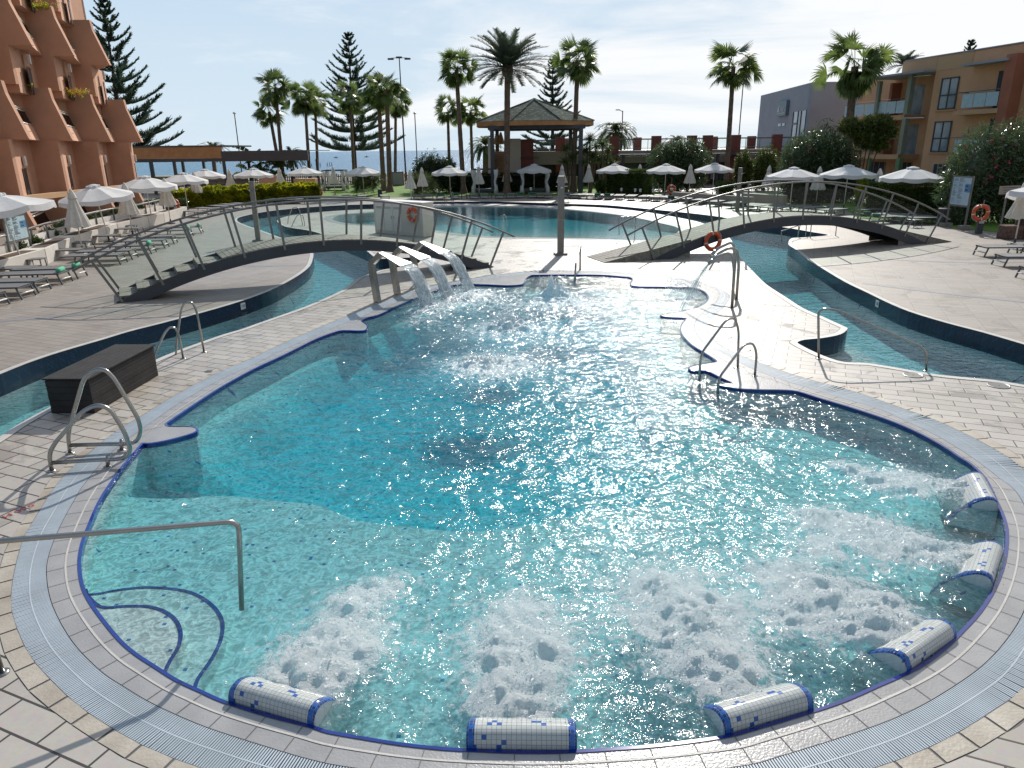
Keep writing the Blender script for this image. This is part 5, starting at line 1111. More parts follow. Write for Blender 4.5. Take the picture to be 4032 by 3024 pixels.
for k in range(20): m.bar((2.8 + k * 1.45, 77.8, 3.5), (2.8 + k * 1.45, 77.8, 4.65), .05, .05)
m.build('roof_rail', M['railsteel'], T)
m = MB(); m.box((16.5, 77.82, 4.15), (28.5, .012, .75)); m.build('glass_guard', M['glass'], T)
# ---- gazebo with the tiled hipped roof, stairs beside it
T = thing('gazebo', 'open gazebo with grey green tiled eight sided roof and timber fascia', 'gazebo', (2.34, 69, 0))
cx, cy, Ro_ = 2.34, 69.5, 5.75
ov = [(cx + Ro_ * math.cos(R(22.5 + 45 * k)), cy + .9 * Ro_ * math.sin(R(22.5 + 45 * k))) for k in range(8)]
m = MB(); m.add([(x, y, 6.12) for x, y in ov] + [(cx, cy, 8.1)], [(k, (k + 1) % 8, 8) for k in range(8)] + [tuple(range(7, -1, -1))]); m.build('roof', M['slate'], T)
m = MB()
for k in range(8): m.bar((*ov[k], 6.16), (cx, cy, 8.15), .22, .06)
m.build('ridge', M['slate'], T)
m = MB(); m.add([(x, y, z) for z in (5.72, 6.15) for x, y in [(cx + (a - cx) * .985, cy + (b - cy) * .985) for a, b in ov]], [(k, (k + 1) % 8, (k + 1) % 8 + 8, k + 8) for k in range(8)]); m.build('fascia', M['wood_fascia'], T)
m = MB()
for x0, y0, x1, y1 in ((-1.75, 66, 6.6, 66), (-1.75, 73, 6.6, 73), (-1.75, 66, -1.75, 73), (6.6, 66, 6.6, 73)): m.bar((x0, y0, 5.6), (x1, y1, 5.6), .2, .3)
m.build('beam', M['anthracite'], T)
for px, Y in ((1938, 66), (2287, 66), (1958, 73), (2246, 73)):
    x = at(px, 560, Y)[0]; m = MB(); m.box((x, Y, 2.8), (.34, .34, 5.6)); m.build('column', M['anthracite'], T)
T = thing('stair_house', 'cream and dark red stair walls under the left of the gazebo', 'building', (1, 70, 0))
xa, xb, xc, xd, xe = (at(p, 560, 70)[0] for p in (1918, 1943, 1999, 2050, 2100))
m = MB(); m.box(((xc + xd) / 2, 71, 2.35), (xd - xc, 3, 4.75)); m.build('cream_wall', M['cream_wall'], T)
m = MB(); m.box(((xd + xe) / 2, 71, 2.33), (xe - xd, 2.6, 4.65)); m.build('red_wall', M['red_wall'], T)
m = MB(); m.box(((xa + xb) / 2 - .05, 71.5, 2.4), (.35, 4, 4.8)); m.build('white_wall', M['white_wall'], T)
m = MB(); m.box(((xe + 6.8) / 2 + .4, 71.2, 2.95), (6.8 - xe + 1.2, .3, 1.2)); m.box(((xe + 6.8) / 2, 72.5, .6), (6.5 - xe, .3, 1.2)); m.build('balustrade_wall', M['beige_wall'], T)
m = MB()
for k in range(12): m.box(((xb + xc) / 2, 69 + k * .28, 1.35 + k * .18), (xc - xb, .30, .06))
m.build('stairs', M['wood_fascia'], T)
m = MB(); m.box(((xb + xc) / 2, 71.0, .65), (xc - xb, 3.6, 1.3)); m.box(((xb + xc) / 2, 74.5, 2.3), (xc - xb, 3.6, 2.6)); m.build('stair_base', M['beige_wall'], T)
m = MB(); m.tube([(xd - .05, 69.4, 3.0), (xe + .5, 69.4, 3.0), (xe + .5, 69.4, 1.9)], .04, 5); m.build('rail', M['railsteel'], T)
for i, px in enumerate((1957, 1972)):
    b = at(px, 560, 73); t = thing('straw_parasol', ['closed straw parasol at the left at the head of the gazebo stairs', 'closed straw parasol at the right at the head of the gazebo stairs'][i], 'parasol', (b[0], 73, 3.6), group='closed straw parasols')
    m = MB(); m.lathe([(.32, -.1), (.36, .05), (.24, .5), (.1, .95), (.02, 1.05)], (0, 0, .75), 14); m.build('canopy', M['straw'], t, world=False); m = MB(); m.tube([(0, 0, 0), (0, 0, 1)], .03, 6); m.build('pole', M['white_metal'], t, world=False)
# ---- beach restaurant pavilion on the left
T = thing('beach_pavilion', 'flat roofed glass pavilion with orange timber fascia behind the left parasols', 'building', (-31, 76, 0))
m = MB(); m.box((-33.6, 72.0, 3.82), (12, .14, 1.05)); m.build('timber_fascia', M['wood_fascia'], T)
m = MB(); m.box((-33.6, 76, 4.42), (12.2, 8.3, .14)); m.box((-33.6, 72.02, 3.14), (12, .2, .30)); m.box((-23.5, 72, 3.46), (8.3, .3, .95)); m.box((-23.5, 76.5, 3.9), (8.3, 8.8, .08)); m.build('roof', M['anthracite'], T)
for x, y in [(x, y) for x in (-27.6, -32.4, -34.6, -38) for y in (72.1, 79)] + [(-19.6, 76)]: m = MB(); m.box((x, y, 1.5), (.24, .24, 3.1)); m.build('column', M['anthracite'], T)
for k in range(9): m = MB(); m.box((-28.3 - k * 1.25, 72.15, 1.6), (1.2, .03, 2.8)); m.build('glass_panel', M['glass'], T)
m = MB(); m.box((-33.4, 79, .9), (11, .1, 1.1)); m.build('counter', M['beige_wall'], T)
m = MB()
for z in (.9, 1.25): m.tube([(-27.5, 70.2, z), (-17.5, 69.6, z)], .04, 5); m.tube([(-37, 70.6, z), (-27.5, 70.2, z)], .04, 5)
for k in range(14): m.bar((-36.5 + k * 1.45, 70.3, 0), (-36.5 + k * 1.45, 70.3, 1.28), .05, .05)
tag(m.build('metal_railing', M['anthracite']), 'dark metal railing in front of the beach pavilion', 'railing')
for px0, px1, yb, lab in ((1018, 1092, 745, 'terracotta planter box below the banana plants'), (1154, 1240, 745, 'terracotta planter box behind the right end of the lime hedge')):
    a = at(px0, 700, 69); b = at(px1, 700, 69); m = MB(); zt = at(px0, 694 if px0 < 1100 else 704, 69)[2]; m.box(((a[0] + b[0]) / 2, 69.5, zt / 2), (b[0] - a[0], 1.0, zt)); tag(m.build('planter_box', M['terracotta'], bevel=.02), lab, 'planter')
# beach fence
m = MB(); x = -32.0
while x < 2:
    h = 1.35 + random.uniform(-.18, .16); m.box((x, 88 + random.uniform(-.03, .03), h / 2 - .1), (.11, .05, h + .2), 0, random.uniform(-.03, .03)); x += .225
t = thing('paling_fence', 'weathered wooden paling fence between the lawn and the beach', 'fence', (-15, 88, 0)); m.build('palings', M['plank'], t)
m = MB(); m.box((-15, 88.06, .95), (34, .04, .1)); m.box((-15, 88.06, .35), (34, .04, .1)); m.build('rail', M['plank'], t)
a = at(1535, 700, 84); b = at(1590, 700, 84); m = MB(); m.box(((a[0] + b[0]) / 2, 84, .75), (b[0] - a[0], .5, 1.5)); t = thing('utility_cabinet', 'dark red cabinet with grey door on the lawn behind the palms', 'cabinet', ((a[0] + b[0]) / 2, 84, 0)); m.build('body', M['red_wall'], t)
m = MB(); m.box(((a[0] + b[0]) / 2 + .15, 83.73, .75), ((b[0] - a[0]) * .7, .03, 1.3)); m.build('door', M['grey_wall'], t)

# ---- lamp posts
def lamp(px, ytop, Y, lab, kind, yb=None):
    tp = at(px[0], ytop, Y); b = (float(tp[0]), Y, 0.0); h = float(tp[2]); t = thing('street_lamp', lab, 'lamp post', b)
    m = MB(); m.tube([(0, 0, 0), (0, 0, h * .5), (0, 0, h)], [.11 if kind == 3 else .08, .09 if kind == 3 else .065, .06], 8); m.build('pole', M['bark'] if kind == 3 else M['anthracite'], t, world=False)
    if kind == 3:
        m = MB(); m.tube([(-1.0, 0, h), (1.0, 0, h)], .035, 6); m.build('cross_arm', M['anthracite'], t, world=False)
        for x in (-1.05, 0, 1.05): m = MB(); m.box((x, -.1, h - (.12 if x else -.05)), (.72, .5, .22), 0, 0, .15); m.build('floodlight', M['anthracite'], t, world=False, bevel=.02)
    elif kind == 1: m = MB(); m.lathe([(.10, 0), (.2, .08), (.2, .18), (.08, .26)], (0, 0, h - .05), 12); m.build('lamp_head', M['reflect'], t, world=False)
    else: m = MB(); m.tube([(0, 0, h - .1), (-.45, 0, h + .1)], .035, 6); m.box((-.6, 0, h + .1), (.5, .22, .1)); m.build('lamp_head', M['anthracite'], t, world=False)
lamp((1572, 0), 228, 97, 'tallest lamp post with three floodlight boxes above the palms', 3)
lamp((923, 0), 448, 96, 'slender lamp post rising behind the dark left pavilion roof', 1)
lamp((1633, 0), 448, 98, 'slender lamp post rising above the dark bush left of the gazebo', 1)
lamp((2936, 0), 215, 90, 'bare tall lamp post hidden behind the right fan palm', 2)
lamp((2452, 0), 436, 92, 'short lamp post with small arm behind the squat palm right of the gazebo', 2)

# ---- beach people and boats
def person(px, py, lab, seed, rz, cm):
    b = g(px, py, -1.9); k = float(b[1]); t = thing('person', lab, 'person', b, rz, group='people walking along the shore')
    rnd = random.Random(seed); st = rnd.uniform(.12, .24); ar = rnd.uniform(.06, .2); m = MB()
    # one welded figure: limbs grow out of the trunk
    m.tube([(0, 0, .80), (0, 0, .92), (0, 0, 1.1), (0, 0, 1.3), (0, 0, 1.43), (0, 0, 1.49), (0, 0, 1.55), (0, -.01, 1.62), (0, -.01, 1.70), (0, 0, 1.76)], [.12, .15, .12, .16, .13, .06, .055, .095, .095, .04], 10)
    for s_ in (-1, 1):
        m.tube([(s_ * .08, 0, .9), (s_ * .09, -s_ * st * .4, .68), (s_ * .1, -s_ * st, .46), (s_ * .1, -s_ * st * .95, .1), (s_ * .1, -s_ * st * .95, .02)], [.09, .08, .055, .04, .04], 8); m.box((s_ * .1, -s_ * st * .95 - .07, .03), (.08, .24, .06))
        m.tube([(s_ * .13, 0, 1.40), (s_ * .22, s_ * ar * .5, 1.25), (s_ * .24, s_ * ar, 1.10), (s_ * .24, s_ * ar - .09, .88), (s_ * .24, s_ * ar - .12, .79)], [.06, .05, .042, .032, .03], 7)
    bo = m.build('body', M['skin'], t, smooth=True, world=False); rm = bo.modifiers.new('weld', 'REMESH'); rm.mode = 'VOXEL'; rm.voxel_size = .022; rm.use_smooth_shade = True
    m = MB(); m.tube([(0, 0, .78), (0, 0, .92), (0, 0, 1.02)], [.17, .168, .14], 10); m.build('shorts', cm, t, world=False)
    m = MB(); m.lathe([(.10, -.04), (.105, .05), (.06, .13)], (0, .015, 1.66), 10); m.build('hair', M['dark'], t, world=False)
person(1262, 660, 'lone person walking on the shore left of the pair, in dark shorts', 1, R(80), M['clothd'])
person(1290, 659, 'person in dark shorts walking at the left of the trio by the sea', 2, R(80), M['clothd'])
person(1299, 658, 'person in white shorts walking in the middle of the trio by the sea', 3, R(85), M['white_paint'])
person(1307, 658, 'person in red shorts walking at the right of the trio by the sea', 4, R(75), M['red_paint'])
person(1228, 661, 'person half hidden by a palm trunk on the shore, farthest left', 5, R(80), M['clothd'])
for px, py, lab in ((1322, 620, 'small dark boat low on the sea left of the big pine trunk'), (1442, 617, 'small dark boat low on the sea right of the big pine trunk')):
    b = g(px, py + 2, -1.7); k = b[1] / 620; t = thing('boat', lab, 'boat', b, .2, group='small boats on the sea')
    m = MB(); m.add([(-2.2 * k, 0, .5 * k), (-1.6 * k, -.5 * k, .1 * k), (1.5 * k, -.5 * k, .1 * k), (2.3 * k, 0, .6 * k), (1.5 * k, .5 * k, .1 * k), (-1.6 * k, .5 * k, .1 * k), (0, 0, -.2 * k), (0, 0, .4 * k)], [(0, 1, 6), (1, 2, 6), (2, 3, 6), (3, 4, 6), (4, 5, 6), (5, 0, 6), (0, 7, 1), (1, 7, 2), (2, 7, 3), (3, 7, 4), (4, 7, 5), (5, 7, 0)]); m.build('hull', M['anthracite'], t, world=False)
    m = MB(); m.box((.2 * k, 0, .75 * k), (.9 * k, .5 * k, .7 * k)); m.build('cabin', M['anthracite'], t, world=False)
# ================================================================== parasols
def zrot(a): return math.cos(a), math.sin(a)
def make_open():
    t = thing('parasol', '', 'parasol'); Rr, z0, z1 = 1.58, 2.02, 2.46
    m = MB(); vs = [(0, 0, z1)]; fs = []; rings = [(.28, .93), (.62, .74), (1.0, .44), (1.32, .20), (Rr, 0)]; n = 48
    for r_, h in rings:
        for k in range(n):
            a = 2 * math.pi * k / n; q = (k % 6) / 6.0; sag = math.sin(q * math.pi); rr = r_ * (1 - .05 * sag); z = z0 + (z1 - z0) * h - .035 * sag * r_
            vs.append((rr * math.cos(a), rr * math.sin(a), z))
    for k in range(n): fs.append((0, 1 + k, 1 + (k + 1) % n))
    for i in range(len(rings) - 1):
        for k in range(n): a = 1 + i * n; fs.append((a + k, a + n + k, a + n + (k + 1) % n, a + (k + 1) % n))
    m.add(vs, fs); m.build('canopy', M['white_cloth'], t, world=False)
    m = MB(); vs = []; 
    for zz in (0, -.17):
        for k in range(n):
            a = 2 * math.pi * k / n; q = (k % 6) / 6.0; sag = math.sin(q * math.pi); rr = Rr * (1 - .05 * sag) * (1.006 if zz else 1.0)
            vs.append((rr * math.cos(a), rr * math.sin(a), z0 - .035 * sag * Rr + zz - (.035 * sag if zz else 0)))
    m.add(vs, [(k, k + n, (k + 1) % n + n, (k + 1) % n) for k in range(n)]); m.build('valance', M['white_cloth'], t, world=False)
    m = MB(); m.lathe([(.30, -.03), (.24, .04), (.10, .09), (.02, .10)], (0, 0, z1), 16)
    for k in range(8): a = 2 * math.pi * k / 8; m.lathe([(.07, -.04), (.06, .03), (.01, .05)], (.25 * math.cos(a), .25 * math.sin(a), z1 + .0), 8)
    m.build('vent_cap', M['white_cloth'], t, world=False)
    m = MB(); m.tube([(0, 0, 0), (0, 0, z1 - .02)], .026, 8); m.build('pole', M['white_metal'], t, world=False, smooth=True)
    m = MB()
    for k in range(8): a = 2 * math.pi * k / 8; m.bar((0, 0, z1 - .05), (1.5 * math.cos(a), 1.5 * math.sin(a), z0 - .01), .014, .02)
    m.build('ribs', M['white_metal'], t, world=False)
    m = MB(); m.lathe([(.24, 0), (.24, .05), (.05, .07), (.04, .25)], (0, 0, 0), 14); m.build('base', M['anthracite'], t, world=False)
    return t
def make_closed():
    t = thing('closed_parasol', '', 'parasol'); m = MB(); n = 48
    prof = [(1.02, .43), (1.10, .415), (1.35, .345), (1.65, .25), (1.95, .165), (2.22, .105)]; vs = []
    for z, r_ in prof:
        for k in range(n):
            a = 2 * math.pi * k / n; f = math.cos(a * 8); rr = r_ * (1 + .16 * f + .04 * math.sin(a * 5 + z * 3)); vs.append((rr * math.cos(a), rr * math.sin(a), z + (.035 * math.cos(a * 8) if z < 1.05 else 0)))
    fs = [(i * n + k, i * n + (k + 1) % n, (i + 1) * n + (k + 1) % n, (i + 1) * n + k) for i in range(len(prof) - 1) for k in range(n)]
    m.add(vs, fs); m.build('folded_canopy', M['beige_cloth'], t, world=False, smooth=True)
    m = MB(); m.lathe([(.175, 2.12), (.165, 2.17), (.12, 2.32), (.06, 2.44), (.03, 2.5)], (0, 0, 0), 16); m.build('cap', M['beige_cloth'], t, world=False, smooth=True)
    m = MB(); m.tube([(0, 0, 0), (0, 0, 2.3)], .026, 8); m.build('pole', M['white_metal'], t, world=False, smooth=True)
    m = MB(); m.lathe([(.24, 0), (.24, .05), (.05, .07), (.04, .25)], (0, 0, 0), 14); m.build('base', M['anthracite'], t, world=False)
    return t
PO, PC = make_open(), make_closed(); usedp = [False, False]
def place(proto, flag, loc, rz, label, group=None, sc=1.0, tilt=(0, 0)):
    o = proto if not flag[0] else copy_tree(proto); flag[0] = True
    o.location = Vector([float(q) for q in loc]); o.rotation_euler = (tilt[0], tilt[1], rz); o.scale = (sc, sc, sc); o['label'] = label
    if group: o['group'] = group
    return o
fo, fc = [False], [False]
opens = [((103, 1066), 'open white parasol in front of the left notice board, cut by the left edge', (0, -.16)), ((432, 952), 'open white parasol tilted left beside the nearest folded parasol, second in the left row', (0, -.11)),
 ((602, 885), 'open white parasol in front of the last terracotta fin, third in the left row', (0, -.02)), ((741, 831), 'open white parasol fourth in the left row, before the pavilion glass', (0, 0)),
 ((822, 791), 'open white parasol against the timber fascia pavilion', (0, 0)), ((1010, 787), 'open white parasol in front of the banana plants behind the lime hedge', (0, 0)), ((1210, 773), 'open white parasol at the right end of the lime hedge', (0, 0)),
 ((1435, 773), 'open white parasol in front of the spiky dark bush', (.0, .04)), ((1774, 778), 'open white parasol in front of the far dark hedge, left of the leaning fan palm', (0, 0)), ((2103, 764), 'open white parasol over the curtained daybed below the gazebo', (0, 0)),
 ((2417, 769), 'open white parasol in front of the far hedge right of the yucca trees', (0, 0)), ((2615, 773), 'open white parasol in front of the tall oleander above the far lifebuoy', (.02, 0)), ((2805, 768), 'open white parasol between the tall oleander and the small lime bush', (0, 0)),
 ((3109, 823), 'open white parasol rising above the crown of the right bridge', (0, 0)), ((3321, 823), 'open white parasol behind the right bridge under the second oleander', (0, 0)), ((3565, 853), 'large open white parasol in front of the ochre block at the right', (0, 0)), ((4100, 985), 'open white parasol cut by the right edge of the photo', (0, -.12))]
for i, (px, lab, ti) in enumerate(opens): place(PO, fo, g(*px), .3 + i * .61, lab, 'open white parasols', 1.0 + (.04 if i in (0, 2, 14, 15) else 0), ti)
closeds = [((327, 994), 'nearest folded cream parasol in the left row, between two planters'), ((524, 928), 'folded cream parasol behind the second open one of the left row'), ((673, 881), 'folded cream parasol hiding a lifebuoy in the left row'),
 ((781, 816), 'folded cream parasol in front of the lime hedge corner'), ((917, 791), 'folded cream parasol against the pavilion end post'), ((1111, 778), 'folded cream parasol before the terracotta planter boxes'), ((1320, 769), 'folded cream parasol in front of the left curtained daybed'),
 ((1620, 793), 'wide folded white parasol beside the grey cabinet'), ((1666, 785), 'folded cream parasol in front of the round palm bush'), ((1887, 773), 'folded cream parasol at the foot of the leaning fan palm'), ((1997, 762), 'folded cream parasol in front of the tall date palm'),
 ((2212, 769), 'folded cream parasol just behind the steel shower column'), ((2316, 765), 'folded cream parasol in front of the yucca trees'), ((2515, 769), 'folded tan parasol in front of the far right hedge'), ((2712, 773), 'folded cream parasol in front of the tall oleander, right of the lifebuoy'),
 ((3017, 795), 'folded cream parasol behind the top of the right bridge under the ficus trees'), ((3212, 809), 'folded cream parasol above the middle of the right bridge'), ((3442, 839), 'folded cream parasol before the hedge of the ochre block'), ((3993, 965), 'folded cream parasol at the right edge beside the sloping open one')]
for i, (px, lab) in enumerate(closeds): place(PC, fc, g(*px), i * .37, lab, 'folded cream parasols', 1.0 if i not in (7,) else .95)

# ================================================================== loungers and small tables
def make_lounger():
    t = thing('sun_lounger', '', 'sun lounger'); Lg, W2, H_ = 1.95, .33, .33
    m = MB()
    for y in (-W2, W2): m.bar((0, y, H_), (Lg, y, H_), .035, .045)
    for x in (.02, .9, Lg): m.bar((x, -W2, H_ - .01), (x, W2, H_ - .01), .04, .03)
    m.build('frame', M['lframe'], t, world=False)
    m = MB(); N = 10
    vs = [(Lg * i / N, y, H_ + .022 - (.008 if 0 < i < N and abs(y) < .1 else 0)) for i in range(N + 1) for y in (-W2 + .01, 0, W2 - .01)]
    m.add(vs, [(i * 3 + j, (i + 1) * 3 + j, (i + 1) * 3 + j + 1, i * 3 + j + 1) for i in range(N) for j in range(2)]); m.build('sling', M['lmesh'], t, world=False)
    for x, dx in ((.06, -.10), (1.45, .06)):
        for y in (-W2, W2): m = MB(); m.bar((x, y, H_ - .01), (x + dx, y, 0.0), .035, .045); m.build('leg', M['lframe'], t, world=False)
        m = MB(); m.tube([(x + dx * .55, -W2, .15), (x + dx * .55, W2, .15)], .022, 8); m.build('crossbar', M['white_metal'], t, world=False, smooth=True)
    return t
LO = make_lounger(); fl = [False]
def make_towel():
    t = MB(); t.tube([(0, -.24, .42), (0, -.2, .425), (0, 0, .425), (0, .2, .425), (0, .24, .42)], [.06, .075, .08, .075, .06], 12); return t
tw = make_towel().build('rolled_towel', M['towel'], None, smooth=True, world=False); ft = [False]
tw2 = make_towel().build('rolled_towel', M['towel_dark'], None, smooth=True, world=False); ft2 = [False]
for o in (tw, tw2): o['category'] = 'towel'
ordn = ['first', 'second', 'third', 'fourth', 'fifth', 'sixth', 'seventh', 'eighth', 'ninth', 'tenth', 'eleventh', 'twelfth', 'thirteenth', 'fourteenth', 'fifteenth', 'sixteenth', 'seventeenth', 'eighteenth', 'nineteenth', 'twentieth']
def lounger(px, ang, lab, group, towel=None, tl=None, near=True):
    p = g(*px); o = place(LO, fl, p, ang, lab, group)
    if towel:
        q = (p[0] + .10 * math.cos(ang), p[1] + .10 * math.sin(ang), -.008); proto, f = (tw, ft) if towel == 1 else (tw2, ft2)
        c = proto if not f[0] else proto.copy()
        if f[0]: COL.objects.link(c)
        f[0] = True; c.location = Vector([float(k) for k in q]); c.rotation_euler = (0, 0, ang + (.12 if towel == 1 else .1)); c['label'] = tl; c['group'] = 'rolled green towels'
    return o
PI = math.pi
left = [((2, 1207), 0), ((110, 1171), 0), ((173, 1146), 0), ((262, 1114), 1), ((322, 1092), 1), ((485, 1037), 0), ((530, 1018), 0), ((603, 996), 1), ((655, 975), 0), ((690, 958), 0), ((754, 931), 1), ((794, 917), 1)]
tn = {3: 'mint towel roll on the fourth lounger of the left row', 4: 'mint towel roll on the fifth lounger of the left row', 7: 'mint towel roll on the eighth left lounger, seen through bridge glass', 10: 'mint towel roll on the eleventh lounger of the left row', 11: 'mint towel roll on the last lounger of the left row'}
for i, (px, tw_) in enumerate(left):
    lounger(px, PI + .03 + .02 * i, 'grey sling lounger, %s from the near end of the left row%s' % (ordn[i], ', with a mint towel' if tw_ else ''), 'loungers in the left row', tw_, tn.get(i))
# second line of loungers behind, heads by the planters
for i, px in enumerate([(20, 1122), (150, 1092), (335, 1015), (360, 985), (470, 955), (560, 925)]):
    p = g(*px); lounger(px, PI + .1, 'dark sling lounger close to the planters, %s from the near end' % ordn[i], 'loungers close to the left planters')
for i, px in enumerate([(800, 856), (850, 842), (902, 832), (940, 826), (985, 822)]):
    lounger(px, PI * .80, 'sling lounger at the far left corner of the river, %s from the left' % ordn[i], 'loungers at the far left corner')
farx = [(1075, 808, 2), (1110, 806, 2), (1150, 804, 0), (1182, 803, 0), (1370, 790, 0), (1430, 789, 0), (1518, 789, 0), (1648, 789, 0), (1690, 788, 0), (1736, 788, 2), (1793, 786, 2), (1868, 785, 0), (1908, 784, 0), (1968, 784, 0), (2012, 783, 0), (2049, 782, 2), (2097, 782, 2), (2130, 782, 0), (2160, 783, 0), (2232, 781, 0)]
lx = iter(range(99))
for i, (x, y, tw_) in enumerate(farx):
    lounger((x, y), PI * .5 + (2050 - x) / 2050 * .9, 'grey lounger facing the far river bank, %s from the left of the left half' % ordn[i], 'loungers along the far river bank', tw_, 'dark green towel on the %s lounger of the far bank' % ordn[i])
farx2 = [(2262, 784, 0), (2294, 785, 0), (2325, 786, 0), (2352, 787, 2), (2390, 788, 2), (2432, 789, 0), (2478, 791, 0), (2530, 793, 0), (2572, 795, 0), (2615, 796, 0), (2640, 798, 2), (2690, 803, 0), (2740, 808, 0), (2800, 815, 0), (2860, 822, 0), (2920, 830, 2), (2960, 833, 0), (3010, 838, 0), (3040, 842, 0)]
for i, (x, y, tw_) in enumerate(farx2):
    lounger((x, y), PI * .5 - (x - 2150) / 900 * .9, 'grey lounger facing the far river bank, %s from the shower column' % ordn[i], 'loungers along the far river bank', tw_, 'dark green towel on the %s lounger right of the shower' % ordn[i])
for i, (x, y, a, tw_) in enumerate([(3405, 870, .25, 2), (3440, 880, .2, 2), (3480, 872, .2, 0), (3525, 880, .15, 0), (3575, 884, .1, 0), (3380, 850, .3, 0), (3470, 852, .3, 0), (3160, 842, .5, 0), (3230, 850, .45, 0)]):
    lounger((x, y), a, 'lounger on the deck behind the right bridge end, %s one' % ordn[i], 'loungers behind the right bridge end', tw_, 'dark green towel on the %s lounger behind the right bridge' % ordn[i])
for i, (px, a) in enumerate([((3857, 1008), -.04), ((3932, 1047), -.06), ((4030, 1100), -.08), ((3995, 1000), -.02)]):
    lounger(px, a, ['grey lounger at the right edge, uppermost one seen full', 'grey lounger at the right edge in the middle', 'grey lounger at the right edge nearest the camera', 'grey lounger at the right edge behind the folded parasol'][i], 'loungers at the right edge')
def make_table():
    t = thing('side_table', '', 'table'); m = MB(); m.box((0, 0, .36), (.5, .5, .03)); m.build('table_top', M['lframe'], t, world=False, bevel=.01)
    for x in (-.2, .2):
        for y in (-.2, .2): m = MB(); m.bar((x, y, .35), (x * 1.1, y * 1.1, 0), .03, .03); m.build('leg', M['lframe'], t, world=False)
    return t
TB = make_table(); fb = [False]
for px, lab in (((150, 1060), 'low grey side table by the left planters, nearest'), ((520, 915), 'low grey side table among the left loungers, second'), ((1828, 783), 'low side table on the far bank near the leaning palm'), ((1945, 781), 'low side table on the far bank below the gazebo'), ((2242, 775), 'low side table right of the steel shower column'), ((2560, 790), 'low side table on the far bank before the lifebuoy'), ((2590, 786), 'low side table below the tall oleander'), ((3500, 850), 'low side table behind the right bridge end'), ((3600, 895), 'low side table at the foot of the right bridge'), ((3050, 800), 'low side table behind the right bridge crown')):
    place(TB, fb, g(*px), .2, lab, 'low side tables')
for i, px in enumerate([(2446, 772), (2500, 775), (2520, 776), (2570, 778), (1722, 778), (2090, 768)]):
    b = g(*px); t = thing('path_light', 'small white topped path light on the far grass verge, %s from the left' % ordn[i], 'path light', b, group='small path lights'); m = MB(); m.lathe([(.05, 0), (.05, .4)], (0, 0, 0), 8); m.build('post', M['anthracite'], t, world=False); m = MB(); m.lathe([(.08, .4), (.11, .62), (.02, .66)], (0, 0, 0), 8); m.build('shade', M['white_paint'], t, world=False)

# ================================================================== left planters, railing, notice boards, bins
pl = [(-150, 1165), (0, 1100), (190, 1040), (300, 985), (470, 925), (590, 893), (650, 878), (742, 848)]
Pp = [g(*p)[:2] for p in pl]
m = MB(); t = thing('planter_row', 'pale angled planter wall with shrubs along the left deck edge', 'planter', (*Pp[3], 0))
for i in range(len(Pp) - 1):
    a, b = Pp[i], Pp[i + 1]; d_ = (b - a) / np.linalg.norm(b - a); n_ = np.array([-d_[1], d_[0]]); n_ = n_ if n_[0] < 0 else -n_
    k = int(max(1, np.linalg.norm(b - a) // 3.2)); 
    for j in range(k):
        p, q = a + (b - a) * j / k, a + (b - a) * (j + .985) / k; off = .35 if j % 2 else 0
        poly = [p, q + n_ * -.0, q + n_ * .8, p + n_ * .8]; m = MB(); m.prism([p - n_ * .28 * (j % 2), q, q + n_ * .8, p + n_ * .8], 0, .56); m.build('planter_box', M['white_wall'], t, bevel=.012)
        c = (p + q) / 2 + n_ * .35; m = MB(); m.box((c[0], c[1], .545), (np.linalg.norm(q - p) * .8, .5, .04), math.atan2(d_[1], d_[0])); m.build('soil', M['soil'], t)
W_ = [np.array(p) for p in Pp]; nn_ = [];
for i in range(len(W_)):
    d_ = W_[min(i + 1, len(W_) - 1)] - W_[max(i - 1, 0)]; d_ /= np.linalg.norm(d_); nn_.append(np.array([-d_[1], d_[0]]))
Wl = [w_ + n_ * (.95 if n_[0] < 0 else -.95) for w_, n_ in zip(W_, nn_)]; Wr = [w_ + n_ * (1.2 if n_[0] < 0 else -1.2) for w_, n_ in zip(W_, nn_)]
t = thing('guard_railing', 'round steel rail above the pale low wall along the terracotta wing', 'railing', (*Wl[3], 0))
for i in range(len(Wl) - 1):
    m = MB(); a, b, c, d_ = Wl[i], Wl[i + 1], Wr[i + 1], Wr[i]; m.prism([a, b, c, d_], -.8, .78); m.build('low_wall', M['white_wall'], t)
rl = np.array(smooth_poly([(*w_,) for w_ in Wl], 3, closed=False)); m = MB(); m.tube([(x, y, 1.12) for x, y in rl], .045, 8); m.build('rail', M['steel'], t, smooth=True)
dtot = 0; last = None
for i in range(len(Wl) - 1):
    k = int(max(1, np.linalg.norm(Wl[i + 1] - Wl[i]) // 1.5))
    for j in range(k): p = Wl[i] + (Wl[i + 1] - Wl[i]) * j / k; p = p - (Wr[i] - Wl[i]) * .12; m = MB(); m.bar((*p, .3), (*p, 1.12), .05, .06); m.build('post', M['railsteel'], t)
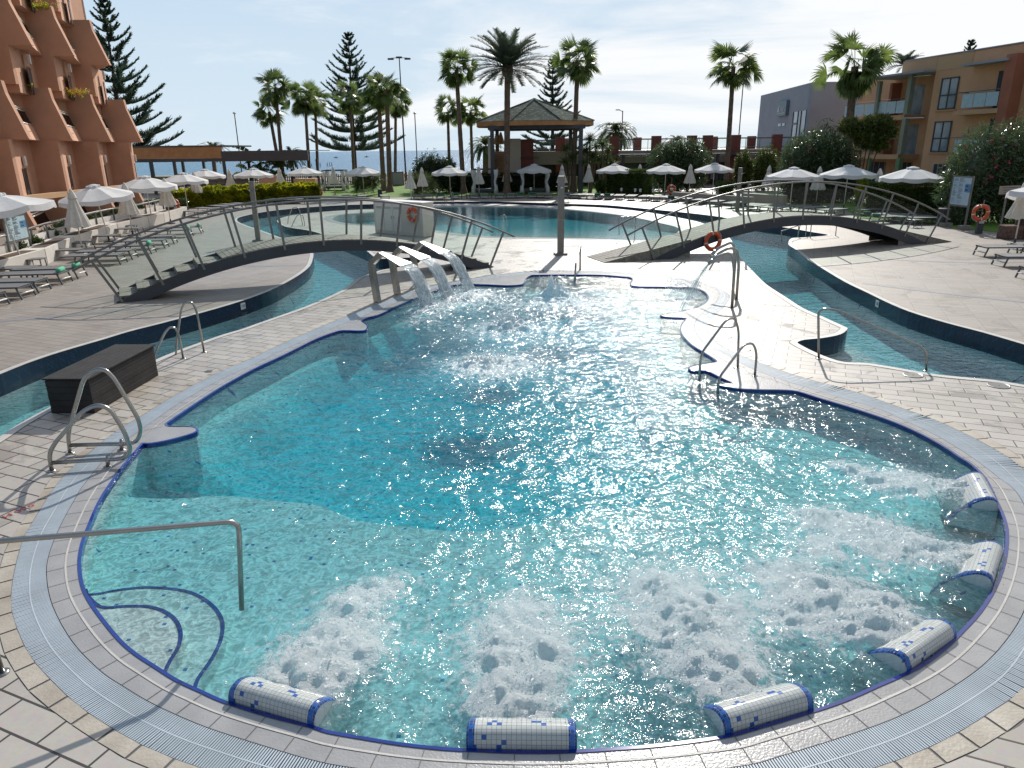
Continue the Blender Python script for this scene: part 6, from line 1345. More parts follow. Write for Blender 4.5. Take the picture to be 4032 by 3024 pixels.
def board(pxl, pxr, top, bot, lab, tilt=0):
    a, b = g(*pxl), g(*pxr); t = thing('notice_board', lab, 'notice board', (a + b) / 2, group='notice boards'); ht = float(vplane(a, b, [top])[0][2]); hb = float(vplane(a, b, [bot])[0][2]); d_ = (b - a); wd = np.linalg.norm(d_); d_ /= wd; n_ = np.array([d_[1], -d_[0], 0])
    for p in (a, b):
        m = MB(); m.bar(p, p + np.array([0, 0, ht + .05]), .09, .05, side=tuple(d_)); m.build('post', M['railsteel'], t)
    m = MB(); c = (a + b) / 2; m.box(c + np.array([0, 0, (ht + hb) / 2]), (wd, .04, ht - hb), math.atan2(d_[1], d_[0])); m.build('panel', M['board'], t)
    m = MB(); m.bar(a + np.array([0, 0, hb]), b + np.array([0, 0, hb]), .06, .08); m.bar(a + np.array([0, 0, ht]), b + np.array([0, 0, ht]), .06, .05); m.build('frame', M['railsteel'], t)
    m = MB(); rr = random.Random(5)
    H_ = ht - hb
    for col, (u0_, u1_) in enumerate(((.08, .32), (.36, .62))):
        y = .94
        while y > .08:
            w_ = (u1_ - u0_) * rr.uniform(.4, 1); p0 = a + d_ * wd * u0_ + n_ * .023 + np.array([0, 0, hb + H_ * y]); p1 = p0 + d_ * wd * w_; m.bar(p0, p1, .002, .010); y -= rr.choice((.022, .022, .03, .06))
    m.build('print', M['ink'], t)
    m = MB(); p0 = a + d_ * wd * .82 + n_ * .024 + np.array([0, 0, hb + H_ * .62]); m.box(p0, (wd * .28, .004, H_ * .28), math.atan2(d_[1], d_[0])); m.build('blue_notice', M['boardblue'], t)
    m = MB()
    for k in range(2): m.box(p0 + n_ * .004 + np.array([0, 0, (.07 - .13 * k) * H_]) - d_ * wd * .04, (wd * .12, .003, H_ * .06), math.atan2(d_[1], d_[0]))
    m.build('pictogram', M['ink'], t)
    return t
board((55, 1052), (135, 1028), (99, 842), (120, 935), 'blue and white notice board under the first parasol at the left')
t = board((3722, 893), (3796, 905), (3755, 694), (3735, 805), 'pale notice board with stone feet before the right oleander')
for px in ((3722, 893), (3796, 905)):
    b = g(*px); m = MB(); m.box((b[0], b[1], .1), (.42, .42, .2)); m.build('foot', M['plank'], t)
b = g(3935, 915); a2 = g(3925, 918); c = at(3975, 748, b[1]); t = thing('small_sign', 'small wooden sign on a leaning post at the right edge', 'sign', b)
m = MB(); m.bar(b, at(3965, 760, b[1]), .08, .04); m.build('post', M['plank'], t); m = MB(); m.box(c, (.9, .03, .35), 0, -.03); m.build('panel', M['beige_wall'], t)
m = MB()
for k in range(3): m.box((c[0], c[1] - .02, c[2] + .1 - k * .1), (.7 - .1 * k, .004, .02), 0, -.03)
m.build('print', M['ink'], t)
def litter(px, lab, w_=.45, h=.72, mat='anthracite'):
    b = g(*px); t = thing('litter_bin', lab, 'bin', b, group='litter bins'); m = MB(); n = 14
    for k in range(n): a = 2 * math.pi * k / n; m.box((w_ / 2 * math.cos(a), w_ / 2 * math.sin(a), h / 2), (.02, w_ * 3.0 / n * .85, h), a)
    m.build('slats', M['bark'] if mat == 'bark' else M[mat], t, world=False); m = MB(); m.lathe([(w_ / 2 - .02, 0), (w_ / 2 - .02, h - .04)], (0, 0, 0), 14); m.build('liner', M['dark'], t, world=False); m = MB(); m.lathe([(w_ / 2 + .02, h), (w_ / 2 + .02, h + .04), (w_ / 2 - .04, h + .05)], (0, 0, 0), 16); m.build('rim', M['railsteel'], t, world=False)
litter((3708, 890), 'dark slatted bin beside the right notice board', .5, .8); litter((4020, 940), 'brown slatted bin behind the loungers at the right edge', .6, .95, 'bark'); litter((676, 862), 'dark slatted bin at the end of the left planters', .45, .7, 'bark'); litter((344, 955), 'small grey bin beside the nearest folded parasol', .3, .55); litter((1497, 775), 'small dark bin right of the spiky bush', .35, .6); litter((815, 792), 'small grey bin in front of the lime hedge', .3, .5)
t = thing('stone_block', 'rough brown stone block at the right edge below the small sign', 'stone', g(3975, 945)); m = MB(); c = g(3990, 940); m.box((c[0], c[1], .28), (1.1, .6, .56)); m.build('block', pmat('rough brown stone', (.12, .07, .055), .95, .5, 9, .9, 14), t, bevel=.05)
# low walls behind the right bridge
a, b = g(2650, 790), g(2960, 815); m = MB(); m.bar((a[0], a[1], .32), (b[0], b[1], .32), .35, .64); t = thing('garden_wall', 'low tan wall behind the right bridge left end', 'wall', a); m.build('wall', M['beige_wall'], t)
a, b = g(2940, 800), g(3110, 812); m = MB(); m.bar((a[0], a[1] + 1, .3), (b[0], b[1] + 1, .3), .35, .6); t = thing('garden_wall', 'low tan wall with white coping behind the right bridge middle', 'wall', a); m.build('wall', M['beige_wall'], t); m = MB(); m.bar((a[0], a[1] + 1, .62), (b[0], b[1] + 1, .62), .42, .05); m.build('coping', M['white_wall'], t)
# curtained daybeds
def daybed(x0, x1, yb, ytop, lab, curt=True):
    a, b = g(x0, yb), g(x1, yb); wd = b[0] - a[0]; h = float(at(x0, ytop, a[1])[2]); t = thing('curtained_daybed', lab, 'daybed', (a[0], a[1], 0), group='curtained daybeds'); dp = 1.9
    for x in (0, wd):
        for y in (0, dp): m = MB(); m.box((x, y, h / 2), (.09, .09, h)); m.build('post', M['anthracite'], t, world=False)
    m = MB()
    for p, q in (((0, 0), (wd, 0)), ((0, dp), (wd, dp)), ((0, 0), (0, dp)), ((wd, 0), (wd, dp))): m.bar((*p, h), (*q, h), .09, .1)
    m.build('top_frame', M['anthracite'], t, world=False); m = MB(); m.box((wd / 2, dp / 2, .35), (wd - .1, dp - .1, .22)); m.build('mattress', M['anthracite'], t, world=False, bevel=.04)
    for x in (.05, wd - .05):
        for y in (0, dp):
            m = MB(); m.tube([(x, y, h - .03), (x + .02, y, h * .75), (x * .9 + .05 * wd, y, h * .5), (x, y, h * .3), (x, y, .08)], [.20, .15, .075, .14, .2], 12); m.build('curtain', M['white_cloth'], t, world=False, smooth=True)
daybed(1275, 1352, 752, 672, 'curtained black daybed on the lawn behind the left folded parasol'); daybed(1862, 1955, 767, 668, 'curtained black daybed before the hedge left of the date palm'); daybed(2054, 2160, 766, 671, 'curtained black daybed under the parasol below the gazebo'); daybed(1362, 1372, 745, 672, 'narrow curtained daybed beside the spiky bush, mostly hidden') if False else None

# ================================================================== plants
def unit(v): return v / (np.linalg.norm(v, axis=-1, keepdims=True) + 1e-9)
def fan_crown(seed, nleaf=42, skirt=0, lo=-.75, tight=1.0):
    r = np.random.default_rng(seed); B, T, Wd = [], [], []; SB, ST, SW = [], [], []
    for i in range(nleaf + skirt):
        az = r.random() * 6.283; u = i / max(1, nleaf - 1)
        el = (1.22 - 1.95 * min(u, 1) ** .95) + r.normal(0, .12) if i < nleaf else r.uniform(-1.35, -.95)
        d = np.array([math.cos(az) * math.cos(el), math.sin(az) * math.cos(el), math.sin(el)]); side = unit(np.cross(d, [0, 0, 1.0]) + 1e-6)
        Lp = r.uniform(.26, .72) * (1 if i < nleaf else .5); Lb = r.uniform(.36, .50)
        mid = d * Lp * .6; e = d * Lp + np.array([0, 0, -.06 * Lp]); 
        SB.append(np.zeros(3)); ST.append(e); SW.append(side * .010)
        nrm = np.cross(side, d); tw_ = r.normal(0, .8); s2 = side * math.cos(tw_) + nrm * math.sin(tw_)
        fl_ = (e - mid); fl_ = unit(fl_ + np.array([0, 0, -.05]))
        for a in np.linspace(-1.35, 1.35, 19):
            a = a + r.normal(0, .03); dd_ = unit(fl_ * math.cos(a) + s2 * math.sin(a)); l = Lb * (1 - .22 * abs(a) / 1.25)
            p1 = e + dd_ * l * .6; dr = .10 + .18 * u if i < nleaf else .5
            p2 = p1 + unit(dd_ * (1 - dr) + np.array([0, 0, -dr * 1.3 - .2 * r.random()])) * l * .5
            wv = unit(np.cross(dd_, np.cross(s2, fl_))) * .021
            B += [e, p1]; T += [p1, p2]; Wd += [wv * .55, wv]
    B, T, Wd = map(np.array, (B, T, Wd)); V = np.stack([B - Wd, B + Wd, T + Wd, T - Wd], 1); 
    odd = np.arange(len(B)) % 2 == 1; V[odd, 2] = T[odd] + Wd[odd] * .12; V[odd, 3] = T[odd] - Wd[odd] * .12
    ev = ~odd; V[ev, 2] = T[ev] + Wd[ev] * 1.8; V[ev, 3] = T[ev] - Wd[ev] * 1.8; V = V.reshape(-1, 3); F_ = np.arange(len(V)).reshape(-1, 4)
    V2, F2_ = blades(np.array(SB), np.array(ST), np.array(SW), .6); return np.concatenate([V, V2]), np.concatenate([F_, F2_ + len(V)])
def feather_crown(seed, nf=60, lo=-.35, hi=1.45, Ln=1.0, leaf=.13, droop=.55, nl=34, wl=.0125, vee=.5):
    r = np.random.default_rng(seed); B, T, Wd = [], [], []
    for i in range(nf):
        u = i / (nf - 1); az = i * 2.39996 + r.normal(0, .15); el = hi + (lo - hi) * u ** .8 + r.normal(0, .07); l = Ln * r.uniform(.85, 1.05) * (.8 + .2 * math.sin(u * 3.1))
        h = np.array([math.cos(az), math.sin(az), 0]); side = np.array([-math.sin(az), math.cos(az), 0]); p = np.zeros(3); pts = [p]; N = 12; e = el
        for k in range(N): p = p + (h * math.cos(e) + np.array([0, 0, math.sin(e)])) * l / N; pts.append(p); e -= droop * (1.2 - .4 * u) / N * 1.6
        pts = np.array(pts)
        for k in range(N): B.append(pts[k]); T.append(pts[k + 1]); Wd.append(side * .008 * (1.6 - k / N))
        for k in range(nl):
            tt = .14 + .86 * k / (nl - 1); q = tt * N; k0_ = min(int(q), N - 1); c = pts[k0_] + (pts[k0_ + 1] - pts[k0_]) * (q - k0_); tn = unit(pts[k0_ + 1] - pts[k0_]); up_ = np.cross(side, tn); up_ = up_ * (1 if up_[2] > 0 else -1)
            ll = leaf * (1 - .55 * abs(tt - .45) / .55) * r.uniform(.85, 1.1)
            for s_ in (-1, 1):
                dd_ = unit(side * s_ * .9 + tn * .75 + up_ * vee * r.uniform(.6, 1.2) + np.array([0, 0, -.15])); B.append(c); T.append(c + dd_ * ll); Wd.append(unit(np.cross(dd_, up_) + 1e-6) * wl)
    return blades(np.array(B), np.array(T), np.array(Wd), .25)
FANS = [npmesh('crown', *fan_crown(s_, nleaf=n_, skirt=k_), M['fan']).data for s_, n_, k_ in ((1, 40, 6), (2, 34, 3), (3, 46, 10), (4, 38, 70))]
for o in [o for o in COL.objects if o.name.startswith('crown') and o.type == 'MESH']: COL.objects.unlink(o)
def trunk(t, base, top, r0_, r1_, mat='trunk', bend=0.0, rings=True):
    b = np.zeros(3); e = np.array(top) - np.array(base); N = 26; pts = []; rr = []
    for k in range(N + 1):
        u = k / N; pts.append(b + e * u + np.array([bend * math.sin(u * PI), 0, 0])); rr.append((r0_ * (1 - u) + r1_ * u) * (1 + .9 * max(0, .06 - u) / .06 * .8) * (1 + (.05 * (k % 2) if rings else 0)))
    m = MB(); m.tube(pts, rr, 9); return m.build('trunk', M[mat], t, world=False)
def fanpalm(bpx, tpx, rpx, lab, var, Y=None, tr=.17, bend=0.0, rz=0):
    base = g(*bpx) if Y is None else None
    if Y is None: Y = float(base[1])
    else: b_ = at(bpx[0], bpx[1], Y); base = np.array([b_[0], Y, 0])
    top = at(tpx[0], tpx[1], Y); sc = rpx * Y / 2800 * 1.10; t = thing('fan_palm', lab, 'palm tree', base, group='fan palms')
    trunk(t, base, top, tr * 1.25, tr * .95, bend=bend); o = bpy.data.objects.new('crown', FANS[var]); COL.objects.link(o); o.parent = t; o.location = Vector([float(q) for q in (top - base)]); o.scale = (sc, sc, sc); o.rotation_euler = (0, 0, rz); return t
fanpalm((1107, 640), (1084, 345), 76, 'taller of the twin fan palms rising behind the grey pavilion roof', 0, Y=82, rz=0)
fanpalm((1103, 640), (1060, 440), 68, 'shorter leaning twin of the fan palms behind the grey pavilion roof', 1, Y=83, rz=1)
fanpalm((1218, 700), (1200, 392), 72, 'fan palm with slender trunk just right of the pavilion roof end', 2, Y=79, tr=.15, rz=2)
fanpalm((1254, 737), (1240, 405), 66, 'fan palm whose crown touches the left of the big pine', 0, tr=.14, rz=3)
fanpalm((1396, 725), (1378, 392), 66, 'fan palm standing directly in front of the big pine trunk', 1, tr=.16, rz=4)
fanpalm((1512, 752), (1490, 372), 74, 'left one of the two close palm trunks on the lawn', 2, tr=.20, rz=5)
fanpalm((1536, 757), (1522, 352), 72, 'right one of the two close palm trunks, thicker at its foot', 0, tr=.20, rz=.5)
fanpalm((1556, 730), (1558, 405), 62, 'shorter fan palm right of the close pair, with hanging dry threads', 3, tr=.15, rz=1.5)
fanpalm((1826, 762), (1797, 275), 80, 'tall leaning fan palm left of the date palm, its foot flared', 2, tr=.18, rz=2.5)
fanpalm((1772, 740), (1763, 440), 62, 'low fan palm behind the dark bush, left of the leaning palm', 1, Y=78, tr=.14, rz=3.5)
fanpalm((1862, 740), (1853, 440), 66, 'low fan palm between the leaning palm and the gazebo', 0, Y=77, tr=.14, rz=4.5)
fanpalm((2257, 758), (2274, 245), 96, 'tall fan palm in front of the right side of the gazebo', 2, tr=.19, rz=5.5)
fanpalm((2857, 745), (2888, 262), 100, 'tall lone fan palm in front of the red pillared terrace', 0, tr=.19, rz=.8)
fanpalm((3345, 560), (3366, 262), 126, 'bushy fan palm with a thick skirt beside the ochre block', 3, Y=56, tr=.26, rz=1.8)
# tall date palm
def featherpalm(bpx, tpx, rpx, lab, cat, seed, mat, Y=None, tr=.2, nf=60, lo=-.4, hi=1.45, droop=.55, leaf=.13, tall=True, boots=False, name='date_palm'):
    if Y is None: base = g(*bpx); Y = float(base[1])
    else: b_ = at(bpx[0], bpx[1], Y); base = np.array([b_[0], Y, 0.0])
    top = at(tpx[0], tpx[1], Y); t = thing(name, lab, cat, base); trunk(t, base, top, tr * 1.15, tr * 1.0)
    if boots:
        m = MB(); e = top - base; m.lathe([(tr, -.75), (tr * 1.9, -.45), (tr * 2.1, -.1), (tr * 1.5, .3), (.05, .5)], tuple(e), 12); m.build('boots', M['trunk'], t, world=False)
    V, F_ = feather_crown(seed, nf, lo, hi, 1.0, leaf, droop); V = V * (rpx * Y / 2800) + (top - base); npmesh('crown', V, F_, M[mat], t); return t
featherpalm((1996, 765), (1998, 268), 172, 'tallest palm, a feathery grey green date palm in front of the gazebo', 'palm tree', 21, 'date', tr=.24, nf=68, lo=-.25, hi=1.5, droop=.42, leaf=.17, boots=True)
featherpalm((840, 640), (836, 592), 78, 'squat palm just showing above the timber fascia', 'palm tree', 22, 'canary', Y=84, nf=34, droop=.9, leaf=.15, name='squat_palm')
featherpalm((1150, 660), (1146, 618), 76, 'squat palm right of the banana plants behind the pavilion roof', 'palm tree', 23, 'canary', Y=83, nf=36, droop=.8, leaf=.15, name='squat_palm')
featherpalm((1912, 700), (1912, 575), 92, 'squat palm seen through the left of the gazebo', 'palm tree', 24, 'canary', Y=84, nf=44, droop=.95, leaf=.16, tr=.3, name='squat_palm')
featherpalm((2424, 640), (2424, 522), 106, 'big squat palm behind the terrace right of the gazebo', 'palm tree', 25, 'canary', Y=92, nf=60, lo=-.3, droop=1.1, leaf=.15, tr=.4, name='squat_palm')
featherpalm((2662, 640), (2664, 560), 72, 'squat palm peeping over the tall oleander', 'palm tree', 26, 'canary', Y=92, nf=40, droop=1.1, leaf=.15, tr=.3, name='squat_palm')
featherpalm((3560, 320), (3562, 262), 78, 'windblown palm top above the roof of the ochre block', 'palm tree', 27, 'date', Y=80, nf=40, lo=.1, droop=.6, leaf=.2, name='squat_palm')
# norfolk pines
def norfolk(bpx, toppx, Y, wr, lab, seed, nwh=17, bare=.0, upt=.30):
    top = at(toppx[0], toppx[1], Y); base = np.array([at(bpx[0], bpx[1], Y)[0], Y, 0.0]); e = top - base; Hh = e[2]; r = np.random.default_rng(seed)
    t = thing('norfolk_pine', lab, 'pine tree', base, group='tall layered pines'); m = MB(); N = 16; m.tube([e * k / N for k in range(N + 1)], [.34 * (1 - k / N) + .03 for k in range(N + 1)], 8); m.build('trunk', M['bark'], t, world=False)
    B, T, Wd = [], [], []; SB, ST, SW = [], [], []
    for wI in range(nwh):
        u = wI / (nwh - 1); hz = bare + (1 - bare) * (1 - (1 - u) ** 1.25) * .97; c = e * hz; L_ = (wr * .95 * ((1 - hz) / (1 - bare)) ** 1.0 + .3) * r.uniform(.88, 1.05); nb_ = 6 if u < .5 else 5
        for b in range(nb_):
            az = 6.283 * b / nb_ + r.normal(0, .12) + wI * .5; h = np.array([math.cos(az), math.sin(az), 0]); sd2 = np.array([-math.sin(az), math.cos(az), 0]); l = L_ * r.uniform(.72, 1.08); K = 10; pts = []
            for k in range(K + 1): q = k / K; pts.append(c + h * l * q + np.array([0, 0, l * (-.10 * q * (1 - q) * 2 + (upt + .75 * u) * q * (.35 + .65 * q) * .8)]))
            pts = np.array(pts)
            for k in range(K): SB.append(pts[k]); ST.append(pts[k + 1]); SW.append(sd2 * .035 * (1.2 - k / K))
            nsp = int(30 + l * 20)
            for j in range(nsp):
                q = .16 + .84 * (j + r.random()) / nsp; kk = min(int(q * K), K - 1); p = pts[kk] + (pts[kk + 1] - pts[kk]) * (q * K - kk); s_ = r.choice((-1, 1)); ll = (.30 + .10 * l) * r.uniform(.6, 1.2) * (1.25 - q * .55)
                for _ in range(2):
                    dd_ = unit(h * r.uniform(.35, .9) + sd2 * s_ * r.uniform(.0, .85) + np.array([0, 0, r.uniform(.25, .95)])); B.append(p + sd2 * s_ * r.uniform(0, .10) * l * (1 - q)); T.append(B[-1] + dd_ * ll); Wd.append(unit(np.cross(dd_, r.normal(size=3))) * .055)
    V1, F1 = blades(np.array(B), np.array(T), np.array(Wd), .35); npmesh('foliage', V1, F1, M['pine'], t); V2, F2_ = blades(np.array(SB), np.array(ST), np.array(SW), .8); npmesh('branches', V2, F2_, M['bark'], t); return t
norfolk((1398, 700), (1371, 129), 100, 6.7, 'big layered pine with wide low branches in the left centre', 31, 16, bare=.215)
norfolk((500, 700), (404, -10), 80, 7.6, 'tall layered pine behind the terracotta wing at the left', 32, 17, bare=.16)
norfolk((2176, 640), (2176, 231), 112, 5.4, 'layered pine behind the tiled roof of the gazebo', 33, 16, bare=.20)
norfolk((3800, 400), (3826, 160), 110, 3.6, 'thin pine tip showing above the roof of the ochre block', 34, 13, bare=.45)
# leafy masses
def leafquads(P_, N_, size, rng_, asp=.38, spread=.9):
    n = len(P_); d = unit(N_ * .8 + rng_.normal(size=(n, 3)) * spread); w_ = unit(np.cross(d, rng_.normal(size=(n, 3)))); s_ = size * rng_.uniform(.6, 1.3, (n, 1)); return blades(P_, P_ + d * s_, w_ * s_ * asp * .5, .45)
def blobpts(blobs, n, rng_, lump=.28, shell=.62):
    vol = np.array([b[3] * b[4] + b[4] * b[5] + b[3] * b[5] for b in blobs]); pick = rng_.choice(len(blobs), n, p=vol / vol.sum()); bl = np.array(blobs)[pick]
    d = unit(rng_.normal(size=(n, 3))); lm = 1 + lump * (pn(d[:, 0] * 2.2 + bl[:, 0] * 3, d[:, 2] * 2.2 + d[:, 1] * 2.7) + .6 * pn(d[:, 0] * 5.5 + bl[:, 1], d[:, 2] * 5.5 + d[:, 1] * 4)) * 1.6
    rr = (shell + (1 - shell) * rng_.random(n) ** .6) * lm; P_ = bl[:, :3] + d * bl[:, 3:6] * rr[:, None]; return P_, d
def bush(name, lab, cat, base, blobs, n, size, mat, seed, flowers=0, group=None, asp=.38, stems=True, cs=.66):
    r = np.random.default_rng(seed); t = thing(name, lab, cat, (base[0], base[1], 0), group=group); P_, d = blobpts(blobs, n, r); ok = P_[:, 2] > .05; P_, d = P_[ok], d[ok]; V, F_ = leafquads(P_, d, size, r, asp)
    core = MB()
    for b in blobs:
        n1_, n2_ = 7, 12; vs = []
        for i in range(n1_ + 1):
            th = PI * i / n1_
            for j in range(n2_): ph = 2 * PI * j / n2_; k = cs + .06 * math.sin(3 * ph + i); vs.append((b[0] + b[3] * k * math.sin(th) * math.cos(ph), b[1] + b[4] * k * math.sin(th) * math.sin(ph), max(.02, b[2] + b[5] * k * math.cos(th))))
        core.add(vs, [(i * n2_ + j, (i + 1) * n2_ + j, (i + 1) * n2_ + (j + 1) % n2_, i * n2_ + (j + 1) % n2_) for i in range(n1_) for j in range(n2_)])
    Vc, Fc = np.array(core.v), np.array(core.f); npmesh('foliage', np.concatenate([V, Vc]), np.concatenate([F_, Fc + len(V)]), M[mat], t)
    if flowers:
        P_, d = blobpts(blobs, flowers, r, shell=.92); front = P_[:, 1] < np.array(blobs)[:, 1].mean() + .2; P_ = P_[front & (P_[:, 2] > .4)]; k = 9; Q = np.repeat(P_, k, 0) + r.normal(0, .055, (len(P_) * k, 3)); V, F_ = leafquads(Q, unit(r.normal(size=Q.shape)), .075, r, 1.2); npmesh('blossoms', V, F_, M['pink'], t)
    if stems:
        m = MB()
        for k in range(5): b = blobs[k % len(blobs)]; m.tube([(random.uniform(-.2, .2), random.uniform(-.2, .2), 0), (b[0] * .6, b[1] * .6, b[2] * .6), (b[0], b[1], b[2])], [.05, .04, .02], 5)
        m.build('stems', M['bark'], t, world=False)
    return t
def wpx(px0, px1, Y): return (px1 - px0) * Y / 2800 * .98
def bushpx(name, lab, cat, px0, px1, ytop, Y, n, size, mat, seed, flowers=0, group=None, lobes=5, depth=.7, asp=.38, zlow=.35):
    cs_ = .5 if mat == 'oleander' else .6; c = at((px0 + px1) / 2, ytop, Y); Hh = float(c[2]); Wd = wpx(px0, px1, Y) / 2; r = random.Random(seed); bl = []
    for k in range(lobes):
        x = (-1 + 2 * (k + .5) / lobes) * Wd * .62; top = Hh * (1 - .16 * abs(x / Wd) - r.uniform(0, .12)); rz_ = top * r.uniform(.36, .46); bl.append((x, r.uniform(-.3, .3), top - rz_, Wd * r.uniform(.34, .46), Wd * depth * r.uniform(.5, .7), rz_))
    for k in range(max(2, lobes - 1)):
        x = (-1 + 2 * (k + .5) / (lobes - 1)) * Wd * .66; bl.append((x, r.uniform(-.2, .2), Hh * zlow, Wd * .40, Wd * depth * .6, Hh * .40))
    return bush(name, lab, cat, (c[0], Y), bl, n, size, mat, seed, flowers, group, asp, cs=cs_)
bushpx('oleander', 'tall rounded oleander with sparse pink flowers left of the lone palm', 'shrub', 2556, 2800, 537, 66, 17000, .26, 'oleander', 41, 46, 'flowering oleanders', asp=.26)
bushpx('oleander', 'broad oleander with pink flowers between the ficus trees and the ochre block', 'shrub', 3075, 3412, 482, 52, 21000, .23, 'oleander', 42, 70, 'flowering oleanders', asp=.26)
bushpx('oleander', 'huge near oleander with pink flowers at the right edge', 'shrub', 3740, 4330, 455, 36.5, 34000, .20, 'oleander', 43, 90, 'flowering oleanders', lobes=6, asp=.24, depth=.5)
bushpx('ficus_tree', 'round dark ficus tree right of the lone palm', 'tree', 2892, 2975, 585, 66, 5000, .16, 'ficus', 44, 0, 'round ficus trees', lobes=3); bushpx('ficus_tree', 'round dark ficus tree left of the broad oleander', 'tree', 2962, 3085, 572, 66, 6000, .16, 'ficus', 45, 0, 'round ficus trees', lobes=4)
b_ = at(3455, 470, 50)
bush('small_tree', 'small leaning tree with drooping leaves before the ochre block balconies', 'tree', (b_[0] - .6, 50), [(.6, 0, 5.1, .95, .8, .55), (1.2, 0, 4.6, .8, .7, .45), (-.3, 0, 4.7, .9, .7, .5), (.2, .1, 4.1, .8, .7, .5), (-1.2, 0, 5.0, .7, .6, .45), (.9, 0, 3.8, .6, .5, .35)], 6500, .24, 'ficus', 46, cs=.25, asp=.3)
bushpx('dark_bush', 'large dark bush left of the leaning palm', 'shrub', 1612, 1795, 592, 68, 9000, .17, 'hedge_dark', 47, 0, 'dark shrubs'); bushpx('dark_bush', 'dark bush between the two low palms behind the hedge', 'shrub', 1735, 1800, 610, 70, 3000, .16, 'hedge_dark', 48, 0, 'dark shrubs', lobes=3)
bushpx('dark_bush', 'dark foliage under the second oleander behind the right bridge', 'shrub', 3060, 3430, 655, 50.5, 9000, .15, 'hedge_dark', 49, 0, 'dark shrubs', lobes=6, depth=.3)
bushpx('lime_bush', 'small bright green bush behind the left end of the right bridge', 'shrub', 2812, 2902, 700, 57, 4200, .10, 'hedge', 50, 0, 'small bright bushes', lobes=4); bushpx('lime_bush', 'small bright bush behind the folded parasol near the ochre block', 'shrub', 3365, 3440, 692, 48, 2600, .10, 'lime', 51, 0, 'small bright bushes', lobes=3); bushpx('lime_bush', 'small bright bush left of the far right hedge', 'shrub', 2338, 2395, 698, 64, 2600, .11, 'hedge', 52, 0, 'small bright bushes', lobes=3)
bushpx('dark_bush', 'low leafy bush under the right notice board', 'shrub', 3735, 3860, 790, 35.6, 3500, .13, 'oleander', 53, 0, 'dark shrubs', lobes=4, asp=.25)
# spiky rosette bushes and yuccas
def spikes(P0, n, L_, rng_, up=.2, w_=.012):
    d = unit(rng_.normal(size=(n, 3)) + np.array([0, 0, up])); wv = unit(np.cross(d, rng_.normal(size=(n, 3)))) * w_; l = L_ * rng_.uniform(.75, 1.1, (n, 1)); mid = P0 + d * l * .6; tip = mid + unit(d + np.array([0, 0, -.35])) * l * .4
    Va, Fa = blades(np.repeat(P0[None], n, 0), mid, wv, 1.0); Vb, Fb = blades(mid, tip, wv, .1); return np.concatenate([Va, Vb]), np.concatenate([Fa, Fb + len(Va)])
def spikybush(px, ytop, Y, wpx_, lab, seed, heads=26, L_=.75):
    c = at(px, ytop, Y); Hh = float(c[2]); Wd = wpx_ * Y / 2800 / 2; r = np.random.default_rng(seed); VV, FF, k = [], [], 0; t = thing('palm_bush', lab, 'shrub', (c[0], Y, 0), group='spiky palm bushes')
    for i in range(heads):
        a = r.random() * 6.28; q = math.sqrt(r.random()); p = np.array([q * Wd * .8 * math.cos(a), q * Wd * .6 * math.sin(a), Hh * (.18 + .66 * r.random() * (1 - .35 * q))]); V, F_ = spikes(p, 70, L_, r, .35); VV.append(V); FF.append(F_ + k); k += len(V)
    npmesh('foliage', np.concatenate(VV), np.concatenate(FF), M['canary'], t)
spikybush(1440, 642, 66, 112, 'spiky dark palm bush on the lawn below the big pine', 61); spikybush(1665, 664, 61.5, 96, 'round palm bush in front of the large dark bush', 62, 22)
def yucca(px, ys, Y, lab, seed):
    r = np.random.default_rng(seed); b = at(px, 700, Y); t = thing('yucca', lab, 'yucca', (b[0], Y, 0), group='yucca trees'); VV, FF, k = [], [], 0; m = MB()
    for dx, y in ys:
        p = at(px + dx, y, Y) - np.array([b[0], Y, 0]); p[1] += r.uniform(-.5, .5); m.tube([(dx * .002, 0, 0), (p[0] * .7, p[1] * .5, p[2] * .5), tuple(p)], [.13, .10, .07], 6); V, F_ = spikes(p, 150, .78, r, .35, .016); VV.append(V); FF.append(F_ + k); k += len(V)
    m.build('trunk', M['trunk'], t, world=False); npmesh('rosettes', np.concatenate(VV), np.concatenate(FF), M['canary'], t)
yucca(2230, [(0, 585), (18, 625), (-8, 640)], 66, 'dark yucca left of the tall fan palm below the gazebo', 63)
yucca(2325, [(0, 548), (-14, 590), (24, 580), (6, 618)], 66.5, 'many headed yucca right of the tall fan palm', 64); yucca(2378, [(-8, 568), (18, 592), (0, 625), (30, 640), (-25, 630)], 66, 'widest yucca beside the far right hedge', 65); yucca(2290, [(0, 600), (8, 640)], 66, 'slim yucca right behind the tall fan palm trunk', 66)
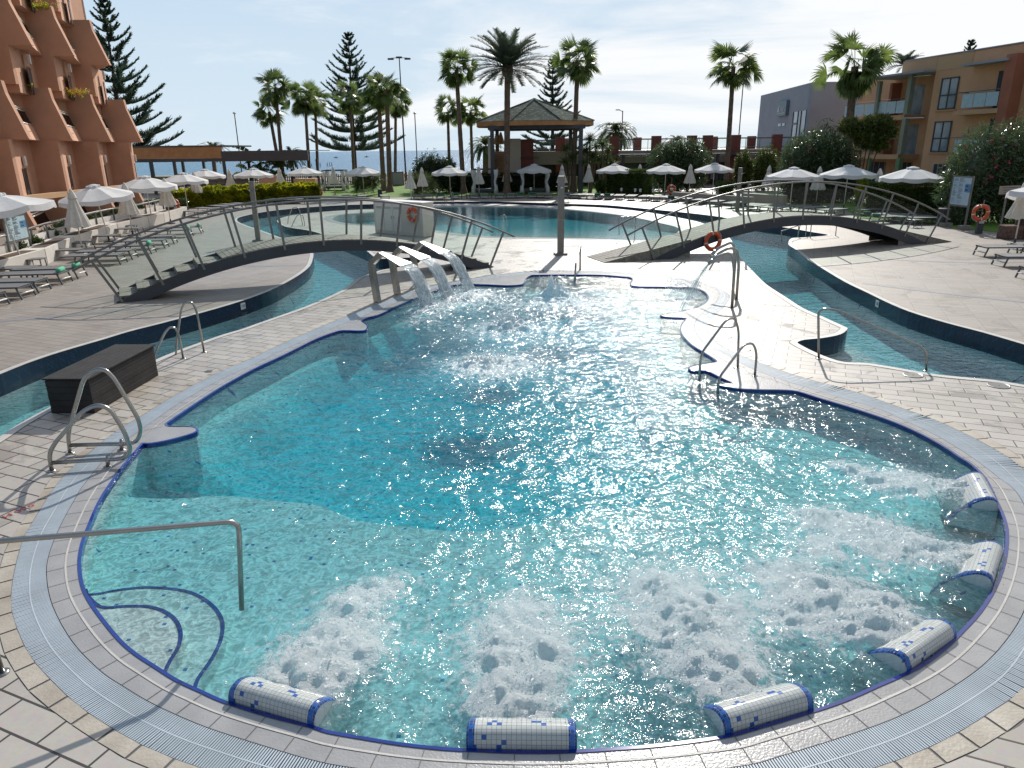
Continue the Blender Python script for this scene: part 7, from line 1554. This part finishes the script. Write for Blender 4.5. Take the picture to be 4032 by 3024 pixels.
# banana plants: broad ragged paddles
def banana(px, yb, Y, sc, lab, seed, n=13):
    b = at(px, yb, Y); r = np.random.default_rng(seed); t = thing('banana_plant', lab, 'plant', (b[0], Y, 0)); B, T, Wd = [], [], []; z0 = float(b[2])
    for i in range(n):
        az = r.random() * 6.28; el = r.uniform(.45, 1.4); h = np.array([math.cos(az), .6 * math.sin(az), 0]); L_ = sc * r.uniform(.8, 1.2); p = np.array([0, 0, z0 - sc * 1.0]); e = el; side = np.array([-math.sin(az), math.cos(az), 0]) * .7 + np.array([0, 0, .5]); side = side / np.linalg.norm(side)
        for k in range(9):
            q = p + (h * math.cos(e) + np.array([0, 0, math.sin(e)])) * L_ / 5.2; wv = side * sc * .16 * (0.08 if k < 3 else math.sin((k - 2.5) / 6.5 * PI) * r.uniform(.85, 1.1)); B.append(p); T.append(p + (q - p) * .93); Wd.append(wv if k >= 3 else side * .03); p = q; e -= .17
    V, F_ = blades(np.array(B), np.array(T), np.array(Wd), .95); npmesh('leaves', V, F_, M['canary'], t); m = MB(); m.tube([(0, 0, 0), (0, 0, z0 - sc * .6)], [.2, .13], 7); m.build('stem', M['trunk'], t, world=False)
banana(1018, 588, 80, 2.2, 'banana plant with broad ragged leaves above the grey pavilion roof', 71, 18); banana(1045, 640, 78, 1.7, 'banana plant showing below the grey pavilion roof', 72, 16); banana(985, 640, 79, 1.5, 'banana plant half hidden left of the terracotta planter box', 73, 14)
# hedges
def hedge(a, b, h, dp, lab, mat, n, seed, size=.075, lump=.06):
    a, b = np.array(a[:2], float), np.array(b[:2], float); d = b - a; Ln = np.linalg.norm(d); d /= Ln; nn = np.array([d[1], -d[0]]); nn = nn if nn[1] < 0 else -nn; r = np.random.default_rng(seed); t = thing('hedge', lab, 'hedge', (*(a + b) / 2, 0)); c = (a + b) / 2
    u = r.random(n) * Ln; f = r.random(n); P_ = np.zeros((n, 3)); N_ = np.zeros((n, 3)); face = r.choice(4, n, p=[.55, .35, .05, .05]); vv = r.random(n)
    lu = lump * (pn(u * 1.3 + seed, vv * 3) + .5 * pn(u * 4, vv * 6))
    for k in range(4):
        mk = face == k
        if k == 0: q = a + d * u[mk, None] + nn * (dp / 2 + lu[mk, None]); z = vv[mk] * h; nr = np.array([nn[0], nn[1], .2])
        elif k == 1: q = a + d * u[mk, None] + nn * ((vv[mk, None] - .5) * dp); z = h + lu[mk] * 1.3; nr = np.array([0, 0, 1.0])
        else: q = (a if k == 2 else b) + nn * ((f[mk, None] - .5) * dp); z = vv[mk] * h; nr = np.array([*(d * (-1 if k == 2 else 1)), .1])
        P_[mk, :2] = q - c; P_[mk, 2] = z; N_[mk] = nr
    V, F_ = leafquads(P_, N_, size, r, .6, .8); m = MB(); m.bar((*(a - c), h * .45), (*(b - c), h * .45), dp * (.94 - lump), h * (.9 - lump * .4)); Vc, Fc = np.array(m.v), np.array(m.f); npmesh('foliage', np.concatenate([V, Vc]), np.concatenate([F_, Fc + len(V)]), M[mat], t)
    m = MB()
    for k in range(max(3, int(Ln))): q = a + d * (k + .5) * Ln / max(3, int(Ln)) - c; m.tube([(*q, 0), (*q, h * .8)], .03, 5)
    m.build('stems', M['bark'], t, world=False); return t
hedge(g(688, 820), g(1000, 801), 1.12, 1.2, 'yellow green hedge behind the far left loungers, left stretch', 'lime', 17000, 81, .15, .42); hedge(g(1000, 801), g(1246, 788), 1.16, 1.3, 'yellow green hedge reaching to the lifebuoy, right stretch', 'lime', 15000, 82, .15, .42)
hedge(g(1785, 755), g(2215, 752), 1.62, 1.4, 'long dark clipped hedge below the gazebo', 'hedge_dark', 16000, 83, .10); hedge(g(2402, 767), g(2552, 772), 2.02, 1.4, 'dark clipped hedge with bright top right of the yuccas', 'hedge', 9000, 84, .10); hedge(g(3440, 838), g(3745, 866), 1.72, 1.4, 'long clipped hedge with bright top before the ochre block', 'hedge', 17000, 85, .085)
# planter shrubs at the left
for i, (px, s_) in enumerate([((60, 975), .8), ((130, 955), .7), ((195, 925), .9), ((262, 893), 1.4), ((300, 885), 1.2), ((355, 868), 1.1), ((400, 855), 1.2), ((460, 838), 1.0), ((505, 826), 1.0), ((545, 815), .8), ((590, 800), .8), ((630, 793), .8), ((715, 795), .9)]):
    p = g(px[0], px[1], .58); r = .22 * s_; bush('planter_shrub', ['small shrub', 'low shrub', 'dark shrub', 'bushy pale shrub', 'leafy shrub', 'trailing shrub', 'dark trailing shrub', 'spiky shrub', 'sparse shrub', 'low yellowish shrub', 'little shrub', 'tiny shrub', 'end shrub'][i] + ' in the left planters, %s from the near end' % ordn[i], 'shrub', (p[0], p[1]), [(0, 0, .68, r * 1.6, r, r), (r, .1, .62, r * 1.2, r, r * .8), (-r * 1.2, 0, .62, r, r, r * .7)], 420, .10, 'hedge' if i % 3 else 'oleander', 90 + i, group='shrubs in the left planters', stems=False)
# flowers on the balconies
F = FR((-27.06, 53.61), -5.2)
for i, (px, z) in enumerate([((125, 14), 11.95), ((180, 22), 11.95), ((75, 340), 7.42), ((325, 363), 7.42)]):
    d_ = ray(*px); p = CAMO + d_ * ((z - HC) / d_[2]) if d_[2] > 0 else None
    t_ = thing('balcony_plant', ['red flowered plant on the top terracotta balcony', 'yellowish trailing plant on the top terracotta balcony', 'small green plant on the second balcony row, left', 'yellow flowering plant on the second balcony row, middle'][i], 'plant', (p[0] - .4, p[1], z), group='balcony plants'); r = np.random.default_rng(120 + i); n = 260
    P_ = r.normal(size=(n, 3)) * np.array([.45, .15, .10]); V, F_ = leafquads(P_, unit(r.normal(size=(n, 3))), .13, r, .4); npmesh('foliage', V, F_, M['lime'], t_)
    if i in (0, 3): P_ = r.normal(size=(40, 3)) * np.array([.4, .15, .12]) + np.array([0, 0, .05]); V, F_ = leafquads(P_, unit(r.normal(size=(40, 3))), .1, r, 1.0); npmesh('blossoms', V, F_, M['pink'], t_)
# tables and seats of the terrace behind the right bridge
for i, px in enumerate([(2925, 738), (2960, 730), (3005, 733), (2985, 745), (2940, 750)]):
    b = g(*px); t = thing('cafe_table', 'white cafe table under the ficus trees, %s from the left' % ordn[i], 'table', b, group='white cafe tables'); m = MB(); m.box((0, 0, .72), (1.1, .8, .04)); m.build('table_top', M['white_paint'], t, world=False); m = MB()
    for x in (-.45, .45): m.bar((x, 0, 0), (x, 0, .7), .05, .05)
    m.build('leg', M['anthracite'], t, world=False)
    m = MB()
    for x in (-.9, .9): m.box((x, 0, .42), (.4, .4, .04)); m.box((x * 1.2, 0, .65), (.04, .4, .45)); m.bar((x, 0, 0), (x, 0, .42), .05, .05)
    tag(m.build('cafe_chair', M['anthracite'], t, world=False), None)
